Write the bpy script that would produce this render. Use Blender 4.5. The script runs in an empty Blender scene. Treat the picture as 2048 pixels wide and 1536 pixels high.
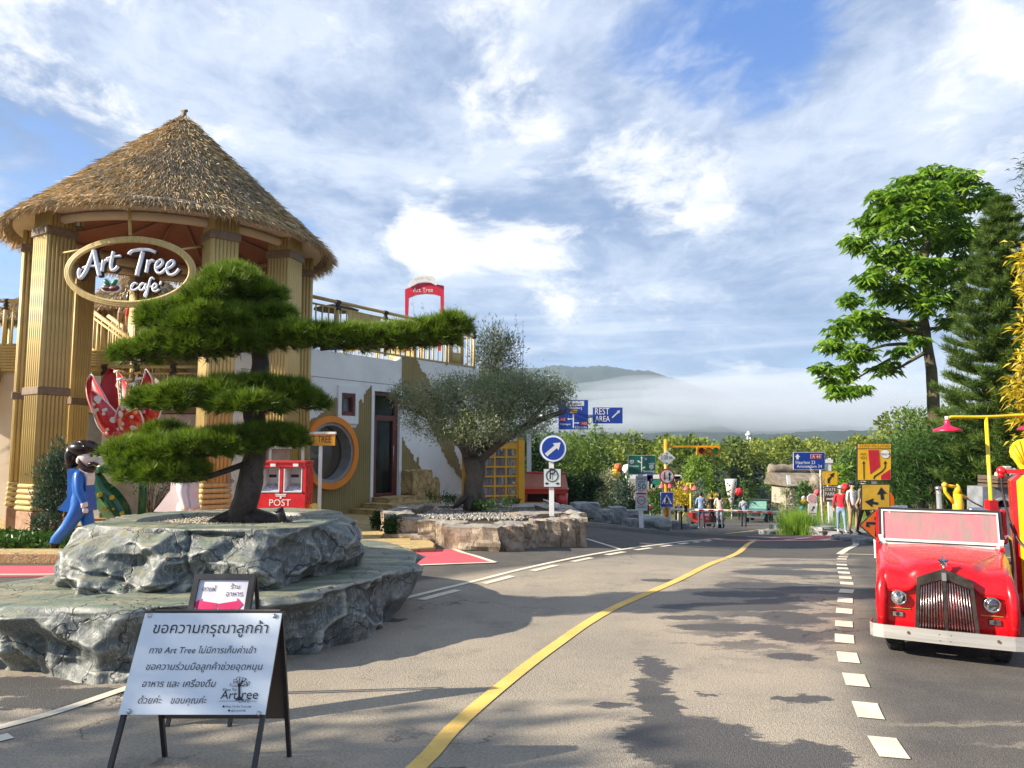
import bpy, bmesh, math, random
import numpy as np
from mathutils import Vector, Matrix, noise, geometry, Euler
R = math.radians
S = bpy.context.scene
C = S.collection
rnd = random.Random(7)

# ---------------------------------------------------------------- camera
PITCH = R(5.2)
FPX = 1490.0
CAMZ = 1.6
cd = bpy.data.cameras.new('camera')
cam = bpy.data.objects.new('camera', cd); C.objects.link(cam)
cam.location = (0, 0, CAMZ); cam.rotation_euler = (R(90) + PITCH, 0, 0)
cd.sensor_width = 36; cd.lens = 36 * FPX / 2048
cd.clip_start = .05; cd.clip_end = 12000
S.camera = cam

# ---------------------------------------------------------------- sun, sky, exposure
SUN_AZ = Vector((-.975, -.22)); SUN_EL = R(27)
tosun = Vector((SUN_AZ.x * math.cos(SUN_EL), SUN_AZ.y * math.cos(SUN_EL), math.sin(SUN_EL))).normalized()
sd = bpy.data.lights.new('sun', 'SUN'); sd.energy = 5.0; sd.angle = R(.55); sd.color = (1, .88, .72)
so = bpy.data.objects.new('sun', sd); C.objects.link(so)
so.rotation_euler = (-tosun).to_track_quat('-Z', 'Y').to_euler(); so.location = (-40, -8, 40)
S.view_settings.view_transform = 'Standard'; S.view_settings.look = 'None'
S.view_settings.exposure = 1.32; S.view_settings.gamma = 1; S.view_settings.use_curve_mapping = False
S.cycles.max_bounces = 7; S.cycles.transparent_max_bounces = 12; S.cycles.volume_bounces = 1
S.cycles.diffuse_bounces = 4; S.cycles.use_denoising = True
S.cycles.sample_clamp_indirect = 6

class NT:
    """short-hand for building node trees"""
    def __init__(s, tree):
        s.t = tree; s.n = tree.nodes; s.l = tree.links
    def new(s, typ, **kw):
        n = s.n.new('ShaderNode' + typ)
        for k, v in kw.items():
            if k.startswith('i_'):
                key = k[2:]; key = int(key) if key.isdigit() else key.replace('_', ' ')
                s.put(n.inputs[key], v)
            else: setattr(n, k, v)
        return n
    def put(s, sock, v):
        if isinstance(v, bpy.types.NodeSocket): s.l.new(v, sock)
        elif v is not None:
            if hasattr(sock.default_value, '__len__') and not hasattr(v, '__len__'): v = (v,) * len(sock.default_value)
            if hasattr(sock.default_value, '__len__') and len(sock.default_value) == 4 and len(v) == 3: v = (*v, 1)
            sock.default_value = v
    def math(s, op, a, b=None, c=None, clamp=False):
        n = s.n.new('ShaderNodeMath'); n.operation = op; n.use_clamp = clamp
        s.put(n.inputs[0], a)
        if b is not None: s.put(n.inputs[1], b)
        if c is not None: s.put(n.inputs[2], c)
        return n.outputs[0]
    def vmath(s, op, a, b=None, out=0):
        n = s.n.new('ShaderNodeVectorMath'); n.operation = op
        s.put(n.inputs[0], a)
        if b is not None: s.put(n.inputs[1], b)
        return n.outputs[out]
    def noise(s, vec, scale, detail=3, rough=.55, dist=0, out='Fac'):
        n = s.n.new('ShaderNodeTexNoise'); s.put(n.inputs['Vector'], vec)
        n.inputs['Scale'].default_value = scale; n.inputs['Detail'].default_value = detail
        n.inputs['Roughness'].default_value = rough; n.inputs['Distortion'].default_value = dist
        return n.outputs[out]
    def smooth(s, x, a, b, lo=0., hi=1.):
        n = s.n.new('ShaderNodeMapRange'); n.interpolation_type = 'SMOOTHSTEP'
        s.put(n.inputs[0], x); n.inputs[1].default_value = a; n.inputs[2].default_value = b
        n.inputs[3].default_value = lo; n.inputs[4].default_value = hi
        return n.outputs[0]
    def mix(s, f, a, b, mode='MIX'):
        n = s.n.new('ShaderNodeMix'); n.data_type = 'RGBA'; n.blend_type = mode
        s.put(n.inputs[0], f); s.put(n.inputs[6], a); s.put(n.inputs[7], b)
        return n.outputs[2]
    def xyz(s, v):
        n = s.n.new('ShaderNodeSeparateXYZ'); s.put(n.inputs[0], v); return n.outputs
    def comb(s, x, y, z):
        n = s.n.new('ShaderNodeCombineXYZ'); s.put(n.inputs[0], x); s.put(n.inputs[1], y); s.put(n.inputs[2], z); return n.outputs[0]

w = bpy.data.worlds.new('World'); S.world = w; w.use_nodes = True
t = NT(w.node_tree); bg = t.n['Background']
sky = t.new('TexSky', sky_type='NISHITA', sun_disc=False)
sky.sun_elevation = SUN_EL; sky.sun_rotation = math.atan2(tosun.x, tosun.y) % (2 * math.pi)
sky.altitude = 300; sky.air_density = 1.0; sky.dust_density = .6; sky.ozone_density = 1.6
tc = t.new('TexCoord'); D = tc.outputs['Generated']
x, y, z = t.xyz(D)
zc = t.math('MAXIMUM', z, .0)
den = t.math('ADD', zc, .42)
cx_ = t.math('DIVIDE', x, den); cy_ = t.math('DIVIDE', y, den)
dn = t.math('ADD', zc, .75)
cp = t.comb(t.math('MULTIPLY', t.math('DIVIDE', x, dn), 1.45), t.math('MULTIPLY', t.math('DIVIDE', zc, dn), 3.6), t.math('MULTIPLY', t.math('DIVIDE', y, dn), .9))
warp = t.noise(cp, 1.6, 5, .55, 0, 'Color')
cpw = t.vmath('ADD', cp, t.vmath('MULTIPLY', t.vmath('SUBTRACT', warp, (.5, .5, .5)), (.32, .32, .32)))
big = t.noise(cpw, 1.25, 6, .58)
fine = t.noise(cpw, 5.0, 10, .66)
puff = t.noise(t.vmath('ADD', cpw, (3.1, 1.7, .4)), 3.0, 11, .62)
# broad openings and banks: direction, angular size, strength
def spot(d, size, amt):
    dd = t.vmath('DISTANCE', D, tuple(Vector(d).normalized()), out='Value')
    return t.smooth(dd, 0, size, amt, 0)
def spots(L):
    r_ = None
    for d, s_, a_ in L:
        v_ = spot(d, s_, a_); r_ = v_ if r_ is None else t.math('ADD', r_, v_)
    return r_
gap = spots((((.30, .95, .60), .30, .155), ((.40, .96, .50), .20, .13), ((.20, .95, .50), .16, .05), ((-.50, .97, .40), .30, .16), ((-.32, .97, .42), .2, .12), ((.02, .97, .24), .25, -.04), ((.12, 1, .24), .3, -.05), ((-.75, .97, .30), .3, .12),
             ((.62, .96, .52), .25, -.26), ((-.45, .95, .60), .42, -.22), ((-.05, .95, .50), .3, -.16), ((.30, .97, .34), .20, -.14), ((.5, 1, .2), .3, -.06)))
white_ = spots((((.20, .969, .38), .14, .13), ((.28, .97, .36), .13, .10), ((.52, .96, .48), .24, .10), ((-.50, .95, .60), .30, .07), ((-.10, .97, .34), .10, .07), ((.08, .96, .42), .12, .05), ((-.2, .95, .5), .2, .05), ((.06, .98, .165), .05, .12), ((.14, .98, .162), .045, .12), ((.21, .98, .165), .05, .11), ((.27, .98, .16), .04, .10), ((-.02, .98, .17), .05, .09), ((.02, .98, .27), .12, .10), ((-.12, .97, .27), .10, .12), ((.35, .96, .52), .22, -.10), ((0, 1, .05), .3, -.15)))
dens = t.math('SUBTRACT', t.math('ADD', t.math('MULTIPLY', big, .80), t.math('MULTIPLY', fine, .30)), gap)
cover = t.smooth(t.math('ADD', dens, t.math('MULTIPLY', t.math('SUBTRACT', puff, .5), .35)), .37, .53)
body = t.smooth(t.math('ADD', t.math('MULTIPLY', t.noise(t.vmath('ADD', cpw, (.06, .03, .0)), 2.6, 9, .64), .7), t.math('MULTIPLY', fine, .3)), .38, .62)
greyc = t.mix(body, (.19, .28, .46), (.62, .68, .79))
pw_ = t.smooth(t.math('ADD', t.math('ADD', t.math('MULTIPLY', puff, .75), t.math('MULTIPLY', fine, .35)), white_), .605, .735)
pw_ = t.math('MULTIPLY', pw_, t.math('MAXIMUM', t.smooth(dens, .33, .44), t.smooth(white_, .06, .12)))
skyc = t.mix(1, sky.outputs[0], (.080, .105, .140), 'MULTIPLY')
skyc = t.mix(.55, skyc, t.mix(t.smooth(z, .05, .55), (.36, .56, .86), (.10, .26, .70)))
col = t.mix(t.math('MULTIPLY', cover, .90), skyc, greyc)
col = t.mix(t.math('MULTIPLY', pw_, .95), col, t.mix(t.smooth(fine, .3, .62), (.68, .73, .82), (.90, .89, .88)))
# streaky stratus lower down, then pale haze at the horizon
st = t.noise(t.comb(t.math('MULTIPLY', cx_, .9), t.math('MULTIPLY', cy_, .6), t.math('MULTIPLY', z, 22)), 1.3, 7, .58)
col = t.mix(t.math('MULTIPLY', t.smooth(z, .30, .10), t.math('MULTIPLY', t.smooth(st, .42, .62), t.math('SUBTRACT', .75, t.math('MULTIPLY', pw_, .65)))), col, t.mix(t.smooth(st, .50, .74), (.20, .32, .54), (.66, .73, .84)))
col = t.mix(t.smooth(z, .13, .0), col, (.38, .48, .60))
t.l.new(col, bg.inputs[0]); bg.inputs[1].default_value = .54
# the sky texture's own brightness is scaled by the (.08 .095 .118) factor above
# ---------------------------------------------------------------- geometry helpers
def ray(px, py):
    u = (px - 1024) / FPX; v = (768 - py) / FPX
    return Vector((u, math.cos(PITCH) - v * math.sin(PITCH), math.sin(PITCH) + v * math.cos(PITCH)))
def P(px, py, Y):
    r = ray(px, py); return Vector((0, 0, CAMZ)) + r * (Y / r.y)
def sstep(a):
    a = max(0., min(1., a)); return a * a * (3 - 2 * a)
_D = np.arange(-40, 400, .25)
_Z = np.interp(_D, [9, 12, 16, 19, 20.8, 24, 30, 38, 44, 60, 80, 140], [0, -.16, -.43, -.655, -.73, -.99, -1.50, -2.22, -2.80, -3.85, -4.7, -6.0])
_k = np.exp(-np.linspace(-2, 2, 17) ** 2); _Z = np.convolve(np.pad(_Z, 8, mode='edge'), _k / _k.sum(), 'valid')
_ZL = _Z.tolist()
def hz(x, y):
    q = max(0., min((y + 40) * 4, len(_ZL) - 1.001)); i = int(q); z = _ZL[i] + (_ZL[i + 1] - _ZL[i]) * (q - i)
    k = sstep((x + 2.5) / 9)
    if y > 45: k = max(k, sstep((y - 45) / 30))
    return z * k
def G(px, py):
    r = ray(px, py); a, b = 1., 400.
    f = lambda s: CAMZ + r.z * s - hz(r.x * s, r.y * s)
    s = 1.
    while s < 400 and f(s) > 0: s *= 1.03
    a, b = s / 1.03, s
    for _ in range(30):
        m = (a + b) / 2
        if f(m) > 0: a = m
        else: b = m
    return Vector((r.x * b, r.y * b, hz(r.x * b, r.y * b)))

class MB:
    """collects shapes; build() links them as one mesh object"""
    def __init__(s): s.v = []; s.f = []; s.m = []; s.sm = []
    def add(s, vs, fs, mi=0, smooth=False):
        o = len(s.v); s.v += [tuple(v) for v in vs]
        s.f += [tuple(i + o for i in f) for f in fs]; s.m += [mi] * len(fs); s.sm += [smooth] * len(fs); return s
    def box(s, c, d, mi=0, rot=None, bev=0):
        x, y, z = d[0] / 2, d[1] / 2, d[2] / 2
        if bev:
            b = min(bev, x * .9, y * .9, z * .9)
            bm = bmesh.new(); bmesh.ops.create_cube(bm, size=1, matrix=Matrix.Diagonal((2 * x, 2 * y, 2 * z, 1)))
            bmesh.ops.bevel(bm, geom=bm.edges[:], offset=b, segments=1, affect='EDGES')
            vs = [v.co.copy() for v in bm.verts]; bm.verts.index_update(); fs = [[v.index for v in f.verts] for f in bm.faces]; bm.free()
        else:
            vs = [Vector((i * x, j * y, k * z)) for i in (-1, 1) for j in (-1, 1) for k in (-1, 1)]
            fs = [(0, 1, 3, 2), (4, 6, 7, 5), (0, 4, 5, 1), (2, 3, 7, 6), (0, 2, 6, 4), (1, 5, 7, 3)]
        M = rot if rot is not None else Matrix.Identity(3)
        c = Vector(c)
        return s.add([M @ v + c for v in vs], fs, mi)
    def tube(s, pts, r, n=8, mi=0, caps=True, smooth=True, flat=None):
        pts = [Vector(p) for p in pts]; k = len(pts)
        rr = r if hasattr(r, '__len__') else [r] * k
        vs = []; fs = []
        up = None
        for i, p in enumerate(pts):
            d = (pts[min(i + 1, k - 1)] - pts[max(i - 1, 0)]).normalized()
            if up is None:
                up = Vector((0, 0, 1)) if abs(d.z) < .9 else Vector((0, 1, 0))
            a = d.cross(up); 
            if a.length < 1e-5: a = d.cross(Vector((1, 0, 0)))
            a.normalize(); b = a.cross(d).normalized(); up = b
            for j in range(n):
                th = 2 * math.pi * (j + .5) / n
                vs.append(p + (a * math.cos(th) + b * math.sin(th) * (flat or 1)) * rr[i])
        for i in range(k - 1):
            for j in range(n):
                q = (j + 1) % n; fs.append((i * n + j, i * n + q, (i + 1) * n + q, (i + 1) * n + j))
        s.add(vs, fs, mi, smooth)
        if caps:
            o = len(s.v) - len(vs)
            s.f += [tuple(o + j for j in range(n))[::-1], tuple(o + (k - 1) * n + j for j in range(n))]; s.m += [mi, mi]; s.sm += [False, False]
        return s
    def lathe(s, prof, c=(0, 0, 0), n=24, mi=0, M=None, smooth=True, caps=True):
        c = Vector(c); vs = []; fs = []
        for r_, z_ in prof:
            for j in range(n):
                th = 2 * math.pi * j / n; v = Vector((r_ * math.cos(th), r_ * math.sin(th), z_))
                vs.append((M @ v if M is not None else v) + c)
        for i in range(len(prof) - 1):
            for j in range(n):
                q = (j + 1) % n; fs.append((i * n + j, i * n + q, (i + 1) * n + q, (i + 1) * n + j))
        s.add(vs, fs, mi, smooth)
        if not caps: return s
        o = len(s.v) - len(vs)
        s.f += [tuple(o + j for j in range(n))[::-1], tuple(o + (len(prof) - 1) * n + j for j in range(n))]; s.m += [mi, mi]; s.sm += [False, False]
        return s
    def ball(s, c, r, mi=0, n=12, k=8, M=None):
        rx = r if hasattr(r, '__len__') else (r, r, r)
        c = Vector(c); vs = []; fs = []
        for i in range(k + 1):
            ph = math.pi * i / k
            for j in range(n):
                th = 2 * math.pi * j / n
                v = Vector((rx[0] * math.sin(ph) * math.cos(th), rx[1] * math.sin(ph) * math.sin(th), rx[2] * math.cos(ph)))
                vs.append((M @ v if M is not None else v) + c)
        for i in range(k):
            for j in range(n):
                q = (j + 1) % n; fs.append((i * n + j, (i + 1) * n + j, (i + 1) * n + q, i * n + q))
        return s.add(vs, fs, mi, True)
    def prism(s, poly, d, mi=0, M=None, side=None):
        """2D polygon (x, z) pushed through thickness d along +y, placed by matrix M"""
        M = M or Matrix.Identity(4); n = len(poly)
        a = [M @ Vector((p[0], 0, p[1])) for p in poly]; b = [M @ Vector((p[0], d, p[1])) for p in poly]
        tri = geometry.tessellate_polygon([[Vector((p[0], p[1], 0)) for p in poly]])
        s.add(a, [tuple(q) for q in tri], mi); s.add(b, [tuple(q)[::-1] for q in tri], mi)
        o = len(s.v); s.add(a + b, [(i, (i + 1) % n, n + (i + 1) % n, n + i) for i in range(n)], mi if side is None else side)
        return s
    def quad(s, a, b, c, d, mi=0): return s.add([a, b, c, d], [(0, 1, 2, 3)], mi)
    def build(s, name, mats, parent=None, M=None, bevel=0, recalc=True):
        me = bpy.data.meshes.new(name)
        vs = s.v if M is None else [M @ Vector(v) for v in s.v]
        me.from_pydata(vs, [], s.f)
        me.polygons.foreach_set('material_index', s.m); me.polygons.foreach_set('use_smooth', s.sm)
        if recalc and len(s.f) < 40000:
            bm = bmesh.new(); bm.from_mesh(me); bmesh.ops.recalc_face_normals(bm, faces=bm.faces[:]); bm.to_mesh(me); bm.free()
        o = link(name, me, mats, parent)
        if bevel:
            b = o.modifiers.new('b', 'BEVEL'); b.width = bevel; b.segments = 2; b.limit_method = 'ANGLE'
        return o

def link(name, me, mats, parent=None):
    o = bpy.data.objects.new(name, me); C.objects.link(o)
    if mats is not None:
        for m_ in (mats if isinstance(mats, (list, tuple)) else [mats]): me.materials.append(m_)
    if parent: o.parent = parent
    return o
def tag(o, label=None, cat=None, group=None, kind=None):
    if label: o['label'] = label
    if cat: o['category'] = cat
    if group: o['group'] = group
    if kind: o['kind'] = kind
    return o
def thing(name, label, cat, loc=(0, 0, 0), rz=0, group=None, rot=None):
    o = bpy.data.objects.new(name, None); C.objects.link(o); o.empty_display_size = .2
    o.location = loc; o.rotation_euler = rot or (0, 0, rz)
    return tag(o, label, cat, group)
def copy_tree(o, parent=None, **kw):
    c = o.copy(); C.objects.link(c); c.parent = parent
    for ch in o.children: copy_tree(ch, c)
    for k, v in kw.items():
        if k == 'loc': c.location = v
        elif k == 'rz': c.rotation_euler = (0, 0, v)
        elif k == 'scale': c.scale = (v,) * 3 if not hasattr(v, '__len__') else v
        else: c['category' if k == 'cat' else k] = v
    return c
def struct(o): o['kind'] = 'structure'; return o
def stuff(o): o['kind'] = 'stuff'; return o
def frame(o, ex, ez=(0, 0, 1)):
    """4x4 with local x along ex, local z along ez, y = into the thing"""
    ex = Vector(ex).normalized(); ez = Vector(ez); ez = (ez - ex * ez.dot(ex)).normalized(); ey = ez.cross(ex)
    M = Matrix.Identity(4)
    for i in range(3): M[i][0] = ex[i]; M[i][1] = ey[i]; M[i][2] = ez[i]; M[i][3] = o[i]
    return M
def vn(p, s=1.): return noise.noise(Vector(p) * s)
def fbm(p, s=1., o=4): return noise.fractal(Vector(p) * s, .9, 2., o)

# text: outlines of Blender's built-in font, filled contour by contour
_tc = {}
def text_geo(body, shear=0., offset=0., space=1.):
    key = (body, shear, offset, space)
    if key in _tc: return _tc[key]
    cu = bpy.data.curves.new('txt', 'FONT'); cu.body = body; cu.size = 1; cu.shear = shear; cu.offset = offset; cu.space_character = space; cu.resolution_u = 3
    o = bpy.data.objects.new('txt', cu); C.objects.link(o)
    dg = bpy.context.evaluated_depsgraph_get(); oc = o.evaluated_get(dg).to_curve(dg)
    cont = []
    for sp in oc.splines:
        pts = []
        if sp.type == 'BEZIER':
            n = len(sp.bezier_points)
            for i in range(n):
                a = sp.bezier_points[i]; b = sp.bezier_points[(i + 1) % n]
                L = geometry.interpolate_bezier(a.co, a.handle_right, b.handle_left, b.co, 4 if (a.co - b.co).length > .004 else 2)
                pts += L[:-1]
        else: pts = [Vector(p.co[:3]) for p in sp.points]
        q = []
        for p in pts:
            if not q or (p - q[-1]).length > 1e-4: q.append(Vector((p.x, p.y, 0)))
        if len(q) > 2: cont.append(q)
    o.evaluated_get(dg).to_curve_clear(); bpy.data.objects.remove(o)
    area = lambda c: sum(c[i].x * c[(i + 1) % len(c)].y - c[(i + 1) % len(c)].x * c[i].y for i in range(len(c))) / 2
    def inside(p, c):
        r = False
        for i in range(len(c)):
            a, b = c[i], c[i - 1]
            if (a.y > p.y) != (b.y > p.y) and p.x < (b.x - a.x) * (p.y - a.y) / (b.y - a.y) + a.x: r = not r
        return r
    A = [abs(area(c)) for c in cont]
    def ins_frac(a, b): return sum(inside(p, b) for p in a[::max(1, len(a) // 9)]) / len(a[::max(1, len(a) // 9)])
    dep = [sum(1 for j in range(len(cont)) if j != i and A[j] > A[i] and ins_frac(cont[i], cont[j]) > .9) for i in range(len(cont))]
    vs = []; fs = []
    outs = [i for i in range(len(cont)) if dep[i] % 2 == 0]
    for k, i in enumerate(outs):
        holes_ = [cont[j] for j in range(len(cont)) if dep[j] == dep[i] + 1 and A[j] < A[i] and ins_frac(cont[j], cont[i]) > .9]
        polys = [cont[i]] + holes_
        flat = [p for c in polys for p in c]
        tr = geometry.tessellate_polygon(polys)
        b = len(vs); vs += [(p.x, p.y, .002 * (k % 3)) for p in flat]; fs += [tuple(q + b for q in f) for f in tr]
    W = (min(v[0] for v in vs), max(v[0] for v in vs), min(v[1] for v in vs), max(v[1] for v in vs)) if vs else (0, 1, 0, 1)
    _tc[key] = (vs, fs, W); return _tc[key]
def text(mb, body, M, x, z, h=None, wid=None, mi=0, align='L', y=-.002, shear=0., offset=0., space=1., sx=1.):
    """put text on plane of M at local (x, z); h = em size, or wid = total width"""
    vs, fs, W = text_geo(body, shear, offset, space)
    s = h if h is not None else wid / (W[1] - W[0])
    kx = (wid / ((W[1] - W[0]) * s) if wid is not None else 1.) * sx
    w_ = (W[1] - W[0]) * s * kx
    ox = x - W[0] * s * kx - (w_ / 2 if align == 'C' else w_ if align == 'R' else 0)
    mb.add([M @ Vector((ox + v[0] * s * kx, y - v[2] * .05, z + v[1] * s)) for v in vs], fs, mi)

# ---------------------------------------------------------------- materials
MATS = {}
def mat(name, c, rough=.6, c2=None, scale=6., metal=0., bump=0., bscale=None, spec=None, coat=0., emit=None, detail=4, lo=.35, hi=.65, dirt=0., alpha=None, trans=0., stretch=None, coord='Object', island=0.):
    if name in MATS: return MATS[name]
    m = bpy.data.materials.new(name); m.use_nodes = True; t = NT(m.node_tree); b = t.n['Principled BSDF']
    tc = t.new('TexCoord'); v = tc.outputs[coord]
    if stretch: v = t.vmath('MULTIPLY', v, stretch)
    colr = c
    n1 = t.noise(v, scale, detail)
    c2 = c2 or tuple(k * .82 for k in c)
    colr = t.mix(t.smooth(n1, lo, hi), c, c2)
    if dirt:
        n3 = t.noise(v, scale * .35, 6, .7)
        colr = t.mix(t.math('MULTIPLY', t.smooth(n3, .5, .75), dirt), colr, tuple(k * .35 for k in c))
    if island:
        g = t.new('NewGeometry'); colr = t.mix(1, colr, t.mix(g.outputs['Random Per Island'], (1 - island,) * 3, (1 + island,) * 3), 'MULTIPLY')
    t.put(b.inputs['Base Color'], colr)
    b.inputs['Metallic'].default_value = metal
    t.put(b.inputs['Roughness'], t.smooth(t.noise(v, scale * 1.7, 3), .2, .8, max(.02, rough - .08), min(1, rough + .08)))
    if spec is not None: b.inputs['Specular IOR Level'].default_value = spec
    if coat: b.inputs['Coat Weight'].default_value = coat; b.inputs['Coat Roughness'].default_value = .06
    if trans: b.inputs['Transmission Weight'].default_value = trans
    if alpha is not None: b.inputs['Alpha'].default_value = alpha
    if emit: b.inputs['Emission Color'].default_value = (*emit[:3], 1); b.inputs['Emission Strength'].default_value = emit[3]
    if bump:
        bp = t.new('Bump', i_Strength=bump, i_Distance=.02); t.put(bp.inputs['Height'], t.noise(v, bscale or scale * 4, 5, .6)); t.l.new(bp.outputs[0], b.inputs['Normal'])
    MATS[name] = m; return m
def leafmat(name, a, b_, transl=.35, rough=.5, ns=1.6, isl=.65, attr=False):
    """leaves: colour varies leaf by leaf and in broad drifts, light passes through"""
    if name in MATS: return MATS[name]
    m = bpy.data.materials.new(name); m.use_nodes = True; t = NT(m.node_tree); b = t.n['Principled BSDF']; out = t.n['Material Output']
    g = t.new('NewGeometry'); tc = t.new('TexCoord')
    f = t.math('ADD', t.math('MULTIPLY', g.outputs['Random Per Island'], isl), t.math('MULTIPLY', t.smooth(t.noise(tc.outputs['Object'], ns, 3), .3, .7), 1.15 - isl))
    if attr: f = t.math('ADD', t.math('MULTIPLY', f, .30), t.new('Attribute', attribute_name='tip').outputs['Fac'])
    col = t.mix(t.math('SUBTRACT', f, .08, clamp=True), a, b_)
    t.put(b.inputs['Base Color'], col); b.inputs['Roughness'].default_value = rough; b.inputs['Specular IOR Level'].default_value = .3
    tr = t.new('BsdfTranslucent'); t.put(tr.inputs[0], t.mix(1, col, (1.25, 1.3, .6), 'MULTIPLY'))
    mx = t.new('MixShader', i_0=transl); t.l.new(b.outputs[0], mx.inputs[1]); t.l.new(tr.outputs[0], mx.inputs[2]); t.l.new(mx.outputs[0], out.inputs[0])
    MATS[name] = m; return m

white = mat('white_paint', (.78, .78, .76), .4, (.72, .72, .70), 8, dirt=.08)
black = mat('black_paint', (.012, .012, .014), .4, (.02, .02, .022), 8)
ink = mat('black_print', (.012, .014, .02), .5)
steel = mat('steel', (.55, .55, .56), .3, (.4, .4, .41), 20, metal=1)
red = mat('red_gloss', (.62, .012, .02), .3, (.52, .008, .014), 4, coat=.4)
yellow = mat('yellow_gloss', (.80, .50, .01), .35, (.74, .44, .008), 4, coat=.3)
amber = mat('amber_paint', (.72, .32, .012), .4, (.66, .28, .01), 3, dirt=.1)
glassd = mat('dark_glass', (.02, .03, .035), .06, (.03, .045, .05), 2, spec=.9)

# ---------------------------------------------------------------- leaf and needle meshes (numpy)
def quats(dirs, rs):
    """orthonormal frames whose z follows dirs"""
    d = dirs / np.maximum(np.linalg.norm(dirs, axis=1, keepdims=True), 1e-6)
    a = rs.normal(size=d.shape); a -= d * (a * d).sum(1, keepdims=True); a /= np.maximum(np.linalg.norm(a, axis=1, keepdims=True), 1e-6)
    return d, a, np.cross(d, a)
def mesh_np(name, V, F, smooth=False):
    """V (n,3), F (m,k) of equal k"""
    me = bpy.data.meshes.new(name); k = F.shape[1]
    me.vertices.add(len(V)); me.vertices.foreach_set('co', V.astype(np.float32).ravel())
    me.loops.add(F.size); me.loops.foreach_set('vertex_index', F.astype(np.int32).ravel())
    me.polygons.add(len(F)); me.polygons.foreach_set('loop_start', np.arange(0, F.size, k, dtype=np.int32)); me.polygons.foreach_set('loop_total', np.full(len(F), k, dtype=np.int32))
    if smooth: me.polygons.foreach_set('use_smooth', np.ones(len(F), dtype=bool))
    me.update(); me.validate(); return me
def leaves_np(pos, dirs, L, W, rs, droop=0., fold=.0, jit=.3):
    """diamond-shaped leaves: 4 verts, 1 quad each"""
    n = len(pos); d, a, b = quats(dirs, rs)
    l = (L * (1 + jit * rs.uniform(-1, 1, n)))[:, None]; w_ = (W * (1 + jit * rs.uniform(-1, 1, n)))[:, None]
    mid = pos + d * l * .45; tip = pos + d * l; tip[:, 2] -= droop * l[:, 0]
    V = np.stack([pos, mid + a * w_ * .5 + b * w_ * fold, tip, mid - a * w_ * .5 + b * w_ * fold], 1).reshape(-1, 3)
    F = np.arange(4 * n).reshape(-1, 4)
    return V, F
def needles_np(pos, dirs, L, W, rs, jit=.25):
    n = len(pos); d, a, b = quats(dirs, rs)
    l = (L * (1 + jit * rs.uniform(-1, 1, n)))[:, None]
    V = np.stack([pos - a * W * .5, pos + a * W * .5, pos + d * l], 1).reshape(-1, 3)
    return V, np.arange(3 * n).reshape(-1, 3)
def sph(n, rs):
    v = rs.normal(size=(n, 3)); return v / np.linalg.norm(v, axis=1, keepdims=True)
def crown_np(lobes, n, L, W, rs, shell=.55, up=.3, out=.8, droop=.25, fold=.15):
    """leaves spread through ellipsoid lobes [(cx,cy,cz,rx,ry,rz)], denser to the outside, in clumps"""
    lobes = np.array(lobes, float); vol = (lobes[:, 3] * lobes[:, 4] * lobes[:, 5]) ** (2 / 3); pick = rs.choice(len(lobes), n, p=vol / vol.sum())
    nc = max(8, n // 14)
    cpick = rs.choice(len(lobes), nc, p=vol / vol.sum())
    cd_ = sph(nc, rs); cr = rs.uniform(shell, 1.04, nc) ** .7
    cpos = lobes[cpick, :3] + cd_ * cr[:, None] * lobes[cpick, 3:6]
    ci = rs.integers(0, nc, n); spread = lobes[cpick[ci], 3:6].mean(1)[:, None] * .13 + L * .35
    pos = cpos[ci] + rs.normal(size=(n, 3)) * spread
    dirs = cd_[ci] * out + sph(n, rs) * .9 + np.array([0, 0, up])
    return leaves_np(pos, dirs, L, W, rs, droop, fold)
def leafobj(name, VF, m, parent=None):
    return link(name, mesh_np(name, *VF), m, parent)
def join_np(parts):
    V = []; F = []; o = 0
    for v, f in parts: V.append(v); F.append(f + o); o += len(v)
    return np.concatenate(V), np.concatenate(F)

def tree(name, label, cat, loc, lobes, leaf, n, L, W, trunk, bark, seed, group=None, limbs=6, shell=.55, **kw):
    """trunk: (height, r0, r1, lean x, lean y); lobes relative to loc"""
    rs = np.random.default_rng(seed); rr = random.Random(seed)
    T = thing(name, label, cat, loc, group=group)
    h, r0, r1, lx, ly = trunk
    mb = MB(); k = 7
    pts = [Vector((lx * (i / k) ** 1.5 + rr.uniform(-1, 1) * r0 * .4 * (i > 0), ly * (i / k) ** 1.5 + rr.uniform(-1, 1) * r0 * .4 * (i > 0), h * i / k - (.1 if i == 0 else 0))) for i in range(k + 1)]
    rad = [r0 * 1.35] + [r0 + (r1 - r0) * i / k for i in range(1, k + 1)]
    mb.tube(pts, rad, 10)
    L2 = sorted(lobes, key=lambda q: -q[3] * q[5])[:limbs]
    for q in L2:
        i = rr.randint(3, k); p = pts[i]; e = Vector(q[:3]); m_ = (p + e) / 2 + Vector((rr.uniform(-1, 1), rr.uniform(-1, 1), rr.uniform(-.6, .2))) * (e - p).length * .12
        mb.tube([p, m_, e], [rad[i] * .6, rad[i] * .4, rad[i] * .15], 6)
        for _ in range(3):
            e2 = e + Vector((rr.uniform(-1, 1) * q[3], rr.uniform(-1, 1) * q[4], rr.uniform(-.5, 1) * q[5])) * .75
            mb.tube([m_.lerp(e, .5), e2], [rad[i] * .22, rad[i] * .06], 5)
    mb.build('trunk', bark, T)
    leafobj('crown', crown_np(lobes, n, L, W, rs, shell, **kw), leaf, T)
    return T
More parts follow.
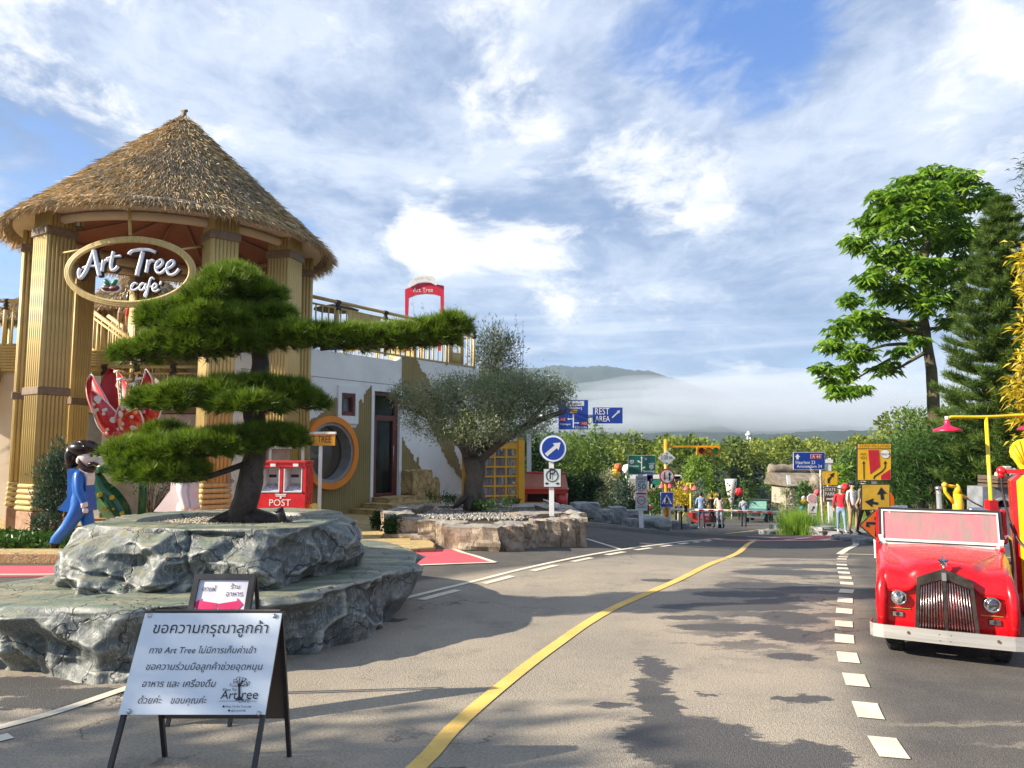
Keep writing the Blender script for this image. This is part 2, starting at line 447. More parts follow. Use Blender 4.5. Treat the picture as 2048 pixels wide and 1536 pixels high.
# ---------------------------------------------------------------- ground, road, markings
def interp(tab, q): return float(np.interp(q, [a[0] for a in tab], [a[1] for a in tab]))
XL = [(-12, -30), (19.5, -30), (19.6, -2.5), (22, .8), (24, 1.6), (25, 2.6), (26.5, 4.0), (30, 6.1), (36, 7.6), (44, 10), (60, 17), (80, 27), (100, 37)]
XR = [(-12, 26), (11.8, 26), (12.6, 10), (14, 7.6), (17.5, 8.6), (21, 10.2), (23, 9.6), (27, 9.9), (30, 11.4), (36, 14), (44, 18), (60, 25.5), (80, 36), (100, 46)]

def grassmat():
    m = bpy.data.materials.new('ground_soil'); m.use_nodes = True; t = NT(m.node_tree); b = t.n['Principled BSDF']
    g = t.new('NewGeometry'); p = g.outputs['Position']
    n1 = t.noise(p, .08, 5); n2 = t.noise(p, 1.3, 6, .65)
    c = t.mix(t.smooth(n1, .4, .6), (.045, .075, .018), (.09, .10, .035)); c = t.mix(t.smooth(n2, .45, .7), c, (.11, .085, .05))
    t.put(b.inputs['Base Color'], c); b.inputs['Roughness'].default_value = .95
    bp = t.new('Bump', i_Strength=.6, i_Distance=.1); t.put(bp.inputs['Height'], n2); t.l.new(bp.outputs[0], b.inputs['Normal']); return m
def sheet(name, xs, ys, zf, m, smooth=True):
    V = [(x, y, zf(x, y)) for y in ys for x in xs]; n = len(xs)
    F = [(j * n + i, j * n + i + 1, (j + 1) * n + i + 1, (j + 1) * n + i) for j in range(len(ys) - 1) for i in range(n - 1)]
    me = bpy.data.meshes.new(name); me.from_pydata(V, [], F); o = link(name, me, m)
    if smooth: me.polygons.foreach_set('use_smooth', [True] * len(F))
    return struct(o)
gx = sorted(set([-3500, -2200, -1400, -900, -600, -400, -260, -160, -100, -70, -50, -40] + [i * .5 for i in range(-60, 71)] + [40, 50, 70, 100, 160, 260, 400, 600, 900, 1400, 2200, 3500]))
gy = sorted(set([-3000, -600, -200, -100, -50, -20] + [i * .5 for i in range(-20, 200)] + [105, 112, 120, 130, 145, 165, 190, 220, 260, 300, 360, 430, 520, 640, 800, 1000, 1300, 1700, 2300, 3600]))
def gz(x, y):
    z = hz(x, y) - .09
    if y > 120: z -= 2.5 * sstep((y - 120) / 300)
    if x > 12 and y > 8: z += .35 * sstep((x - 12) / 6) * sstep((y - 8) / 5) * (1 - sstep((y - 25) / 10))
    return z
sheet('ground', gx, gy, gz, grassmat())

def asphalt():
    m = bpy.data.materials.new('old_asphalt'); m.use_nodes = True; t = NT(m.node_tree); b = t.n['Principled BSDF']
    g = t.new('NewGeometry'); p = g.outputs['Position']; X, Y, Z = t.xyz(p)
    nb = t.noise(p, .45, 5, .6); nm = t.noise(p, 2.2, 6, .7); nf = t.noise(p, 55, 3, .7)
    base = t.mix(t.smooth(nb, .35, .65), (.35, .305, .235), (.26, .235, .19))
    base = t.mix(t.math('MULTIPLY', t.smooth(nm, .5, .72), .55), base, (.17, .152, .125))
    # newer, darker surfacing further on (pavilion's shade painted in) and in the right-hand lane
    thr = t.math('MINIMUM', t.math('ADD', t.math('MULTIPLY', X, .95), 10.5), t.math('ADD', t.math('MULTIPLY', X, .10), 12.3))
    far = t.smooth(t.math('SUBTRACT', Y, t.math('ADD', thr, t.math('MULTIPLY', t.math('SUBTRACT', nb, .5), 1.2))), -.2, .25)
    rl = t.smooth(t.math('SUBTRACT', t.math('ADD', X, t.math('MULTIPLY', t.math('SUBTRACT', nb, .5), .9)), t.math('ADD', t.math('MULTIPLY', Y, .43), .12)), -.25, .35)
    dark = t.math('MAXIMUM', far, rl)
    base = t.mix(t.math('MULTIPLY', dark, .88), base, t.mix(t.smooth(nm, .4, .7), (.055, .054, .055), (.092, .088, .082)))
    # damp patches, with ragged edges
    wv = t.vmath('MULTIPLY', t.vmath('SUBTRACT', t.noise(t.vmath('MULTIPLY', p, (1, 2.2, 1)), 5.5, 6, .68, 0, 'Color'), (.5, .5, .5)), (.55, .30, 0))
    q = t.vmath('ADD', p, wv); wet = None
    for ex, ey, rx, ry in ((1.0, 4.3, .40, .42), (1.28, 3.95, .46, .36), (1.05, 3.55, .60, .36), (.93, 5.0, .14, .5), (1.06, 5.7, .12, .34), (.62, 4.88, .16, .06), (1.6, 4.1, .22, .2), (1.3, 5.1, .10, .05),
                           (2.0, 7.0, .55, .16), (2.45, 6.7, .28, .28), (2.3, 7.9, .8, .22), (1.7, 7.4, .3, .12), (2.7, 7.4, .3, .3), (3.1, 9.2, .7, .3), (2.6, 8.6, .55, .2), (3.8, 10.5, .8, .35), (1.9, 9.6, .3, .12), (2.2, 6.0, .2, .1),
                           (-1.35, 7.3, .35, .10), (-.3, 3.9, .12, .05), (-3.6, 5.35, .7, .14), (-3.0, 4.95, .35, .16), (-2.75, 5.15, 1.1, .10), (1.9, 5.0, .18, .08), (4.6, 11.4, .9, .3)):
        d = t.vmath('LENGTH', t.vmath('MULTIPLY', t.vmath('SUBTRACT', q, (ex, ey, 0)), (1 / rx, 1 / ry, 0)), out='Value')
        s = t.smooth(d, .9, 1.08, 1, 0); wet = s if wet is None else t.math('MAXIMUM', wet, s)
    dx = t.math('SUBTRACT', X, t.math('MULTIPLY', Y, .43))
    zone = t.math('MULTIPLY', t.math('MULTIPLY', t.smooth(dx, -1.9, -.9), t.smooth(dx, .3, -.1)), t.math('MULTIPLY', t.smooth(Y, 5.6, 6.6), t.smooth(Y, 14, 11)))
    mot = t.smooth(t.noise(t.vmath('MULTIPLY', q, (.8, 1.7, 1)), 1.5, 7, .62), .50, .53)
    wet = t.math('MAXIMUM', wet, t.math('MULTIPLY', t.math('MULTIPLY', zone, mot), .85))
    base = t.mix(t.math('MULTIPLY', wet, .90), base, (.056, .058, .062))
    # pale streaks on the dark lane
    pl = None
    for ex, ey, rx, ry in ((3.0, 4.55, .9, .05), (3.1, 4.25, .6, .035), (-1.05, 9.2, .9, .10), (3.9, 9.2, .5, .08), (4.4, 10.2, .5, .07)):
        d = t.vmath('LENGTH', t.vmath('MULTIPLY', t.vmath('SUBTRACT', q, (ex, ey, 0)), (1 / rx, 1 / ry, 0)), out='Value')
        s = t.smooth(d, .6, 1.2, 1, 0); pl = s if pl is None else t.math('MAXIMUM', pl, s)
    base = t.mix(t.math('MULTIPLY', pl, .6), base, (.26, .23, .18))
    grain = t.mix(t.smooth(nf, .3, .7), (.80, .80, .80), (1.22, 1.2, 1.18))
    base = t.mix(1, base, grain, 'MULTIPLY')
    vo = t.new('TexVoronoi', i_Scale=140.0); t.l.new(p, vo.inputs['Vector'])
    base = t.mix(t.smooth(vo.outputs['Distance'], .16, .05), base, t.mix(t.xyz(vo.outputs['Color'])[0], (.06, .06, .06), (.38, .34, .28)))
    # fine cracks
    vc = t.new('TexVoronoi', feature='DISTANCE_TO_EDGE', i_Scale=.33); t.l.new(t.vmath('ADD', p, t.vmath('MULTIPLY', t.noise(p, 1.4, 5, .6, 0, 'Color'), (1.6, 1.6, 0))), vc.inputs['Vector'])
    ck = t.math('MULTIPLY', t.smooth(vc.outputs['Distance'], .0055, .001), t.smooth(nb, .48, .56))
    base = t.mix(t.math('MULTIPLY', ck, .6), base, (.03, .028, .026))
    t.put(b.inputs['Base Color'], base)
    t.put(b.inputs['Roughness'], t.math('SUBTRACT', .88, t.math('MULTIPLY', wet, .22))); b.inputs['Specular IOR Level'].default_value = .35
    bp = t.new('Bump', i_Strength=.7, i_Distance=.006); t.put(bp.inputs['Height'], t.math('SUBTRACT', t.math('ADD', nf, vo.outputs['Distance']), ck)); t.l.new(bp.outputs[0], b.inputs['Normal']); return m
ys = [-12 + .5 * i for i in range(16)] + [-4 + .25 * i for i in range(240)] + [56 + i for i in range(45)]
V = []; F = []; NC = 60
for j, y in enumerate(ys):
    a, b = interp(XL, y), interp(XR, y)
    for i in range(NC + 1):
        x = a + (b - a) * i / NC; V.append((x, y, hz(x, y) - (0 if 0 < i < NC else .02)))
    if j: F += [((j - 1) * (NC + 1) + i, (j - 1) * (NC + 1) + i + 1, j * (NC + 1) + i + 1, j * (NC + 1) + i) for i in range(NC)]
me = bpy.data.meshes.new('road'); me.from_pydata(V, [], F); me.polygons.foreach_set('use_smooth', [True] * len(F))
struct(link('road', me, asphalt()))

def paint(name, c, c2, wear=.25):
    m = bpy.data.materials.new(name); m.use_nodes = True; t = NT(m.node_tree); b = t.n['Principled BSDF']
    g = t.new('NewGeometry'); p = g.outputs['Position']
    n1 = t.noise(p, 1.7, 6, .7); n2 = t.noise(p, 60, 3, .7)
    col = t.mix(t.smooth(n1, .35, .7), c, c2)
    col = t.mix(t.math('MULTIPLY', t.smooth(t.math('ADD', n2, t.math('MULTIPLY', n1, .5)), .88, 1.02), wear * 2), col, (.12, .11, .095))
    t.put(b.inputs['Base Color'], col); b.inputs['Roughness'].default_value = .75
    bp = t.new('Bump', i_Strength=.5, i_Distance=.004); t.put(bp.inputs['Height'], n2); t.l.new(bp.outputs[0], b.inputs['Normal']); return m
pw = paint('white_road_paint', (.72, .66, .52), (.56, .50, .38)); py_ = paint('yellow_road_paint', (.76, .50, .12), (.62, .40, .10)); pp = paint('pink_road_paint', (.56, .09, .12), (.46, .08, .10), .12)
def resample(pts, step):
    pts = [Vector(p) for p in pts]; out = []
    def cr(p0, p1, p2, p3, t_): return .5 * ((2 * p1) + (-p0 + p2) * t_ + (2 * p0 - 5 * p1 + 4 * p2 - p3) * t_ * t_ + (-p0 + 3 * p1 - 3 * p2 + p3) * t_ ** 3)
    for i in range(len(pts) - 1):
        p0, p1, p2, p3 = pts[max(i - 1, 0)], pts[i], pts[i + 1], pts[min(i + 2, len(pts) - 1)]
        n = max(1, int((p2 - p1).length / step))
        out += [cr(p0, p1, p2, p3, k / n) for k in range(n)]
    return out + [pts[-1]]
def strip(name, pts, wd, m, lift=.006, step=.12, a=0, b=None, off=0, mb=None, sub=2):
    L = resample([p.to_2d() if hasattr(p, 'to_2d') else Vector(p[:2]) for p in pts], step)
    acc = [0]
    for i in range(1, len(L)): acc.append(acc[-1] + (L[i] - L[i - 1]).length)
    b = b or acc[-1]; own = mb is None; mb = mb or MB(); rows = []
    for i, p in enumerate(L):
        if acc[i] < a - step or acc[i] > b + step * .5: continue
        d = (L[min(i + 1, len(L) - 1)] - L[max(i - 1, 0)]).normalized(); n = Vector((d.y, -d.x)); ww = wd(acc[i] / acc[-1]) if callable(wd) else wd
        rows.append([p + n * (off + ww * (k / sub - .5)) for k in range(sub + 1)])
    vs = [(q.x, q.y, hz(q.x, q.y) + lift) for r_ in rows for q in r_]; n = sub + 1
    mb.add(vs, [(i * n + k, i * n + k + 1, (i + 1) * n + k + 1, (i + 1) * n + k) for i in range(len(rows) - 1) for k in range(sub)])
    return struct(mb.build(name, m, recalc=False)) if own else None
def fillpoly(name, pts, m, lift, step=.35):
    """flat-painted area following the ground: polygon cut into small cells"""
    bm = bmesh.new(); f = bm.faces.new([bm.verts.new((p[0], p[1], 0)) for p in pts])
    x0, x1 = min(p[0] for p in pts), max(p[0] for p in pts); y0, y1 = min(p[1] for p in pts), max(p[1] for p in pts)
    k = x0 + step
    while k < x1: bmesh.ops.bisect_plane(bm, geom=bm.verts[:] + bm.edges[:] + bm.faces[:], plane_co=(k, 0, 0), plane_no=(1, 0, 0)); k += step
    k = y0 + step
    while k < y1: bmesh.ops.bisect_plane(bm, geom=bm.verts[:] + bm.edges[:] + bm.faces[:], plane_co=(0, k, 0), plane_no=(0, 1, 0)); k += step
    for v in bm.verts: v.co.z = hz(v.co.x, v.co.y) + lift
    bmesh.ops.triangulate(bm, faces=bm.faces[:])
    me = bpy.data.meshes.new(name); bm.to_mesh(me); bm.free(); return struct(link(name, me, m))
edge = [(-7.5, .8), (-4.6, 3.0)] + [G(*q) for q in ((-60, 1470), (270, 1372))] + [(-1.9, 6.9)] + [G(*q) for q in ((800, 1200), (940, 1165), (1060, 1135), (1240, 1100), (1330, 1088))] + [(5.2, 19.4), (6.3, 20.4)]
strip('white_edge_line', edge, .085, pw)
L_ = .4
while L_ < 22:
    strip('lane_dash', edge, .11, pw, a=L_, b=L_ + .62, off=.20, step=.1); L_ += 1.22
yl = [(-1.2, 2.2), (-.85, 3.0)] + [G(*q) for q in ((834, 1536), (903, 1461), (973, 1398), (1055, 1332), (1111, 1291), (1174, 1247), (1231, 1215), (1300, 1185), (1363, 1157), (1417, 1130), (1476, 1106))] + [(5.9, 18.6), (6.9, 20.3), (7.0, 20.9)]
strip('yellow_centre_line', yl, .105, py_)
strip('yellow_gate_line', [(6.8, 24), (8.6, 27.5), (10.6, 32), (14, 39), (19, 48), (26, 60)], .16, py_, step=.5)
strip('white_turn_line', [(1.3, 15.9), (1.55, 15.2), G(1245, 1100)], .08, pw)
strip('white_bank_line', [(1.5, 21), (2.6, 22.5), (4.2, 24.6), (6.0, 27.5)], .09, pw, step=.3)
dd = [(1.7, 2.6), (1.9, 3.6)] + [G(*q) for q in ((1753, 1458), (1720, 1383), (1700, 1330), (1690, 1290), (1688, 1257), (1688, 1230), (1690, 1208), (1691, 1188), (1694, 1170))] + [(5.3, 12.2), (6.1, 13.9)]
L_ = .25
while L_ < 12.6:
    strip('kerb_dash', dd, .15, pw, a=L_ + .02, b=L_ + .30, step=.05); L_ += .62
strip('white_bay_line', [(6.1, 14.1), (6.9, 15.6), (8.0, 17.6), (8.9, 19.8), (8.9, 21.3)], .13, pw, step=.3)
strip('white_bay_end_line', [(6.2, 14.1), (7.4, 13.6), (9, 13.1)], .12, pw, lift=.010, step=.3)
cross = [(4.9, 19.7), (6.2, 19.9), (7.6, 20.0), (8.8, 20.4), (9.5, 21.4)]
strip('pink_crossing', cross, 1.65, pp, lift=.008, step=.2, sub=4)
strip('white_crossing_edge', cross, .10, pw, lift=.013, off=.86, step=.2); strip('white_crossing_edge', cross, .10, pw, lift=.013, off=-.86, step=.2)
for x0 in (5.2, 6.1, 7.0, 7.9): strip('white_crossing_bar', [(x0, 19.35), (x0 + 1.1, 20.55)], .20, pw, lift=.013, step=.2)
# the two side arms of the pink marking
ptri = [G(800, 1100), G(905, 1099), G(950, 1112), G(988, 1126), G(900, 1128), G(800, 1133)]
fillpoly('pink_forecourt_paint', [p[:2] for p in ptri], pp, .007)
strip('white_forecourt_line', [G(905, 1098), G(925, 1106), G(950, 1113), G(990, 1126)], .09, pw, lift=.012, step=.1)
strip('white_forecourt_line', [G(990, 1126), G(900, 1129), G(780, 1134)], .08, pw, lift=.012, step=.15)
strip('pink_strip_paint', [(-12, 10.45), (-6.9, 10.2), (-3, 10.5)], .95, pp, lift=.007, step=.3, sub=3)
strip('white_strip_line', [(-12, 10.15), (-6.9, 9.88), (-3, 10.15)], .07, pw, lift=.012, step=.3); strip('white_strip_line', [(-12, 11.05), (-6.9, 10.78), (-3, 11.05)], .07, pw, lift=.012, step=.3)
# ---------------------------------------------------------------- far hills, forest, mist, haze
hillm = mat('wooded_hill', (.006, .022, .020), .95, (.014, .036, .026), .02, bump=.8, bscale=.15)
def ridge(name, tab, y0, y1, seed, amp):
    """tab: (px, py) of the skyline when seen from the road, at distance y1"""
    sky_ = [(P(a, b, y1).x, P(a, b, y1).z) for a, b in tab]
    xs = np.arange(sky_[0][0], sky_[-1][0], 9.); V = []; F = []; K = 26
    for i, x in enumerate(xs):
        top = np.interp(x, [q[0] for q in sky_], [q[1] for q in sky_])
        for k in range(K + 1):
            u = k / K; y = y0 + (y1 - y0) * u; h = -14 + (top + 14) * sstep(u) ** .9
            h += amp * (noise.noise(Vector((x * .012, y * .008, seed))) * 1.0 * u + noise.noise(Vector((x * .09, y * .06, seed))) * .9 + noise.noise(Vector((x * .33, y * .3, seed))) * .55) * min(1, u * 3)
            V.append((x * (y / y1) ** .6, y, h))
        if i: F += [((i - 1) * (K + 1) + k, i * (K + 1) + k, i * (K + 1) + k + 1, (i - 1) * (K + 1) + k + 1) for k in range(K)]
    return struct(link(name, mesh_np(name, np.array(V), np.array(F), True), hillm))
ridge('hills', [(-900, 760), (300, 745), (800, 742), (1050, 740), (1110, 736), (1200, 736), (1290, 745), (1360, 764), (1480, 800), (1640, 850), (1900, 868), (2900, 870)], 1300, 2300, 3, 6)
ridge('hills', [(-900, 862), (900, 856), (1050, 862), (1160, 872), (1210, 866), (1260, 876), (1400, 872), (1560, 868), (1700, 862), (1900, 866), (2900, 860)], 560, 1050, 9, 3)

leafF = leafmat('forest_leaves', (.06, .11, .016), (.25, .29, .04), .3, .5, .12, .4)
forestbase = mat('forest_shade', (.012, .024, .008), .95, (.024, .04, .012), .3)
rs = np.random.default_rng(5)
parts = []; V = []; F = []
n = 0; tp = []
while n < 1500:
    y = 62 + 330 * rs.random() ** 1.5; x = rs.uniform(-.45, .95) * y
    if interp(XL, y) - 5 < x < interp(XR, y) + 5 and y < 100: continue
    if x < 15 and y < 75: continue
    tp.append((x, y)); n += 1
tp = np.array(tp); hts = rs.uniform(5.0, 8.0, len(tp)) + 1.6 * np.array([vn((a * .03, b * .03, 1)) for a, b in tp]) + np.clip((tp[:, 1] - 80) / 100, 0, 2.4) * 1.2 + np.clip(tp[:, 0] / tp[:, 1], 0, 1) * 3
P0 = []; DI = []; LL = []
for (x, y), h in zip(tp, hts):
    k = int(420 * (70 / y) ** .8) + 80; r = rs.uniform(2.0, 3.4); base = gz(x, y)
    d = sph(k, rs); d[:, 2] = np.abs(d[:, 2]) * 1.35 - .5; rad = rs.uniform(.6, 1.05, (k, 1))
    p = np.array([x, y, base + h - r * .8]) + d * np.array([r, r, r * .9]) * rad
    P0.append(p); DI.append(d + sph(k, rs) * .8); LL.append(np.full(k, .22 + y * .0026))
P0 = np.concatenate(P0); DI = np.concatenate(DI); LL = np.concatenate(LL)
d, a, b = quats(DI, rs); l = LL[:, None]
Vq = np.stack([P0, P0 + d * l * .5 + a * l * .4, P0 + d * l, P0 + d * l * .5 - a * l * .4], 1).reshape(-1, 3)
stuff(tag(link('forest_canopy', mesh_np('forest_canopy', Vq, np.arange(len(Vq)).reshape(-1, 4)), leafF), 'green wooded belt stretching behind the garden below the misty hill', 'forest'))
# dark interiors of the crowns, so that the belt is closed
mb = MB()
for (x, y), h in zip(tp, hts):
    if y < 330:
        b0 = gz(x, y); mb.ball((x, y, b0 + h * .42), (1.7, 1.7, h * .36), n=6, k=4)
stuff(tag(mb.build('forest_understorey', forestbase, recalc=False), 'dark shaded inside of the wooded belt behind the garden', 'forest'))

# low cloud lying against the hill
mm = bpy.data.materials.new('mist_air'); mm.use_nodes = True; t = NT(mm.node_tree); t.n.remove(t.n['Principled BSDF'])
pv = t.new('VolumePrincipled', i_Color=(.84, .90, .97), i_Density=.0019, i_Anisotropy=.2); t.l.new(pv.outputs[0], t.n['Material Output'].inputs['Volume'])
mists = [(1330, 790, 1900, 330, 260, 42), (1480, 800, 1850, 420, 240, 62), (1250, 815, 1700, 300, 220, 40), (1400, 830, 1500, 420, 200, 36), (1620, 810, 1700, 420, 240, 70), (1800, 830, 1500, 420, 200, 60), (1150, 850, 1450, 260, 200, 20), (1560, 770, 2050, 330, 200, 45), (2050, 810, 1700, 500, 260, 90), (1240, 768, 2150, 150, 180, 14)]
for i, (px, py, Y, rx, ry, rz) in enumerate(mists):
    c = P(px, py, Y); b = MB(); b.ball((0, 0, 0), (rx, ry, rz), n=28, k=14)
    b.v = [tuple(Vector(v) * (1 + .16 * noise.noise(Vector(v) * .011 + Vector((i * 7, 0, 0))))) for v in b.v]
    o = b.build('mist_bank', mm, recalc=False); o.location = c
    stuff(tag(o, 'white low cloud drifting across the foot of the wooded hill', 'mist', 'low clouds on the hill'))
hm = bpy.data.materials.new('haze_air'); hm.use_nodes = True; t = NT(hm.node_tree); t.n.remove(t.n['Principled BSDF'])
pv = t.new('VolumePrincipled', i_Color=(.66, .82, 1.0), i_Density=.00015, i_Anisotropy=.15); t.l.new(pv.outputs[0], t.n['Material Output'].inputs['Volume'])
b = MB(); b.box((0, 400, 165), (6800, 6200, 370)); stuff(b.build('haze', hm))
for o_ in [o_ for o_ in C.objects if o_.name.startswith('haze')]: tag(o_, 'thin bluish haze filling the valley air', 'haze')

# the white water tower far off on the wooded rise
wt = thing('water_tower', 'small white water tower on slender legs above the far treetops', 'water tower', P(1497, 862, 190) - Vector((0, 0, 6.7)))
b = MB()
for a in range(4): b.tube([(math.cos(a * 1.57 + .78) * .95, math.sin(a * 1.57 + .78) * .95, 0), (math.cos(a * 1.57 + .78) * .4, math.sin(a * 1.57 + .78) * .4, 5.5)], .10, 5)
for q in (2, 4): b.tube([(-.8, -.8, q), (.8, -.8, q)], .06, 4); b.tube([(-.8, .8, q), (.8, .8, q)], .06, 4)
b.build('tower_legs', white, wt)
b = MB(); b.lathe([(.3, 5.3), (.78, 5.55), (.85, 5.85), (.5, 6.2), (.35, 6.3), (.4, 6.5), (.1, 6.7)], n=14); b.build('tank', mat('tank_paint', (.55, .60, .60), .5), wt)
# ---------------------------------------------------------------- the dark rock planter with the cloud pine
def rockmat(name, a, b_, c_, d_, topc, vein=.4, scale=1.):
    m = bpy.data.materials.new(name); m.use_nodes = True; t = NT(m.node_tree); bs = t.n['Principled BSDF']
    tc = t.new('TexCoord'); p = tc.outputs['Object']; g = t.new('NewGeometry'); N = t.xyz(g.outputs['Normal'])[2]
    vc = t.new('TexVoronoi', feature='DISTANCE_TO_EDGE', i_Scale=1.5 * scale); t.l.new(t.vmath('ADD', p, t.vmath('MULTIPLY', t.noise(p, 1.6 * scale, 4, .6, 0, 'Color'), (1 / scale, 1 / scale, 1 / scale))), vc.inputs['Vector']); ckl = t.smooth(vc.outputs['Distance'], .018, .004)
    n1 = t.noise(p, 1.7 * scale, 6, .62); n2 = t.noise(p, 6 * scale, 7, .65, .8); n3 = t.noise(t.vmath('MULTIPLY', p, (1, 1, .35)), 9 * scale, 5, .7, 1.2)
    c = t.mix(t.smooth(n1, .35, .62), a, b_); c = t.mix(t.math('MULTIPLY', t.smooth(n2, .45, .7), .7), c, c_)
    ridged = t.math('ABSOLUTE', t.math('SUBTRACT', n3, .5)); c = t.mix(t.math('MULTIPLY', t.smooth(ridged, .022, 0), vein), c, d_)
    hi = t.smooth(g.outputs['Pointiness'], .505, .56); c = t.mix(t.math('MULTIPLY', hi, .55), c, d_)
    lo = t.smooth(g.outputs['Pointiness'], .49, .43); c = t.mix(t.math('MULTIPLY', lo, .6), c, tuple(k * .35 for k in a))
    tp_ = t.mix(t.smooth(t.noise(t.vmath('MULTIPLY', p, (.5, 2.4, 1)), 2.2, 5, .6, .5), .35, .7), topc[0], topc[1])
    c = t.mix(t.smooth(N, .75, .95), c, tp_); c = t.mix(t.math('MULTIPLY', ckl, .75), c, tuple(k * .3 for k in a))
    t.put(bs.inputs['Base Color'], c); t.put(bs.inputs['Roughness'], t.smooth(n2, .3, .7, .42, .7)); bs.inputs['Specular IOR Level'].default_value = .5
    bp = t.new('Bump', i_Strength=.55, i_Distance=.03); t.put(bp.inputs['Height'], t.math('SUBTRACT', t.math('ADD', t.math('MULTIPLY', n2, .9), t.math('MULTIPLY', n3, .6)), ckl)); t.l.new(bp.outputs[0], bs.inputs['Normal'])
    return m
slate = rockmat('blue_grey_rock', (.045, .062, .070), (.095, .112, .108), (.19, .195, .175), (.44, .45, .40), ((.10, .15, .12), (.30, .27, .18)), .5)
def closed(pts, n):
    pts = [Vector(p) for p in pts]; k = len(pts); L = []
    for i in range(k):
        p0, p1, p2, p3 = pts[i - 1], pts[i], pts[(i + 1) % k], pts[(i + 2) % k]
        for j in range(12):
            u = j / 12; L.append(.5 * ((2 * p1) + (-p0 + p2) * u + (2 * p0 - 5 * p1 + 4 * p2 - p3) * u * u + (-p0 + 3 * p1 - 3 * p2 + p3) * u ** 3))
    acc = [0]
    for i in range(1, len(L) + 1): acc.append(acc[-1] + (L[i % len(L)] - L[i - 1]).length)
    out = []
    for q in range(n):
        d = acc[-1] * q / n; i = max(0, int(np.searchsorted(acc, d, 'right')) - 1)
        u = (d - acc[i]) / max(1e-6, acc[i + 1] - acc[i]); out.append(L[i % len(L)].lerp(L[(i + 1) % len(L)], u))
    return out
def rockslab(name, bot, top, z0, z1, m, parent, cell=.42, amp=.11, crack=.9, seed=0, n=300, k=30, under=.0, hole=None, topamp=.012, over=0.):
    """a carved slab: outline at the foot and at the rim, chipped faces between, a level top"""
    B = closed(bot, n); T = closed(top, n); cen = sum((Vector(p) for p in top), Vector((0, 0))) / len(top)
    V = []; F = []
    def cr(p):
        q = Vector((p.x, p.y, p.z * .55)) * crack + Vector((seed * 3.1, 0, 0)) + Vector((vn(p, 1.3), vn(p + Vector((5, 0, 0)), 1.3), vn(p + Vector((0, 9, 0)), 1.6))) * .22
        d, _ = noise.voronoi(q); return d[1] - d[0]
    for i in range(k + 1):
        u = i / k
        for j in range(n):
            a = B[j].lerp(T[j], u); p = Vector((a.x, a.y, z0 + (z1 - z0) * u))
            out = Vector((a.x - cen.x, a.y - cen.y, 0)).normalized()
            q = Vector((p.x * .8, p.y * .8, p.z)) / cell + Vector((seed, seed * 2, seed)) + Vector((vn(p, 2), vn(p, 2.3), vn(p, 1.7))) * .35
            d, _ = noise.voronoi(q)
            q2 = q * 2.3 + Vector((3, 1, 7)); d2, _ = noise.voronoi(q2)
            fade = 1 if u < .93 else (1 - u) / .07 * .8 + .2
            s_ = (d[0] - .45) * amp * 2.4 + (d2[0] - .4) * amp * .75 + fbm(p, 3.1) * amp * .25
            bulge = math.sin(math.pi * min(1, u * 1.02)) * under
            ck = cr(p); s_ -= .045 * (1 - sstep(ck / .05))
            V.append(p + out * ((s_ * fade) + bulge + over * vn(p * 1.1) * u) + Vector((0, 0, fbm(p, 2.3) * .02 * (u > .2))))
        if i: F += [((i - 1) * n + j, (i - 1) * n + (j + 1) % n, i * n + (j + 1) % n, i * n + j) for j in range(n)]
    base = k * n; rings = 10; inner = .0 if hole is None else 1.
    for r_ in range(1, rings + 1):
        u = r_ / rings
        for j in range(n):
            e = V[base + j]; tgt = Vector((cen.x, cen.y, 0)) if hole is None else Vector((hole[j].x, hole[j].y, 0))
            if r_ == 1: uu = .012
            else: uu = (u - 1 / rings) / (1 - 1 / rings) * (1 if hole is not None else .999)
            q = Vector((e.x, e.y, 0)).lerp(tgt, uu); z = z1 + .012 * min(1, r_) + fbm(Vector((q.x, q.y, 0)), 1.8) * topamp
            c2 = cr(Vector((q.x, q.y, z1))); z -= .012 * (1 - sstep(c2 / .03))
            V.append(Vector((q.x, q.y, z)))
        o = base + (r_ - 1) * n; F += [(o + j, o + (j + 1) % n, o + n + (j + 1) % n, o + n + j) for j in range(n)]
    if hole is not None:
        o = base + rings * n
        for j in range(n): V.append(Vector((hole[j].x, hole[j].y, z1 - .10)))
        F += [(o + j, o + (j + 1) % n, o + n + (j + 1) % n, o + n + j) for j in range(n)]
    return link(name, mesh_np(name, np.array([tuple(v) for v in V]), np.array(F), True), m, parent)
planter = thing('rock_planter', 'large two-tiered blue-grey rock planter holding the cloud pine', 'planter', (0, 0, 0))
bot1 = [(-4.9, 5.85), (-3.95, 5.72), (-3.6, 5.68), (-3.15, 5.5), (-2.7, 5.42), (-2.2, 5.55), (-1.75, 6.0), (-1.42, 6.35), (-1.28, 6.9), (-1.2, 7.8), (-1.5, 8.9), (-2.6, 9.6), (-3.7, 9.0), (-4.0, 7.6), (-4.05, 6.8), (-4.8, 6.35), (-5.2, 6.1)]
top1 = [(-5.0, 5.62), (-4.1, 5.5), (-3.4, 5.42), (-2.89, 5.34), (-2.36, 5.47), (-1.8, 5.82), (-1.36, 6.27), (-1.12, 6.95), (-1.0, 8.0), (-1.5, 9.2), (-2.7, 9.8), (-3.75, 9.0), (-4.1, 7.6), (-4.1, 6.75), (-4.5, 6.25), (-5.2, 6.0)]
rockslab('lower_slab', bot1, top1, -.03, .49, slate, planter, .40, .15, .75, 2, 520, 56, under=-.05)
bot2 = [(-3.98, 6.75), (-3.66, 6.14), (-3.25, 5.98), (-2.6, 5.98), (-1.95, 6.2), (-1.62, 6.75), (-1.48, 7.7), (-1.85, 8.6), (-2.8, 9.0), (-3.7, 8.75), (-4.05, 7.8)]
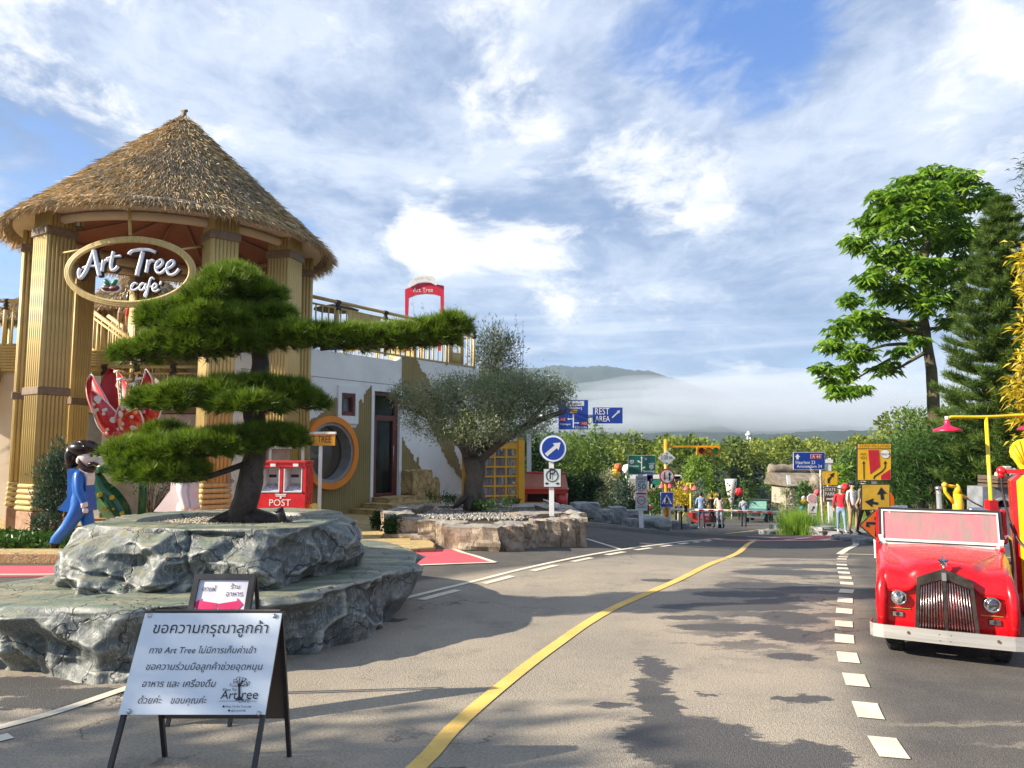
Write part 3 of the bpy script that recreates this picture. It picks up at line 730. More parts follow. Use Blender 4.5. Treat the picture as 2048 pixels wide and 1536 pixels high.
top2 = [(-3.86, 6.85), (-3.62, 6.45), (-3.25, 6.32), (-2.75, 6.18), (-2.16, 6.16), (-1.70, 6.43), (-1.56, 6.95), (-1.72, 7.9), (-2.3, 8.45), (-3.1, 8.4), (-3.7, 8.0), (-3.98, 7.4)]
S9 = lambda L: [(-2.74 + (a + 2.74) * .91, b + .02) for a, b in L]; bot2 = S9(bot2); top2 = S9(top2)
hole = closed([(-3.5, 7.05), (-3.1, 6.78), (-2.6, 6.66), (-2.15, 6.70), (-1.95, 7.0), (-2.0, 7.5), (-2.3, 7.9), (-2.9, 8.0), (-3.4, 7.7)], 480)
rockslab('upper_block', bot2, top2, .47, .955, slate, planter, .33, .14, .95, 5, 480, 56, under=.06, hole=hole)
# gravel
peb = mat('pale_pebbles', (.50, .43, .31), .8, (.30, .27, .22), 30, island=.45)
def gravel(name, label, region, z, n, size, m, seed, base):
    rs = np.random.default_rng(seed); reg = region; xs = [p[0] for p in reg]; ys_ = [p[1] for p in reg]
    ico = bmesh.new(); bmesh.ops.create_icosphere(ico, subdivisions=1, radius=1); iv = np.array([v.co[:] for v in ico.verts]); fi = np.array([[v.index for v in f.verts] for f in ico.faces]); ico.free()
    Vs = []; Fs = []; c = 0
    def ins(x, y):
        r_ = False
        for i in range(len(reg)):
            a, b = reg[i], reg[i - 1]
            if (a[1] > y) != (b[1] > y) and x < (b[0] - a[0]) * (y - a[1]) / (b[1] - a[1]) + a[0]: r_ = not r_
        return r_
    while c < n:
        x, y = rs.uniform(min(xs), max(xs)), rs.uniform(min(ys_), max(ys_))
        if not ins(x, y): continue
        s_ = size * rs.uniform(.5, 1.2, 3) * np.array([1.2, 1, .7]); q = Euler(rs.uniform(0, 6, 3)).to_matrix()
        Vs.append((iv * s_) @ np.array(q) + np.array([x, y, z + size * .3 + .02 * vn((x * 2, y * 2, 0)) + size * rs.random()])); Fs.append(fi + c * len(iv)); c += 1
    o = stuff(tag(link(name, mesh_np(name, np.concatenate(Vs), np.concatenate(Fs)), m), label, 'gravel'))
    b = MB(); tri = geometry.tessellate_polygon([[Vector((p[0], p[1], 0)) for p in reg]]); b.add([(p[0], p[1], z - .005) for p in reg], [tuple(q) for q in tri]); struct(b.build('planter_soil', base))
soil = mat('dark_soil', (.05, .04, .03), .95, (.09, .07, .05), 12)
gravel('gravel', 'pale pebbles around the trunk of the cloud pine', [(p.x, p.y) for p in hole[::10]], .90, 5200, .017, peb, 3, soil)

# cloud pine
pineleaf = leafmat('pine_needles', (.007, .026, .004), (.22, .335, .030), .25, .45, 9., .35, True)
bark = rockmat('pine_bark', (.030, .020, .014), (.055, .038, .026), (.09, .066, .048), (.15, .12, .095), ((.05, .04, .03), (.08, .06, .04)), .3, 2.6)
PY = 7.35
pine = thing('cloud_pine', 'clipped cloud pine with flat dark green needle pads on the grey rock planter', 'tree', (0, 0, 0))
def pp_(x, y, dy=0): return P(x, y, PY + dy)
mb = MB()
tr = [(474, 1046), (492, 1000), (505, 940), (512, 880), (508, 820), (520, 760), (518, 700), (505, 650), (485, 600), (470, 560)]
tr = resample([pp_(a, b, .05 * math.sin(b * .03)) for a, b in tr], .05); N_ = len(tr)
mb.tube(tr, [.096 * (1 - i / N_) ** .45 * (1.12 - .12 * min(1, i / 5)) + .022 for i in range(N_)], 26)
mb.v = [tuple(Vector(v) + Vector((vn(Vector(v) * Vector((14, 14, 5)) if False else Vector((v[0] * 16, v[1] * 16, v[2] * 6))), vn((v[1] * 16, v[0] * 16, v[2] * 6)), 0)) * .018) for v in mb.v]
for a, b, r_ in ((120, 1052, .07), (-80, 1054, .06), (40, 1062, .06)):
    mb.tube([pp_(480, 1030), pp_(480 + a * .5, 1040, -.1), pp_(480 + a, b, -.15)], [r_ * 1.6, r_, .02], 8)
def limb(a, b, c, r_): mb.tube(resample([pp_(*a), pp_(*b), pp_(*c)], .08), [r_ * (1 - .75 * i / 60) for i in range(len(resample([pp_(*a), pp_(*b), pp_(*c)], .08)))], 10)
pads = [  # (px, py, half width m, half depth m, half height m, dy)
 # crown
 (465, 578, .30, .33, .15, 0), (425, 600, .26, .3, .13, -.12), (515, 592, .26, .3, .13, .1), (388, 622, .22, .24, .10, 0), (470, 556, .2, .25, .10, .1), (440, 640, .24, .3, .12, -.2),
 # second tier
 (345, 640, .30, .32, .14, 0), (420, 648, .32, .36, .15, -.05), (490, 645, .28, .34, .14, 0), (548, 640, .22, .28, .12, .1), (310, 648, .16, .2, .09, 0), (390, 655, .3, .3, .12, -.2),
 # long tier
 (272, 712, .20, .26, .10, -.05), (330, 700, .26, .32, .12, -.1), (400, 698, .28, .34, .13, -.15), (470, 690, .30, .36, .13, -.1), (540, 680, .28, .32, .13, 0), (600, 678, .26, .30, .13, 0), (655, 682, .26, .30, .13, .05), (710, 682, .27, .28, .13, .1), (765, 682, .27, .28, .12, .1), (815, 680, .25, .28, .12, .15), (862, 668, .24, .26, .13, .2), (905, 656, .20, .22, .11, .2), (885, 680, .16, .2, .08, .2),
 # fourth tier
 (318, 806, .24, .28, .12, -.1), (380, 798, .30, .36, .14, -.2), (450, 792, .34, .40, .15, -.1), (520, 788, .32, .38, .15, 0), (578, 794, .28, .34, .14, .05), (615, 808, .18, .22, .10, .1), (500, 812, .36, .36, .10, -.25),
 # fifth tier
 (330, 872, .20, .24, .10, .1), (270, 908, .26, .28, .13, -.15), (335, 905, .30, .34, .13, -.2), (400, 898, .32, .36, .13, -.25), (465, 888, .30, .34, .13, -.15), (530, 880, .30, .34, .12, 0), (570, 878, .20, .28, .10, .1),
 # lowest pad
 (278, 948, .21, .26, .12, -.3), (325, 950, .24, .28, .12, -.3), (370, 945, .2, .26, .10, -.3)]
for a, b, c, r_ in (((515, 690), (560, 700, .1), (640, 702, .1), .045), ((640, 702), (760, 704, .15), (880, 690, .2), .05), ((512, 700), (440, 716, -.1), (300, 725, -.05), .06), ((510, 820), (580, 822, .1), (620, 820, .1), .05),
                    ((510, 825), (440, 826, -.1), (320, 822, -.1), .06), ((508, 900), (400, 925, -.2), (280, 930, -.2), .055), ((505, 905), (560, 900, .1), (590, 893, .1), .045), ((500, 930), (390, 975, -.3), (290, 968, -.3), .05), ((500, 650), (400, 672, 0), (320, 668, 0), .05), ((485, 610), (530, 655, .05), (560, 655, .1), .04), ((475, 600), (430, 625, -.1), (390, 640, 0), .035)):
    limb((a[0], a[1] - 6), (b[0], b[1] - 16, *b[2:]), (c[0], c[1] - 16, *c[2:]), r_ * .6)
for px, py, rx, ry, rz, dy in pads:
    c = pp_(px, py, dy) - Vector((0, 0, rz * .55))
    for k in range(9):
        th = k * .7 + px; mb.tube([c, c + Vector((math.cos(th) * rx * .8, math.sin(th) * ry * .8, rz * .3))], [.012, .005], 4)
mb.build('trunk', bark, pine, recalc=False)
# needle tufts: fans of long needles on the top and rim of every pad
rs = np.random.default_rng(11); P0 = []; DD = []; TR = []
for px, py, rx, ry, rz, dy in pads:
    c = np.array(pp_(px, py, dy)); rz *= 1.02; nt = int(225 * rx * ry / .09) + 34
    d = sph(nt, rs); d[:, 2] = np.where(d[:, 2] < -.55, -d[:, 2], d[:, 2]); rr_ = rs.uniform(.50, 1.0, (nt, 1)) ** .5
    lump = 1 + .42 * np.array([vn(Vector(q) * 4.2 + Vector((px, py, 0))) for q in d])[:, None]
    pos = c + d * np.array([rx, ry, rz]) * rr_ * lump
    ax = d * np.array([1, 1, .9]) + np.array([0, 0, .55]) + sph(nt, rs) * .25; ax /= np.linalg.norm(ax, axis=1, keepdims=True)
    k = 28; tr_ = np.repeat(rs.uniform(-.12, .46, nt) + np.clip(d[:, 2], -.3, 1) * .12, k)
    TR.append(tr_); pos = np.repeat(pos, k, 0); ax = np.repeat(ax, k, 0)
    P0.append(pos + rs.normal(size=pos.shape) * .006); DD.append(ax + sph(len(ax), rs) * .80)
P0 = np.concatenate(P0); DD = np.concatenate(DD)
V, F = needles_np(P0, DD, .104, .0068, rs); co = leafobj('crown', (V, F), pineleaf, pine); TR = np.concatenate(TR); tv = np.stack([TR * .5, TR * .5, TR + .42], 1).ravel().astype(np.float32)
at_ = co.data.attributes.new('tip', 'FLOAT', 'POINT'); at_.data.foreach_set('value', tv)  # sunlit tips, lit pad tops and dark undersides put into the needle colour
tg = MB(); tg.box((0, 0, 0), (.045, .004, .075)); tg.tube([(0, 0, .037), (0, 0, .10)], .002, 4)
o = tg.build('name_tag', mat('orange_tag', (.55, .10, .03), .5)); o.location = pp_(324, 922, -.42); tag(o, 'small orange paper tag hanging from a lower pad of the cloud pine', 'tag')
# spotlight on the rim
sl = thing('garden_spotlight', 'small black spotlight standing at the edge of the pine planter', 'spotlight', (-2.06, 6.78, .955)); b = MB(); b.tube([(0, 0, -.07), (0, 0, .05)], .012, 8); b.build('stake', black, sl)
b = MB(); b.tube([(0, .02, .03), (-.035, 0, .12)], [.034, .040], 14); b.tube([(-.035, 0, .12), (-.042, -.003, .135)], [.044, .044], 14); b.build('lamp_head', black, sl)
# ---------------------------------------------------------------- bamboo-clad pavilion with a thatched roof
bamboo = mat('bamboo_paint', (.57, .43, .165), .55, (.44, .325, .13), 3, stretch=(9, 9, .6), dirt=.25, island=.10)
bamboo_core = mat('bamboo_joint', (.10, .072, .035), .8)
bandm = mat('brown_band', (.20, .135, .085), .6, (.15, .10, .06), 10)
plinthm = mat('plinth_stone', (.36, .22, .14), .85, (.26, .15, .09), 8, bump=.4)
cream = mat('cream_render', (.62, .52, .40), .8, (.56, .46, .35), 1.5)
ceilm = mat('ceiling_board', (.26, .085, .045), .7, (.20, .065, .035), 1.2)
thatchm = mat('thatch_straw', (.62, .46, .24), .9, (.42, .34, .225), .9, island=.42, detail=6)
thatchb = mat('thatch_base', (.22, .165, .10), .95, (.15, .115, .07), 6)
PC = Vector((-7.4, 16.2, 0)); PR = 2.62
def polemesh(h, r, name, n=9, flat=1.):
    b = MB(); b.tube([(0, 0, 0), (0, 0, h)], r, n, caps=True); me = bpy.data.meshes.new(name); me.from_pydata(b.v, [], b.f); me.polygons.foreach_set('use_smooth', b.sm); me.materials.append(bamboo); return me
def thatch(center, prof, n, L, W, seed, fringe=1500, drop=.22):
    rs = np.random.default_rng(seed); pr = np.array(prof); seg = np.linalg.norm(np.diff(pr, axis=0), axis=1); area = seg * (pr[1:, 0] + pr[:-1, 0]); area = area / area.sum()
    k = rs.choice(len(seg), n, p=area); u = rs.random(n); r_ = pr[k, 0] + (pr[k + 1, 0] - pr[k, 0]) * u; z_ = pr[k, 1] + (pr[k + 1, 1] - pr[k, 1]) * u; th = rs.uniform(0, 2 * np.pi, n)
    sl = pr[k + 1] - pr[k]; sl /= np.linalg.norm(sl, axis=1, keepdims=True)
    er = np.stack([np.cos(th), np.sin(th), 0 * th], 1); nrm = er * (-sl[:, 1:]) + np.array([0, 0, 1]) * sl[:, :1]
    pos = er * r_[:, None] + np.array([0, 0, 1]) * z_[:, None] + nrm * rs.uniform(-.01, .035, (n, 1))
    d = er * sl[:, :1] + np.array([0, 0, 1]) * sl[:, 1:] + nrm * rs.uniform(0, .20, (n, 1)) + rs.normal(size=(n, 3)) * .15
    e = pr[-1]; th = rs.uniform(0, 2 * np.pi, fringe); er = np.stack([np.cos(th), np.sin(th), 0 * th], 1)
    oo = rs.uniform(0, .22, fringe); pf = er * (e[0] - oo)[:, None] + np.array([0, 0, 1]) * (e[1] + oo * .9 + rs.uniform(-.03, .01, fringe))[:, None]
    df = er * .45 + np.array([0, 0, -1]) + rs.normal(size=(fringe, 3)) * .26
    a = needles_quad(pos, d, L, W, rs); b = needles_quad(pf, df, L * .72, W, rs)
    V, F = join_np([a, b]); return V + np.array(center), F
def needles_quad(pos, dirs, L, W, rs):
    n = len(pos); d, a, b = quats(dirs, rs); l = (L * rs.uniform(.6, 1.35, n))[:, None]; w_ = W * rs.uniform(.6, 1.4, (n, 1))
    mid = pos + d * l * .55 + b * l * .03; tip = pos + d * l - np.array([0, 0, 1]) * l * rs.uniform(0, .12, (n, 1))
    V = np.stack([pos - a * w_ * .5, pos + a * w_ * .5, mid + a * w_ * .42, tip, mid - a * w_ * .42], 1).reshape(-1, 3)
    return V, np.arange(5 * n).reshape(-1, 5)
pav = thing('pavilion', 'round pavilion with a conical thatched roof on bamboo-clad columns', 'pavilion', PC)
pm = polemesh(5.0, .036, 'bamboo_pole')
col_w = .50; H0 = 1.02; H1 = 6.16
for ang in (-157, -121, -49, -13, 23, 59, 95, 131, 167):
    a = R(ang); c = thing('column', None, None, (PR * math.cos(a), PR * math.sin(a), 0), a); del_ = c; c.parent = pav
    b = MB(); b.box((0, 0, (H0 + H1) / 2), (col_w - .06, col_w - .06, H1 - H0), 1); b.box((0, 0, .26), (.56, .56, .52), 2, bev=.02)
    for i in range(5): b.box((0, 0, .575 + i * .1), (col_w + .12 - .012 * i, col_w + .12 - .012 * i, .085), 0, bev=.03)
    for z_, h_ in ((2.72, .15), (5.74, .17)): b.box((0, 0, z_), (col_w + .09, col_w + .09, h_), 3, bev=.015)
    # the body of each column is one part; the poles that clad it are its pieces
    o = b.build('column_core', [bamboo, bamboo_core, plinthm, bandm], c); 
    k = 7
    for side in range(4):
        for i in range(k):
            q = -col_w / 2 + col_w * (i + .5) / k; M = Matrix.Rotation(side * math.pi / 2, 3, 'Z') @ Vector((col_w / 2 - .012, q, H0))
            p_ = link('bamboo_pole', pm, None, c); p_.location = M; p_.scale = (1, 1, (H1 - H0) / 5.0)
prof = [(.03, 9.16), (.12, 9.04), (.5, 8.66), (1.0, 8.18), (1.7, 7.52), (2.3, 6.94), (2.75, 6.52), (3.03, 6.26), (3.26, 6.05)]
b = MB(); b.lathe(prof + [(3.20, 6.01), (2.9, 6.26)], n=72, caps=False); b.tube([(0, 0, 9.1), (0, 0, 9.25)], [.05, .045], 8); b.tube([(-.06, 0, 9.26), (.07, 0, 9.27)], .035, 6)
b.build('roof', thatchb, pav, recalc=False)
for o in [o for o in pav.children if o.name.startswith('roof')]: roof_ = o
stuff(leafobj('thatch', thatch((0, 0, 0), prof, 46000, .24, .012, 4, 3800), thatchm, roof_))
b = MB(); b.lathe([(3.12, 6.12), (3.10, 6.24), (2.42, 6.30), (2.42, 6.10), (2.52, 6.08), (3.12, 6.12)], n=64, caps=False)
b.build('eave_ring', cream, pav)
b = MB(); b.lathe([(2.75, 6.22), (1.4, 6.62), (.05, 6.95), (.05, 7.0), (2.8, 6.3)], n=48, smooth=False, caps=False)
ce = b.build('ceiling', ceilm, pav)
for k in range(12):
    a = R(k * 30 + 10); b = MB(); b.tube([(2.6 * math.cos(a), 2.6 * math.sin(a), 6.22), (.08 * math.cos(a), .08 * math.sin(a), 6.92)], .028, 5); b.build('rafter', mat('rafter_brown', (.30, .13, .07), .6), ce)
for ang in (-139, -31):
    pass
# ring beam between columns at the top
b = MB(); pts = [(PR * math.cos(R(a)), PR * math.sin(R(a)), 6.0) for a in range(-157, 204, 6)]; b.tube(pts, .09, 6); b.build('ring_beam', cream, pav)

# lantern
ln = thing('wall_lantern', 'small black lantern hanging beside the second column under the thatched roof', 'lantern', P(160, 446, 13.75)); b = MB()
b.box((0, 0, 0), (.10, .10, .20)); b.lathe([(.09, .10), (.02, .19), (.01, .22)], n=8); b.tube([(0, 0, .2), (-.03, .1, .24), (-.12, .2, .22)], .012, 6); b.build('housing', black, ln)
b = MB(); b.box((0, -.002, 0), (.075, .104, .15)); b.box((0, 0, 0), (.104, .075, .15)); b.build('glass', mat('lantern_glass', (.4, .33, .2), .2), ln)

# ---------------------------------------------------------------- oval cafe sign
def SP(zx, zy, dy=0.): return P(zx / 3.0118, 200 + zy / 3.0118, 13.35 + dy)
sg = thing('oval_cafe_sign', 'oval bamboo ring sign reading Art Tree cafe under the thatched eave', 'sign', SP(785, 1035)); o0 = sg.location.copy()
cc = SP(785, 1035); ru = SP(1172, 1035).x - cc.x; rv = SP(785, 830).z - cc.z
for k in range(3):
    b = MB(); rr_ = 1 - .052 * k
    b.tube([(ru * (1 - .03 * k) * math.cos(t_), -.01 * k, rv * rr_ * math.sin(t_)) for t_ in np.linspace(0, 2 * math.pi, 73)], .032, 8, caps=False); b.build('bamboo_ring', bamboo, sg)
for q0, q1, r_ in ((SP(785, 815), SP(778, 640, .1), .03), (SP(500, 900), SP(330, 930, .5), .02), (SP(1090, 900), SP(1230, 880, .9), .02)): b = MB(); b.tube([q0 - o0, q1 - o0], r_, 8); b.build('hanger', bamboo, sg)
strokes = [([(492, 1018), (482, 1040), (490, 1075), (520, 1040), (548, 975), (572, 912)], 9), ([(572, 908), (583, 960), (600, 1035), (606, 1062)], 10), ([(505, 1015), (540, 1002), (590, 1002), (612, 985)], 6),
    ([(630, 968), (624, 1000), (620, 1036)], 8), ([(622, 1005), (634, 980), (650, 966), (664, 974)], 7), ([(690, 916), (680, 960), (674, 1005), (686, 1028), (706, 1018), (716, 1002)], 8), ([(648, 960), (690, 946), (734, 942)], 6),
    ([(782, 934), (798, 914), (850, 904), (905, 906), (942, 920)], 8), ([(866, 918), (852, 975), (838, 1025), (830, 1060)], 10), ([(899, 966), (893, 1005), (886, 1042)], 8), ([(891, 1008), (904, 982), (920, 968), (936, 976)], 7),
    ([(938, 1020), (968, 1005), (986, 982), (978, 966), (958, 974), (944, 1000), (948, 1032), (966, 1046), (988, 1036), (1004, 1016)], 7), ([(1004, 1022), (1036, 1008), (1054, 986), (1046, 970), (1026, 978), (1010, 1004), (1014, 1038), (1034, 1056), (1062, 1046), (1084, 1020)], 7),
    ([(834, 1112), (818, 1104), (800, 1118), (796, 1138), (810, 1148), (832, 1138), (848, 1124)], 5), ([(880, 1112), (862, 1106), (848, 1122), (846, 1142), (860, 1148), (876, 1130), (884, 1110), (880, 1136), (888, 1148)], 5),
    ([(934, 1082), (920, 1072), (908, 1090), (898, 1130), (890, 1170), (882, 1188), (876, 1176), (890, 1150)], 5), ([(888, 1130), (926, 1124)], 4), ([(922, 1142), (944, 1132), (950, 1116), (938, 1108), (926, 1124), (926, 1146), (942, 1156), (964, 1142)], 5), ([(976, 1094), (970, 1116)], 5)]
lw = mat('letter_white', (.80, .84, .92), .35, (.76, .80, .90), 4); lb = mat('letter_back', (.008, .014, .024), .4)
for pts, r_ in strokes:
    L = resample([SP(a, c_) - o0 for a, c_ in pts], .02); s_ = r_ / 3.0118 / FPX * 13.6 * 1.3
    b = MB(); b.tube([p + Vector((0, -.03, 0)) for p in L], s_, 8, flat=1, mi=0); b.tube([p + Vector((.014, .02, -.010)) for p in L], s_ * 1.22, 8, mi=1)
    b.v = [tuple(v) for v in b.v]; b.build('letter', [lw, lb], sg)
b = MB(); Mx = lambda zx, zy, dy: SP(zx, zy) - o0 + Vector((0, dy, 0))
for (zx, zy, rx, rz, ro) in ((650, 1135, 34, 19, 8), (692, 1137, 34, 19, -8)):
    M = Matrix.Rotation(R(ro), 3, 'Y'); k = 13.6 / FPX / 3.0118
    b.ball(Mx(zx, zy, -.03), (rx * k, .05, rz * k), 0, 20, 10, M); b.ball(Mx(zx, zy, 0), ((rx + 7) * k, .045, (rz + 7) * k), 1, 20, 10, M)
    b.box(Mx(zx, zy, -.082), (rx * 1.3 * k, .006, 3 * k), 3, rot=Matrix.Rotation(R(ro - 12), 3, 'Y'))
for zx, ro in ((648, -38), (694, 38)):
    M = Matrix.Rotation(R(ro), 3, 'Y'); b.ball(Mx(zx, 1103, -.03), (15 * k, .04, 26 * k), 2, 16, 10, M); b.ball(Mx(zx, 1103, 0), (21 * k, .035, 32 * k), 1, 16, 10, M)
b.build('bean_emblem', [mat('bean_brown', (.11, .03, .03), .4), lw, mat('leaf_green', (.01, .20, .09), .4), mat('bean_pink', (.4, .12, .13), .5)], sg)
# ---------------------------------------------------------------- the white cafe building along the forecourt
FE = Vector((.559, .829, 0)); FN = Vector((.829, -.559, 0)); FO = Vector((-3.42, 19.7, 0))
FM = frame(FO, FE)   # local x along the wall, y into the building, z up
def FL(s, z, d=0.): return FM @ Vector((s, -d, z))
plaster = mat('white_plaster', (.80, .80, .77), .85, (.74, .74, .71), 1.2, dirt=.22, bump=.15, bscale=30)
oliveclad = mat('olive_cladding', (.27, .205, .075), .7, (.23, .175, .065), 1.4, dirt=.1, island=.05)
maroon = mat('maroon_frame', (.13, .028, .022), .4, (.10, .02, .018), 5)
curtain = mat('teal_curtain', (.035, .13, .16), .7, (.025, .10, .13), 5)
inside = mat('dark_interior', (.008, .009, .010), .8)
def wallpoly(mb, outer, holes, d, M, mi=0):
    polys = [[Vector((p[0], p[1], 0)) for p in q] for q in [outer] + holes]; flat = [p for q in polys for p in q]; tri = geometry.tessellate_polygon(polys)
    mb.add([M @ Vector((p.x, 0, p.y)) for p in flat], [tuple(q) for q in tri], mi); mb.add([M @ Vector((p.x, d, p.y)) for p in flat], [tuple(q)[::-1] for q in tri], mi)
    for q in polys:
        n = len(q); mb.add([M @ Vector((p.x, 0, p.y)) for p in q] + [M @ Vector((p.x, d, p.y)) for p in q], [(i, (i + 1) % n, n + (i + 1) % n, n + i) for i in range(n)], mi)
bld = thing('cafe_building', 'white two-storey cafe wall with olive cladding, round orange window and roof terrace', 'building', (0, 0, 0))
RC = (-1.88, 1.58)
circ = lambda r, n=40: [(RC[0] + r * math.cos(2 * math.pi * i / n), RC[1] + r * math.sin(2 * math.pi * i / n)) for i in range(n)]
b = MB(); wallpoly(b, [(-4.4, -.3), (4.26, -.5), (4.26, 4.2), (.69, 4.2), (.69, 4.06), (-4.4, 4.06)], [circ(.70), [(-1.50, 2.50), (-1.04, 2.50), (-1.04, 3.06), (-1.50, 3.06)], [(-.36, .42), (.60, .42), (.60, 3.18), (-.36, 3.18)]], .3, FM)
b.build('wall', plaster, bld)
M90 = FM @ Matrix.Translation((4.26, .31, 0)) @ Matrix.Rotation(R(90), 4, 'Z')
b = MB(); wallpoly(b, [(0, -.8), (6.5, -.8), (6.5, 4.2), (0, 4.2)], [], .25, M90); b.build('side_wall', plaster, bld)
b = MB(); b.prism([(-4.4, 4.0), (4.2, 4.0), (4.2, 4.1), (-4.4, 4.1)], 6.3, 0, FM @ Matrix.Translation((0, .31, 0))); b.build('terrace_floor', mat('terrace_deck', (.3, .24, .16), .8), bld)
b = MB(); b.prism([(-4.3, -.2), (4.1, -.2), (4.1, 3.95), (-4.3, 3.95)], .05, 0, FM @ Matrix.Translation((0, 1.6, 0))); b.build('inner_wall', inside, bld)
for q in ((-4.4, 3.39, 0.69, 3.405), (.9, .30, 4.2, .315)): b = MB(); b.prism([(q[0], q[1]), (q[2], q[1]), (q[2], q[3]), (q[0], q[3])], .006, 0, FM @ Matrix.Translation((0, -.006, 0))); b.build('wall_joint', mat('joint_grey', (.25, .26, .25), .8), bld)
b = MB(); b.prism([(2.3, .30), (4.3, .30), (4.3, .36), (2.3, .36)], .05, 0, FM @ Matrix.Translation((0, -.05, 0))); b.build('base_trim', white, bld)
# fluted olive cladding with a ragged upper edge
def ragged(tab, s): return float(np.interp(s, [q[0] for q in tab], [q[1] for q in tab]))
topA = [(-4.3, .9), (-3.6, 1.35), (-2.8, 2.05), (-2.3, 2.40), (-1.95, 2.62), (-1.75, 2.80), (-1.65, 2.90), (-1.62, 2.2), (-1.58, 2.2), (-.95, 2.2), (-.90, 2.85), (-.72, 2.9), (-.62, 3.15), (-.5, 3.20), (-.44, 3.34)]
topB = [(.72, 1.98), (.95, 1.75), (1.1, 1.55), (1.3, 1.28), (1.4, 1.5), (1.5, 1.15), (1.7, 1.02), (1.9, .70), (2.05, .62), (2.2, .30), (2.28, .05)]
topC = [(.72, 4.19), (1.30, 4.19), (1.45, 3.95), (1.7, 3.78), (2.0, 3.45), (2.2, 3.25), (2.6, 2.6), (3.0, 1.7), (3.5, .8)]; botC = [(.72, 3.28), (1.1, 3.0), (1.6, 2.75), (2.0, 2.3), (2.25, 1.94), (2.8, 1.25), (3.5, .75)]
b = MB(); W_ = .072
def plank(s, z0, z1): 
    if z1 - z0 < .03: return
    b.prism([(s + .004, z0), (s + W_ - .004, z0), (s + W_ - .004, z1 + rnd.uniform(-.02, .02)), (s + W_ * .5, z1 + rnd.uniform(0, .05)), (s + .004, z1 + rnd.uniform(-.02, .02))], .028, 0, FM @ Matrix.Translation((0, -.028, 0)))
s = -4.3
while s < -.44:
    m_ = s + W_ / 2; z1 = ragged(topA, m_) + rnd.uniform(-.05, .05)
    if abs(m_ - RC[0]) < .80:
        h = math.sqrt(.80 ** 2 - (m_ - RC[0]) ** 2); plank(s, -.2, RC[1] - h)
        if z1 > RC[1] + h: plank(s, RC[1] + h, z1)
    else: plank(s, -.2, z1)
    s += W_
s = .72
while s < 3.5:
    m_ = s + W_ / 2
    if m_ < 2.3: plank(s, -.2, ragged(topB, m_) + rnd.uniform(-.06, .06))
    plank(s, ragged(botC, m_) + rnd.uniform(-.05, .05), ragged(topC, m_) + rnd.uniform(-.05, .05) * (m_ > 1.35)); s += W_
b.build('cladding', oliveclad, bld)
# trims
def box_s(mb, s0, s1, z0, z1, d0, d1, mi=0): mb.prism([(s0, z0), (s1, z0), (s1, z1), (s0, z1)], d1 - d0, mi, FM @ Matrix.Translation((0, -d1, 0)))
b = MB()
for q in ((-1.62, -1.505, 2.30, 3.24), (-1.035, -.93, 2.30, 3.24), (-1.505, -1.035, 2.30, 2.495), (-1.505, -1.035, 3.065, 3.24), (-.46, -.365, .30, 3.32), (.605, .70, .30, 3.32), (-.365, .605, 3.185, 3.32)): box_s(b, *q, .001, .055)
b.build('window_surround', white, bld)
wn = MB()
for q in ((-1.50, -1.42, 2.50, 3.06), (-1.12, -1.04, 2.50, 3.06), (-1.42, -1.12, 2.50, 2.58), (-1.42, -1.12, 2.98, 3.06)): box_s(wn, *q, -.10, .03)
wn_ = wn.build('window', maroon, bld)
b = MB()
for q in ((-1.42, -1.39, 2.58, 2.98), (-1.15, -1.12, 2.58, 2.98), (-1.39, -1.15, 2.58, 2.61), (-1.39, -1.15, 2.95, 2.98)): box_s(b, *q, -.12, 0)
b.build('sash', maroon, wn_)
b = MB(); box_s(b, -1.39, -1.15, 2.61, 2.95, -.10, -.08); b.build('pane', mat('frosted_pane', (.13, .17, .18), .25, (.11, .15, .16), 3), wn_)
dr = MB()
for q in ((-.36, -.26, .42, 3.18), (.50, .60, .42, 3.18), (-.26, .50, 3.08, 3.18), (-.26, .50, 2.42, 2.56), (-.26, .50, .42, .52), (-.26, -.20, .52, 2.42), (.42, .50, .52, 2.42)): box_s(dr, *q, -.14, -.02)
dr_ = dr.build('door', maroon, bld)
b = MB(); box_s(b, -.20, .42, .52, 2.42, -.10, -.085); box_s(b, -.26, .50, 2.56, 3.08, -.10, -.085)
gl = mat('shop_glass', (.006, .010, .012), .05, (.01, .015, .016), 2, spec=.5, alpha=.72); b.build('glass', gl, dr_)
b = MB(); box_s(b, .20, .40, .52, 2.42, -.30, -.28); b.build('curtain', curtain, dr_)
b = MB(); pts = [FL(.36, 1.25, .02), FL(.36, 1.25, .07), FL(.36, 1.75, .07), FL(.36, 1.75, .02)]; b.tube(pts, .012, 6); b.build('handle', steel, dr_)
# round window
orange = mat('orange_ring', (.78, .24, .012), .45, (.74, .22, .01), 2)
def ringgeo(mb, r0, r1, d0, d1, mi, n=56):
    vs = []; 
    for i in range(n):
        c_, s_ = math.cos(2 * math.pi * i / n), math.sin(2 * math.pi * i / n)
        for r_, d_ in ((r0, d0), (r1, d0), (r1, d1), (r0, d1)): vs.append(FL(RC[0] + r_ * c_, RC[1] + r_ * s_, d_))
    mb.add(vs, [(4 * i + k, 4 * ((i + 1) % n) + k, 4 * ((i + 1) % n) + (k + 1) % 4, 4 * i + (k + 1) % 4) for i in range(n) for k in range(4)], mi)
b = MB(); ringgeo(b, .735, .885, .002, .16, 0); rw = b.build('round_window', orange, bld)
b = MB(); ringgeo(b, .66, .733, -.30, .12, 0); b.build('reveal', mat('grey_reveal', (.28, .28, .28), .6), rw)
b = MB(); n = 40; b.add([FL(RC[0] + .66 * math.cos(2 * math.pi * i / n), RC[1] + .66 * math.sin(2 * math.pi * i / n), -.22) for i in range(n)], [tuple(range(n))]); b.build('glass', gl, rw)
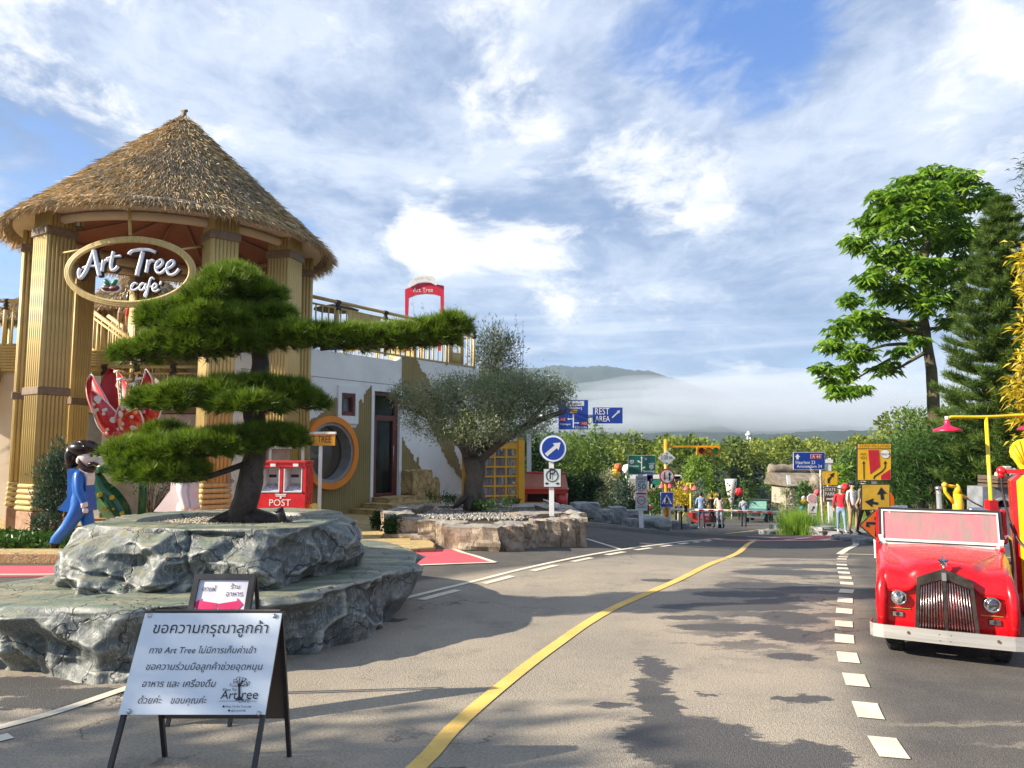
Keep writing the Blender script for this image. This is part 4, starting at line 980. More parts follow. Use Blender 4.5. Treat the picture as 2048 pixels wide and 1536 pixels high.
b = MB(); box_s(b, RC[0] - .02, RC[0] + .02, RC[1] - .65, RC[1] + .65, -.24, -.215); b.build('mullion', mat('mullion_grey', (.1, .11, .11), .5), rw)
b = MB(); b.ball(FL(RC[0] + .25, RC[1] + .25, -.7), (.16, .16, .3)); b.ball(FL(RC[0] - .3, RC[1] + .35, -.8), (.2, .2, .16)); b.ball(FL(RC[0] + .2, RC[1] - .4, -.7), (.2, .1, .28)); b.build('stored_goods', mat('pale_goods', (.30, .36, .34), .7), rw)
# bamboo railing on the roof terrace
def railing(name, label, A, B, z0, posts, panels, group=None, h=1.12, tight=.20, par=None, lat=True, cat='railing'):
    A = Vector(A); B = Vector(B); e = (B - A).normalized(); L = (B - A).length; T = thing(name, label, cat, A, group=group) if par is None else par
    loc = Vector((0, 0, 0)) if par is None else A
    q = lambda s, z, d=0: loc + e * s + Vector((0, 0, z - A.z)) + Vector((e.y, -e.x, 0)) * d
    for z_, r_ in ((z0 + h, .045), (z0 + h - .16, .026), (z0 + .02, .028)):
        b = MB(); b.tube([q(0, z_), q(L, z_)], r_, 8); b.build('rail', bamboo, T)
    for s in posts:
        b = MB(); b.tube([q(s, z0 - .05), q(s, z0 + h + .02)], .042, 8); p_ = b.build('post', bamboo, T)
        b = MB()
        for z_ in (z0 + h, z0 + h - .16): b.tube([q(s - .07, z_), q(s + .07, z_)], .056, 8)
        b.tube([q(s, z0 + h - .19), q(s, z0 + h + .04)], .052, 8); b.build('lashing', mat('dark_lashing', (.035, .028, .022), .7), p_)
    s = tight / 2
    while s < L:
        if not any(abs(s - p_) < .06 for p_ in posts) and not any(a < s < c_ for a, c_ in panels):
            b = MB(); b.tube([q(s, z0), q(s, z0 + h - .16)], .020, 6); b.build('baluster', bamboo, T)
        s += tight
    for a, c_ in panels:
        m_ = (a + c_) / 2; b = MB(); s = a
        while s < c_ - .01:
            if abs(s + .02 - m_) < .17 and lat:
                b.tube([q(s + .02, z0 + .02), q(s + .02, z0 + .36)], .024, 6); b.tube([q(s + .02, z0 + .72), q(s + .02, z0 + h - .17)], .024, 6)
            else: b.tube([q(s + .02, z0 + .02), q(s + .02, z0 + h - .17)], .024, 6)
            s += .045
        b.tube([q(m_ - .17, z0 + .37), q(m_ + .17, z0 + .71)], .012, 5); b.tube([q(m_ + .17, z0 + .37), q(m_ - .17, z0 + .71)], .012, 5)
        for z_ in (.36, .72): b.tube([q(m_ - .19, z0 + z_), q(m_ + .19, z0 + z_)], .018, 5)
        b.build('lattice_panel', bamboo, T)
    return T
railing('bamboo_railing', 'bamboo railing running along the top of the white cafe wall', FL(-2.85, 4.2), FL(4.05, 4.2), 4.2, [.25, 1.20, 2.9, 4.1, 5.5, 6.85], [(1.55, 2.7), (5.6, 6.3)])
railing('bamboo_railing', 'bamboo railing at the far end of the roof terrace, seen from its side', FL(4.05, 4.2, -.2), FL(4.05, 4.2, -6), 4.2, [2, 4], [(2.3, 3.4)])
# dark parasol on the terrace
um = thing('parasol', 'dark flat parasol just showing above the terrace railing', 'parasol', FL(-.6, 4.1, -1.2)); b = MB(); b.tube([(0, 0, 0), (0, 0, 1.45)], .02, 6); b.build('pole', black, um)
b = MB(); b.lathe([(.62, 1.32), (.3, 1.42), (.02, 1.5)], n=10, smooth=False); b.build('canopy', mat('dark_canvas', (.03, .03, .03), .8), um)
# red arch sign on the terrace
ar = thing('red_arch_sign', 'red arch frame sign with white Art Tree lettering standing on the roof terrace', 'sign', P(849, 700, 23)); ao = ar.location.copy()
def AP(zx, zy): p = P(780 + zx / 6.827, 540 + zy / 6.827, 23) - ao; return (p.x, p.z)
outer = [AP(*q) for q in ((205, 1100), (205, 262), (300, 226), (380, 182), (460, 168), (545, 172), (640, 196), (735, 214), (735, 540), (690, 1100))]
inner = [AP(*q) for q in ((660, 1100), (690, 540), (688, 350), (600, 326), (480, 318), (350, 335), (255, 375), (245, 600), (262, 1100))]
archred = mat('arch_red', (.62, .02, .05), .4); Mi = Matrix.Identity(4)
b = MB(); b.prism(outer + inner, .12, 0, Mi, 1); b.build('frame', [archred, mat('arch_lit_edge', (.7, .35, .38), .5)], ar)  # edges in a paler red: the sunlit look put into the colour
b = MB(); b.prism([AP(*q) for q in ((245, 215), (280, 150), (370, 100), (470, 78), (590, 92), (622, 135), (650, 188), (632, 216), (560, 178), (470, 160), (375, 178), (300, 222), (275, 245))], .04, 0, Matrix.Translation((0, -.05, 0))); b.build('ribbon', white, ar)
b = MB(); q = AP(315, 295); text(b, 'Art Tree', Mi, q[0], q[1], wid=AP(590, 0)[0] - q[0], offset=.035, y=-.004); q = AP(450, 305); text(b, "CAFE'", Mi, q[0], q[1] - .01, wid=.10, y=-.004)
for a, c_ in ((320, 440), (525, 585)): b.box(((AP(a, 0)[0] + AP(c_, 0)[0]) / 2, -.004, AP(0, 300)[1]), (AP(c_, 0)[0] - AP(a, 0)[0], .003, .006))
b.build('lettering', white, ar)
b = MB()
for k, ch in enumerate('Khao Yai'): u = k / 7; zx = 350 + 200 * u; q = AP(zx, 150 - 28 * math.sin(math.pi * u)); text(b, ch, Mi, q[0], q[1], h=.085, y=-.056) if ch != ' ' else None
b.build('ribbon_lettering', mat('gold_print', (.5, .3, .12), .5), ar)

# ---------------------------------------------------------------- walls and decks behind the pavilion
lw_ = thing('left_wing', 'pale rear wing with bamboo-clad balcony edge behind the thatched pavilion', 'building', (0, 0, 0))
b = MB(); b.box((-9.9, 19.3, 2.0), (12.2, .3, 4.1)); b.build('rear_wall', plaster, lw_)
b = MB(); b.box((-13.7, 17.3, 1.75), (4.4, .3, 3.5)); b.build('front_wall', cream, lw_)
b = MB(); b.box((-10, 22.6, 3.98), (12.6, 6.4, .14)); b.box((-13.7, 18.2, 3.97), (4.4, 2.1, .12)); b.build('upper_deck', mat('deck_board', (.28, .20, .12), .8), lw_)
for i in range(9):
    for x0, x1, y_ in ((-16, -11.35, 17.06), (-11.3, -9.55, 17.85)):
        b = MB(); b.tube([(x0, y_, 3.48 + i * .066), (x1, y_, 3.48 + i * .066)], .036, 7); b.build('fascia_pole', bamboo, lw_)
b = MB(); b.box((-10.4, 18.0, 3.75), (1.8, .2, .6)); b.build('fascia_board', bamboo_core, lw_)
# landing and its lower wall
b = MB(); b.box((-8.4, 18.2, 2.56), (4.0, 1.6, .12)); b.build('landing', mat('deck_board', (.28, .20, .12), .8), lw_)
b = MB(); b.box((-9.9, 17.5, 1.25), (.7, .1, 2.4), 0); b.box((-9.42, 17.46, 1.35), (.26, .16, 2.3), 1); b.box((-7.75, 17.5, 2.0), (3.0, .1, .95), 2); b.box((-7.75, 17.52, .7), (3.0, .1, 1.5), 3)
b.build('lower_wall', [mat('panel_grey', (.45, .46, .46), .6), white, mat('panel_pink', (.60, .47, .45), .7), mat('panel_shade', (.42, .40, .37), .8)], lw_)
b = MB(); b.box((-10.3, 17.55, 2.1), (.6, .05, .9)); b.build('dark_opening', inside, lw_)
railing('bamboo_railing', 'bamboo railing round the lower landing behind the red flower', (-10.35, 17.2, 2.62), (-7.0, 17.2, 2.62), 2.62, [.05, .9, 1.65, 2.5], [], h=.95, tight=.24)
railing('bamboo_railing', 'bamboo railing on the upper left balcony beside the first column', (-14.5, 17.1, 4.05), (-11.35, 17.1, 4.05), 4.05, [1.3, 2.72], [(1.5, 2.5)], h=1.05)
st = thing('deck_stairs', 'bamboo stairs climbing to the upper deck inside the pavilion', 'stairs', (0, 0, 0))
for i in range(8):
    b = MB(); b.box((-8.35 - i * .25, 18.45, 2.74 + i * .18), (.28, .8, .05)); b.build('tread', mat('tread_wood', (.25, .16, .09), .7), st)
for y_ in (18.05, 18.85):
    b = MB(); b.tube([(-8.2, y_, 2.6), (-10.3, y_, 4.1)], .06, 8); b.build('stringer', bamboo, st)
    for dz, r_ in ((.92, .05), (.78, .028)):
        b = MB(); b.tube([(-8.1, y_, 2.55 + dz), (-10.35, y_, 4.15 + dz)], r_, 8); b.build('handrail', bamboo, st)
    for i in range(12):
        x_ = -8.2 - i * .185; b = MB(); b.tube([(x_, y_, 2.62 + i * .134), (x_, y_, 2.62 + i * .134 + .85)], .02, 6); b.build('baluster', bamboo, st)
# smaller thatched hut on the upper deck, seen through the pavilion
hut = thing('thatched_hut', 'small thatched hut on the upper deck seen through the oval sign', 'hut', (-12.35, 24.6, 4.0)); hz0 = P(240, 545, 24.6).z - 4.0; he = P(240, 612, 23).z - 4.0
pr2 = [(.04, hz0), (.6, hz0 - .28), (1.2, hz0 - .75), (1.6, he + .25), (1.78, he)]
b = MB(); b.lathe(pr2 + [(1.6, he + .02)], n=32); rf = b.build('roof', thatchb, hut, recalc=False); stuff(leafobj('thatch', thatch((0, 0, 0), pr2, 6000, .26, .02, 8, 1400), thatchm, rf))
b = MB(); b.lathe([(1.55, he - .1), (1.55, he + .05), (.1, he + .4), (.1, he + .42), (1.62, he + .1), (1.62, he - .1)], n=24, caps=False); b.build('ceiling', mat('orange_board', (.62, .20, .04), .6), hut)
for a in (-140, -95, -50, 0, 60, 120, 180):
    b = MB(); x_, y_ = 1.25 * math.cos(R(a)), 1.25 * math.sin(R(a))
    for i in range(9): b.tube([(x_ + .14 * math.cos(i * .7), y_ + .14 * math.sin(i * .7), 0), (x_ + .14 * math.cos(i * .7), y_ + .14 * math.sin(i * .7), he)], .05, 6)
    b.build('column', bamboo, hut)
# shaggy eave at the left edge, over the ground-floor opening
b = MB(); b.box((-12.9, 16.75, 3.35), (2.3, .6, .3)); eh = thing('eave_thatch', 'shaggy brown thatch eave at the far left under the balcony', 'roof', (0, 0, 0)); b.build('roof', thatchb, eh)
rs = np.random.default_rng(3); n = 1500; pos = np.stack([rs.uniform(-14, -11.75, n), rs.uniform(16.42, 16.6, n), rs.uniform(2.95, 3.45, n)], 1); stuff(leafobj('thatch', needles_quad(pos, rs.normal(size=(n, 3)) * .15 + np.array([0, -.1, -1]), .5, .018, rs), thatchm, eh))
# another thatched roof peeking out at the far left
h2 = thing('thatched_hut', 'orange-lit thatched roof edge beyond the left balcony railing', 'hut', (-17.95, 27, 3.0)); zz = P(40, 636, 27).z - 3.0
pr3 = [(.05, zz + .75), (.4, zz + .5), (.8, zz + .05), (.95, zz - .15)]
b = MB(); b.lathe(pr3, n=28); rf = b.build('roof', thatchb, h2, recalc=False); stuff(leafobj('thatch', thatch((0, 0, 0), pr3, 4000, .2, .02, 9, 900), thatchm, rf)); b = MB(); [b.tube([(.6 * math.cos(k), .6 * math.sin(k), 0), (.6 * math.cos(k), .6 * math.sin(k), zz)], .08, 6) for k in (0, 1.6, 3.1, 4.7)]; b.build('posts', bamboo, h2)
# ---------------------------------------------------------------- forecourt garden, tan planter, street things on the left
sandst = rockmat('yellow_sandstone', (.42, .29, .11), (.50, .36, .16), (.33, .22, .09), (.20, .12, .05), ((.52, .40, .18), (.44, .32, .13)), .25, 1.4)
tanst = rockmat('tan_rock', (.30, .235, .165), (.38, .30, .21), (.22, .175, .125), (.14, .10, .07), ((.36, .33, .28), (.28, .255, .215)), .3, 1.6)
def slabpoly(name, pts, z0, z1, m, parent=None, step=.5, chip=.03, seed=1):
    """a paved level with a rough natural edge"""
    L = closed(pts, max(24, int(len(pts) * 9))); V = []; F = []; n = len(L); cen = sum((Vector(p) for p in pts), Vector((0, 0))) / len(pts)
    for i, (z, ins) in enumerate(((z0, .0), (z0 + (z1 - z0) * .5, -.01), (z1 - .015, 0), (z1, .03))):
        for p in L:
            o = (p - cen).normalized(); q = p - o * ins + o * chip * vn((p.x * 3, p.y * 3, z * 9 + seed)) * 1.5; V.append((q.x, q.y, z + (.01 * vn((p.x * 4, p.y * 4, 3)) if i > 1 else 0)))
        if i: F += [((i - 1) * n + j, (i - 1) * n + (j + 1) % n, i * n + (j + 1) % n, i * n + j) for j in range(n)]
    tri = geometry.tessellate_polygon([[Vector(v) for v in V[-n:]]]); F += [tuple(3 * n + q for q in t_) for t_ in tri]
    me = bpy.data.meshes.new(name); me.from_pydata(V, [], F); return link(name, me, m, parent)
gp = slabpoly('garden_terrace', [(-16, 11.1), (-12, 11.0), (-8.4, 11.05), (-6, 11.5), (-3.5, 11.9), (-2.0, 12.05), (-1.25, 12.15), (-1.5, 13.3), (-2.25, 14.4), (-2.3, 16.5), (-.5, 19.5), (1.2, 23.5), (-2, 25), (-8, 24), (-16, 19.4)], -.6, .075, sandst)
struct(gp)
# rough kerb stones of the left bed
kx = -13.2
while kx < -5.4:
    l_ = rnd.uniform(1.2, 2.1); b = MB(); b.box((0, 0, 0), (l_ - .015, .48, .16), bev=.02); o = b.build('kerb_stone', sandst); o.location = (kx + l_ / 2, 10.95 + .035 * (kx + 9.5) * (kx > -9.5), .09)
    struct(o); kx += l_
def boulder(name, c, size, seed, m, parent=None, rz=0., sub=4, amp=.16, box=.75):
    bm = bmesh.new(); bmesh.ops.create_cube(bm, size=2); bmesh.ops.subdivide_edges(bm, edges=bm.edges[:], cuts=sub, use_grid_fill=True)
    s_ = Vector((seed * 1.7, seed * .9, seed * 2.3))
    for v in bm.verts:
        p = v.co.copy(); q = p.normalized() * 1.22; p = p * box + q * (1 - box)
        d, _ = noise.voronoi(p * 1.15 + s_); p += p.normalized() * ((d[0] - .5) * amp * 1.6 + vn(p * 2.1 + s_) * amp * .45); v.co = p
    for f in bm.faces: f.smooth = False
    me = bpy.data.meshes.new(name); bm.to_mesh(me); bm.free()
    me.transform(Matrix.Rotation(rz, 4, 'Z') @ Matrix.Diagonal((size[0] / 2, size[1] / 2, size[2] / 2, 1)))
    o = link(name, me, m, parent); o.location = c; 
    return o
# stone steps and the rock by the door
sp = thing('door_steps', 'three rough yellow sandstone steps below the glass door', 'steps', (0, 0, 0))
for s0, s1, d1, z0, z1 in ((-.42, .72, .50, .05, .41), (-.75, .85, .95, .03, .28), (-1.15, .55, 1.45, .0, .16)):
    n_ = 2 if s1 - s0 < 1.4 else 3
    for i in range(n_):
        a = s0 + (s1 - s0) * i / n_; c_ = s0 + (s1 - s0) * (i + 1) / n_; c = FL((a + c_) / 2, (z0 + z1) / 2, d1 / 2 + .1)
        boulder('stone', c, (c_ - a + .03, d1 + .1, z1 - z0 + .06), i + d1 * 7, sandst, sp, math.atan2(FE.y, FE.x), 7, .12, .90)
rk = thing('sandstone_pillar', 'stacked yellow sandstone blocks leaning against the wall right of the door', 'rock', (0, 0, 0))
for i, (s_, z_, w_, h_) in enumerate(((.92, .78, .48, .62), (1.28, .86, .42, .5), (1.62, .62, .44, .58), (1.0, .38, .5, .5), (1.42, .36, .42, .55), (1.72, .2, .36, .4), (1.05, .1, .6, .3), (1.5, .05, .5, .25))):
    boulder('stone', FL(s_, z_, .22), (w_, .5, h_), i * 3.7, sandst, rk, math.atan2(FE.y, FE.x), 7, .22, .82)
# tan rock planter round the olive tree
tp_ = thing('tan_rock_planter', 'low planter of tan rock blocks around the olive tree', 'planter', (0, 0, 0))
def zt(px, py, Y): return P(px, py, Y)
blocks = [  # (x, y, w, d, z0, z1, rz, seed)
 (-2.15, 14.3, .50, .75, -.1, .46, .2, 1), (-1.80, 13.75, .52, .42, .10, .40, .1, 2), (-1.98, 13.62, .55, .4, -.1, .14, -.1, 3), (-1.42, 13.5, .44, .40, .12, .39, .05, 4), (-1.50, 13.32, .50, .38, -.1, .15, .1, 5), (-1.05, 13.25, .48, .5, -.1, .38, 0, 6),
 (-.62, 12.85, .86, .72, -.15, .36, -.13, 7), (-.05, 13.0, .40, .8, -.15, .36, .1, 8), (.25, 13.42, .34, .5, -.2, .34, .05, 9), (.24, 13.2, .26, .3, -.25, .08, .1, 10), (.58, 13.62, .44, .55, -.3, .38, .12, 11), (.92, 13.72, .38, .55, -.3, .40, 0, 12), (1.14, 14.05, .30, .8, -.3, .40, .1, 13),
 (1.10, 14.9, .5, .9, -.3, .42, .1, 14), (.9, 15.8, .6, 1.0, -.2, .46, .2, 15), (.2, 16.7, .9, .5, -.2, .42, .3, 16), (-.7, 17.1, 1.0, .4, -.2, .42, .1, 17), (-1.6, 16.9, .9, .4, -.2, .42, -.2, 18), (-2.2, 15.9, .5, 1.1, -.2, .44, 0, 19), (-2.3, 15.0, .45, .9, -.2, .44, 0, 20), (.45, 14.6, .9, .7, .1, .43, .5, 21)]
for x, y, w_, d_, z0, z1, rz, sd_ in blocks:
    boulder('stone', (x, y, (z0 + z1) / 2), (w_ + .05, d_ + .05, z1 - z0), sd_ * 2.3, tanst, tp_, rz, 9, .20, .93)
struct(slabpoly('planter_soil_bed', [(-2.0, 14.2), (-1, 13.7), (.2, 13.7), (.9, 14.4), (.7, 16.3), (-.5, 16.9), (-1.8, 16.6)], -.1, .34, soil, chip=0))
gravel('gravel', 'grey gravel inside the tan planter under the olive tree', [(-1.9, 14.2), (-1, 13.7), (.1, 13.7), (.6, 14.4), (.5, 15.8), (-.5, 16.4), (-1.6, 16.2)], .35, 2600, .028, mat('grey_gravel', (.34, .32, .28), .85, (.20, .19, .17), 30, island=.5), 6, soil)

# olive tree
olive = leafmat('olive_leaves', (.09, .125, .055), (.33, .37, .225), .18, .45)
obark = rockmat('olive_bark', (.060, .045, .034), (.105, .082, .062), (.15, .12, .095), (.23, .19, .155), ((.1, .08, .06), (.1, .08, .06)), .4, 2.2)
OB = P(945, 1008, 15.4)
ot = thing('olive_tree', 'old olive tree with grey-green crown in the tan rock planter', 'tree', OB)
def OP(px, py, dy=0): return P(px, py, 15.4 + dy) - OB
mb = MB()
def olimb(pts, r0, r1, n=10):
    L = resample([OP(*q) for q in pts], .12); mb.tube(L, [r0 + (r1 - r0) * i / len(L) for i in range(len(L))], n)
olimb([(945, 1020), (946, 985), (948, 950), (944, 915)], .20, .175, 18); olimb([(962, 1020), (958, 970), (962, 920)], .11, .10, 12)
for a in ((905, 1016, -.2), (985, 1016, -.2), (940, 1020, -.4), (975, 1012, .2)): mb.tube([OP(945, 985), OP(*a)], [.12, .03], 8)
olimb([(942, 925), (925, 890), (890, 860, .1), (850, 830, .1), (810, 815, 0)], .13, .03); olimb([(955, 925), (985, 895), (1030, 865, -.1), (1080, 840, -.1), (1130, 822, 0)], .12, .04)
olimb([(948, 915), (950, 870), (930, 820), (900, 780)], .14, .03); olimb([(955, 900), (990, 850), (1030, 800, .2), (1060, 770, .3)], .13, .03); olimb([(890, 862), (870, 800, -.2), (850, 780, -.2)], .07, .02); olimb([(1040, 862), (1080, 820, .3), (1110, 780, .3)], .07, .02)
olimb([(945, 905, -.2), (920, 860, -.7), (910, 830, -.9)], .10, .03); olimb([(965, 900, .2), (1000, 850, .8), (1010, 800, 1)], .10, .03)
mb.v = [tuple(Vector(v) + Vector((vn((v[0] * 9, v[1] * 9, v[2] * 4)), vn((v[1] * 9, v[0] * 9, v[2] * 4)), 0)) * .03) for v in mb.v]
mb.build('trunk', obark, ot, recalc=False)
k = 15.4 / FPX
ol = [(835, 800, 46, 30, .0), (880, 790, 50, 36, -.3), (930, 800, 60, 42, -.5), (985, 790, 56, 38, -.4), (1035, 790, 56, 44, -.1), (1085, 785, 46, 40, .2), (1120, 785, 34, 28, .1), (850, 840, 40, 30, -.2), (900, 850, 46, 34, -.6), (960, 850, 56, 36, -.8), (1020, 845, 46, 34, -.4), (1075, 840, 34, 26, 0), (805, 790, 26, 28, .1), (910, 866, 28, 16, -.6), (1000, 862, 28, 14, -.3), (1000, 770, 50, 26, .6), (920, 775, 50, 24, .5), (1130, 800, 22, 18, .1)]
lobes = [(*OP(a, c_, dy), rx * k, rx * k * .85, rz * k) for a, c_, rx, rz, dy in ol]
leafobj('crown', crown_np(lobes, 34000, .075, .017, np.random.default_rng(21), .35, .2, .7, .1, .1), olive, ot)

# small round shrubs and bed plants
shrubm = leafmat('shrub_leaves', (.012, .045, .010), (.035, .085, .02), .15, .35)
for i, (px, py, Y, r_, lab) in enumerate(((760, 1060, 14.9, .155, 'small dark round shrub in the yellow paving, the one nearer the door steps'), (788, 1084, 13.6, .16, 'small dark round shrub in the yellow paving, the one nearer the road'))):
    c = P(px, py, Y); c.z = .06; T = thing('shrub', lab, 'shrub', c, group='two clipped shrubs by the steps'); b = MB(); b.lathe([(.28, 0), (.25, .015)], n=14); b.build('soil_patch', soil, T)
    b = MB(); [b.tube([(0, 0, 0), (rnd.uniform(-.1, .1), rnd.uniform(-.1, .1), .3)], .012, 5) for _ in range(6)]; b.build('stems', bark, T)
    leafobj('crown', crown_np([(0, 0, .20, r_, r_, r_ * .85), (.03, 0, .25, r_ * .7, r_ * .7, r_ * .7)], 2600, .05, .026, np.random.default_rng(i + 3), .4), shrubm, T)
jun = leafmat('juniper_needles', (.030, .062, .040), (.095, .150, .105), .15, .5)
JB = P(110, 1062, 12.9); JB.z = .05
J = thing('juniper', 'blue-green juniper standing before the first columns behind the walking figure', 'tree', JB); b = MB(); b.tube([(0, 0, 0), (.03, 0, .5), (0, 0, 1.3)], [.03, .025, .008], 7); b.tube([(0, 0, .35), (-.14, 0, .6)], .012, 5); b.build('trunk', bark, J)
q = lambda px, py: P(px, py, 12.9) - JB
jl = [(*q(118, 905), .09, .1, .22), (*q(112, 930), .17, .18, .20), (*q(100, 955), .22, .22, .18), (*q(125, 960), .2, .2, .2), (*q(105, 985), .24, .22, .16), (*q(90, 1010), .17, .18, .12), (*q(112, 1030), .22, .2, .12), (*q(85, 1045), .15, .2, .08), (*q(122, 1010), .2, .2, .12)]
pos = []; rs = np.random.default_rng(8); V, F = crown_np(jl, 5200, .085, .017, rs, .3, .9, .8, -.1, .3); link('crown', mesh_np('crown', V, F), jun, J)
cov = leafmat('bed_leaves', (.02, .06, .012), (.07, .14, .03), .2, .3)
rs = np.random.default_rng(4); n = 9000; pos = np.stack([rs.uniform(-12.5, -6.6, n), rs.uniform(11.5, 13.2, n), rs.uniform(.08, .24, n)], 1); V, F = leaves_np(pos, sph(n, rs) + np.array([0, 0, .8]), .11, .05, rs, .2, .1)
stuff(tag(link('ground_cover', mesh_np('ground_cover', V, F), cov), 'low glossy green plants in the bed before the columns', 'plants'))
for i, (px, py, Y, s_) in enumerate(((890, 1004, 16.6, .22), (905, 1008, 16.4, .18), (960, 1014, 15.0, .16), (1010, 1014, 14.9, .2), (860, 1003, 16.9, .2), (985, 1018, 14.8, .15), (1030, 1012, 15.2, .16))):
    c = P(px, py, Y); T = stuff(tag(leafobj('bed_plant', crown_np([(0, 0, s_ * .35, s_ * .6, s_ * .6, s_ * .5)], 160, .08, .02, np.random.default_rng(i), .2, 1.), cov), 'low green weeds at the foot of the white wall and olive tree', 'plants')); T.location = c

# ---------------------------------------------------------------- red post box, kiosk sign, yellow bin
pb = thing('post_box', 'red double post box with two white letter bays and POST in white', 'post box', P(558, 1082, 13.0) * 1, 0); pb.location.z = .07
o0 = pb.location.copy(); u = 13.0 / FPX
b = MB(); b.prism([(-.42, 0), (.42, 0), (.42, .82), (-.42, .82)], .5, 0, Matrix.Translation((0, .03, 0))); b.box((0, .28, 1.30), (.84, .5, .10), bev=.02)
b.box((-.40, .28, 1.03), (.05, .5, .46)); b.box((.40, .28, 1.03), (.05, .5, .46)); b.box((0, .28, 1.03), (.05, .5, .46)); b.box((0, .50, 1.03), (.8, .05, .46)); b.box((0, .28, 1.355), (.86, .54, .04), bev=.01)
b.prism([(-.42, 0), (-.62, 0), (-.60, .35), (-.50, .66), (-.50, 1.30), (-.42, 1.30)], .46, 0, Matrix.Translation((0, .05, 0))); b.build('body', red, pb)
for x0, x1 in ((-.36, -.03), (.04, .36)):
    b = MB(); m_ = (x0 + x1) / 2; w_ = x1 - x0
    b.box((m_, .42, 1.04), (w_, .02, .40)); b.box((x0 + .008, .23, 1.04), (.016, .40, .40)); b.box((x1 - .008, .23, 1.04), (.016, .40, .40)); b.box((m_, .22, .84), (w_, .40, .02))
    b.quad((x0 + .02, .05, .855), (x1 - .02, .05, .855), (x1 - .02, .40, .97), (x0 + .02, .40, .97), 2); bay = b.build('letter_bay', [white, ink, mat('leaflet_print', (.55, .58, .66), .6, (.22, .25, .36), 26, lo=.5, hi=.56)], pb)
    b = MB(); b.box((m_ - .07, .405, 1.10), (.13, .01, .05)); b.build('slot', black, bay); b = MB(); b.box((m_ + .05, .015, 1.30), (.09, .02, .05)); b.build('name_plate', white, pb)
b = MB(); M = Matrix.Translation((0, .03, 0)); text(b, 'POST', M, -.01, .60, wid=.37, align='C', offset=.02, y=-.004); b.build('lettering', white, pb); b = MB()
for z_, w2 in ((.795, .19), (.768, .17)): b.box((0, .026, z_), (w2, .006, .016))
b.box((0, .026, .742), (.03, .006, .04)); b.build('postal_mark', white, pb); b = MB(); b.box((-.56, .04, 1.06), (.10, .02, .02)); b.box((-.56, .04, 1.02), (.025, .02, .06)); b.build('postal_mark', white, pb)
ks = thing('kiosk_sign', 'amber name board reading KHAO YAI ART TREE over a slim white post', 'sign', P(637, 1040, 14.4)); ks.location.z = .07; ko = ks.location.copy()
K = lambda px, py, dy=0: P(px, py, 14.4 + dy) - ko
a, c_ = K(545, 868), K(670, 891); b = MB(); b.box(((a.x + c_.x) / 2, 0, (a.z + c_.z) / 2), (c_.x - a.x, .06, a.z - c_.z), 0); b.box(((a.x + c_.x) / 2, 0, a.z + .02), (c_.x - a.x + .03, .10, .045), 1); b.build('board', [amber, white], ks)
b = MB(); text(b, 'KHAO YAI ART TREE', Matrix.Translation((0, -.032, 0)), c_.x - .07, c_.z + .055, wid=(c_.x - a.x) * .92, align='R', offset=.012); vs = b.v; b.v = [(v[0], v[1], c_.z + .055 + (v[2] - c_.z - .055) * 1.6) for v in vs]; b.build('lettering', mat('brown_print', (.06, .02, .01), .5), ks)
b = MB(); b.box((0, .04, K(637, 891).z / 2), (.06, .05, K(637, 891).z)); b.build('post', white, ks)
kc = thing('kiosk_counter', 'white framed kiosk counter behind the red post box', 'kiosk', P(560, 1040, 15.0)); kc.location.z = .07; kk = kc.location.copy()
Q = lambda px, py: P(px, py, 15.0) - kk
b = MB()
for px in (513, 541, 606): b.box((Q(px, 900).x, 0, .95), (.05, .05, 1.9))
b.box((Q(560, 0).x, 0, Q(0, 895).z), (1.0, .06, .05)); b.box((Q(560, 0).x, 0, Q(0, 975).z), (1.0, .3, .05)); b.build('frame', white, kc)
b = MB(); b.box((Q(574, 0).x, .05, (Q(0, 897).z + Q(0, 930).z) / 2), (.60, .03, Q(0, 897).z - Q(0, 930).z)); b.build('menu_board', mat('beige_panel', (.38, .31, .25), .6, (.30, .22, .15), 3), kc)
b = MB(); b.box((Q(560, 0).x, .25, .5), (1.0, .5, .95)); b.build('counter', mat('grey_panel', (.3, .3, .3), .6), kc)
b = MB(); b.lathe([(.03, 0), (.035, .1), (.012, .18), (.012, .24)], c=Q(522, 930), n=10); b.build('bottle', mat('green_glass', (.02, .06, .03), .1), kc)
yb = thing('yellow_bin', 'slanted yellow bin beside the red post box', 'bin', P(608, 1060, 13.3)); yb.location.z = .07; b = MB(); b.prism([(-.18, 0), (.24, 0), (.16, .50), (.10, .60), (-.18, .60)], .4, 0); b.build('body', yellow, yb)
# grey floor fan between the pine trunk and post box
fn = thing('floor_fan', 'round grey wire floor fan standing in the shade of the pavilion', 'fan', P(450, 1000, 14.2)); fo = P(450, 1000, 14.2); fc = P(449, 962, 14.2) - fo
b = MB(); b.tube([(fc.x, 0, -.2), (fc.x, 0, fc.z)], .02, 6); b.box((fc.x, 0, -.2), (.3, .3, .03)); b.build('stand', mat('fan_grey', (.2, .2, .2), .4), fn)
b = MB(); Rf = .24
for k_ in range(3): b.tube([(fc.x + Rf * (1 - k_ * .3) * math.cos(t_), -.05, fc.z + Rf * (1 - k_ * .3) * math.sin(t_)) for t_ in np.linspace(0, 6.2832, 33)], .006, 4, caps=False)
for k_ in range(28): b.tube([(fc.x + .04 * math.cos(k_ * .2244), -.06, fc.z + .04 * math.sin(k_ * .2244)), (fc.x + Rf * math.cos(k_ * .2244), -.05, fc.z + Rf * math.sin(k_ * .2244))], .003, 4)
b.lathe([(.05, 0), (.05, .02)], c=(fc.x, -.06, fc.z), M=Matrix.Rotation(R(90), 3, 'X'), n=14); b.build('cage', mat('fan_wire', (.4, .4, .4), .4), fn)
b = MB()
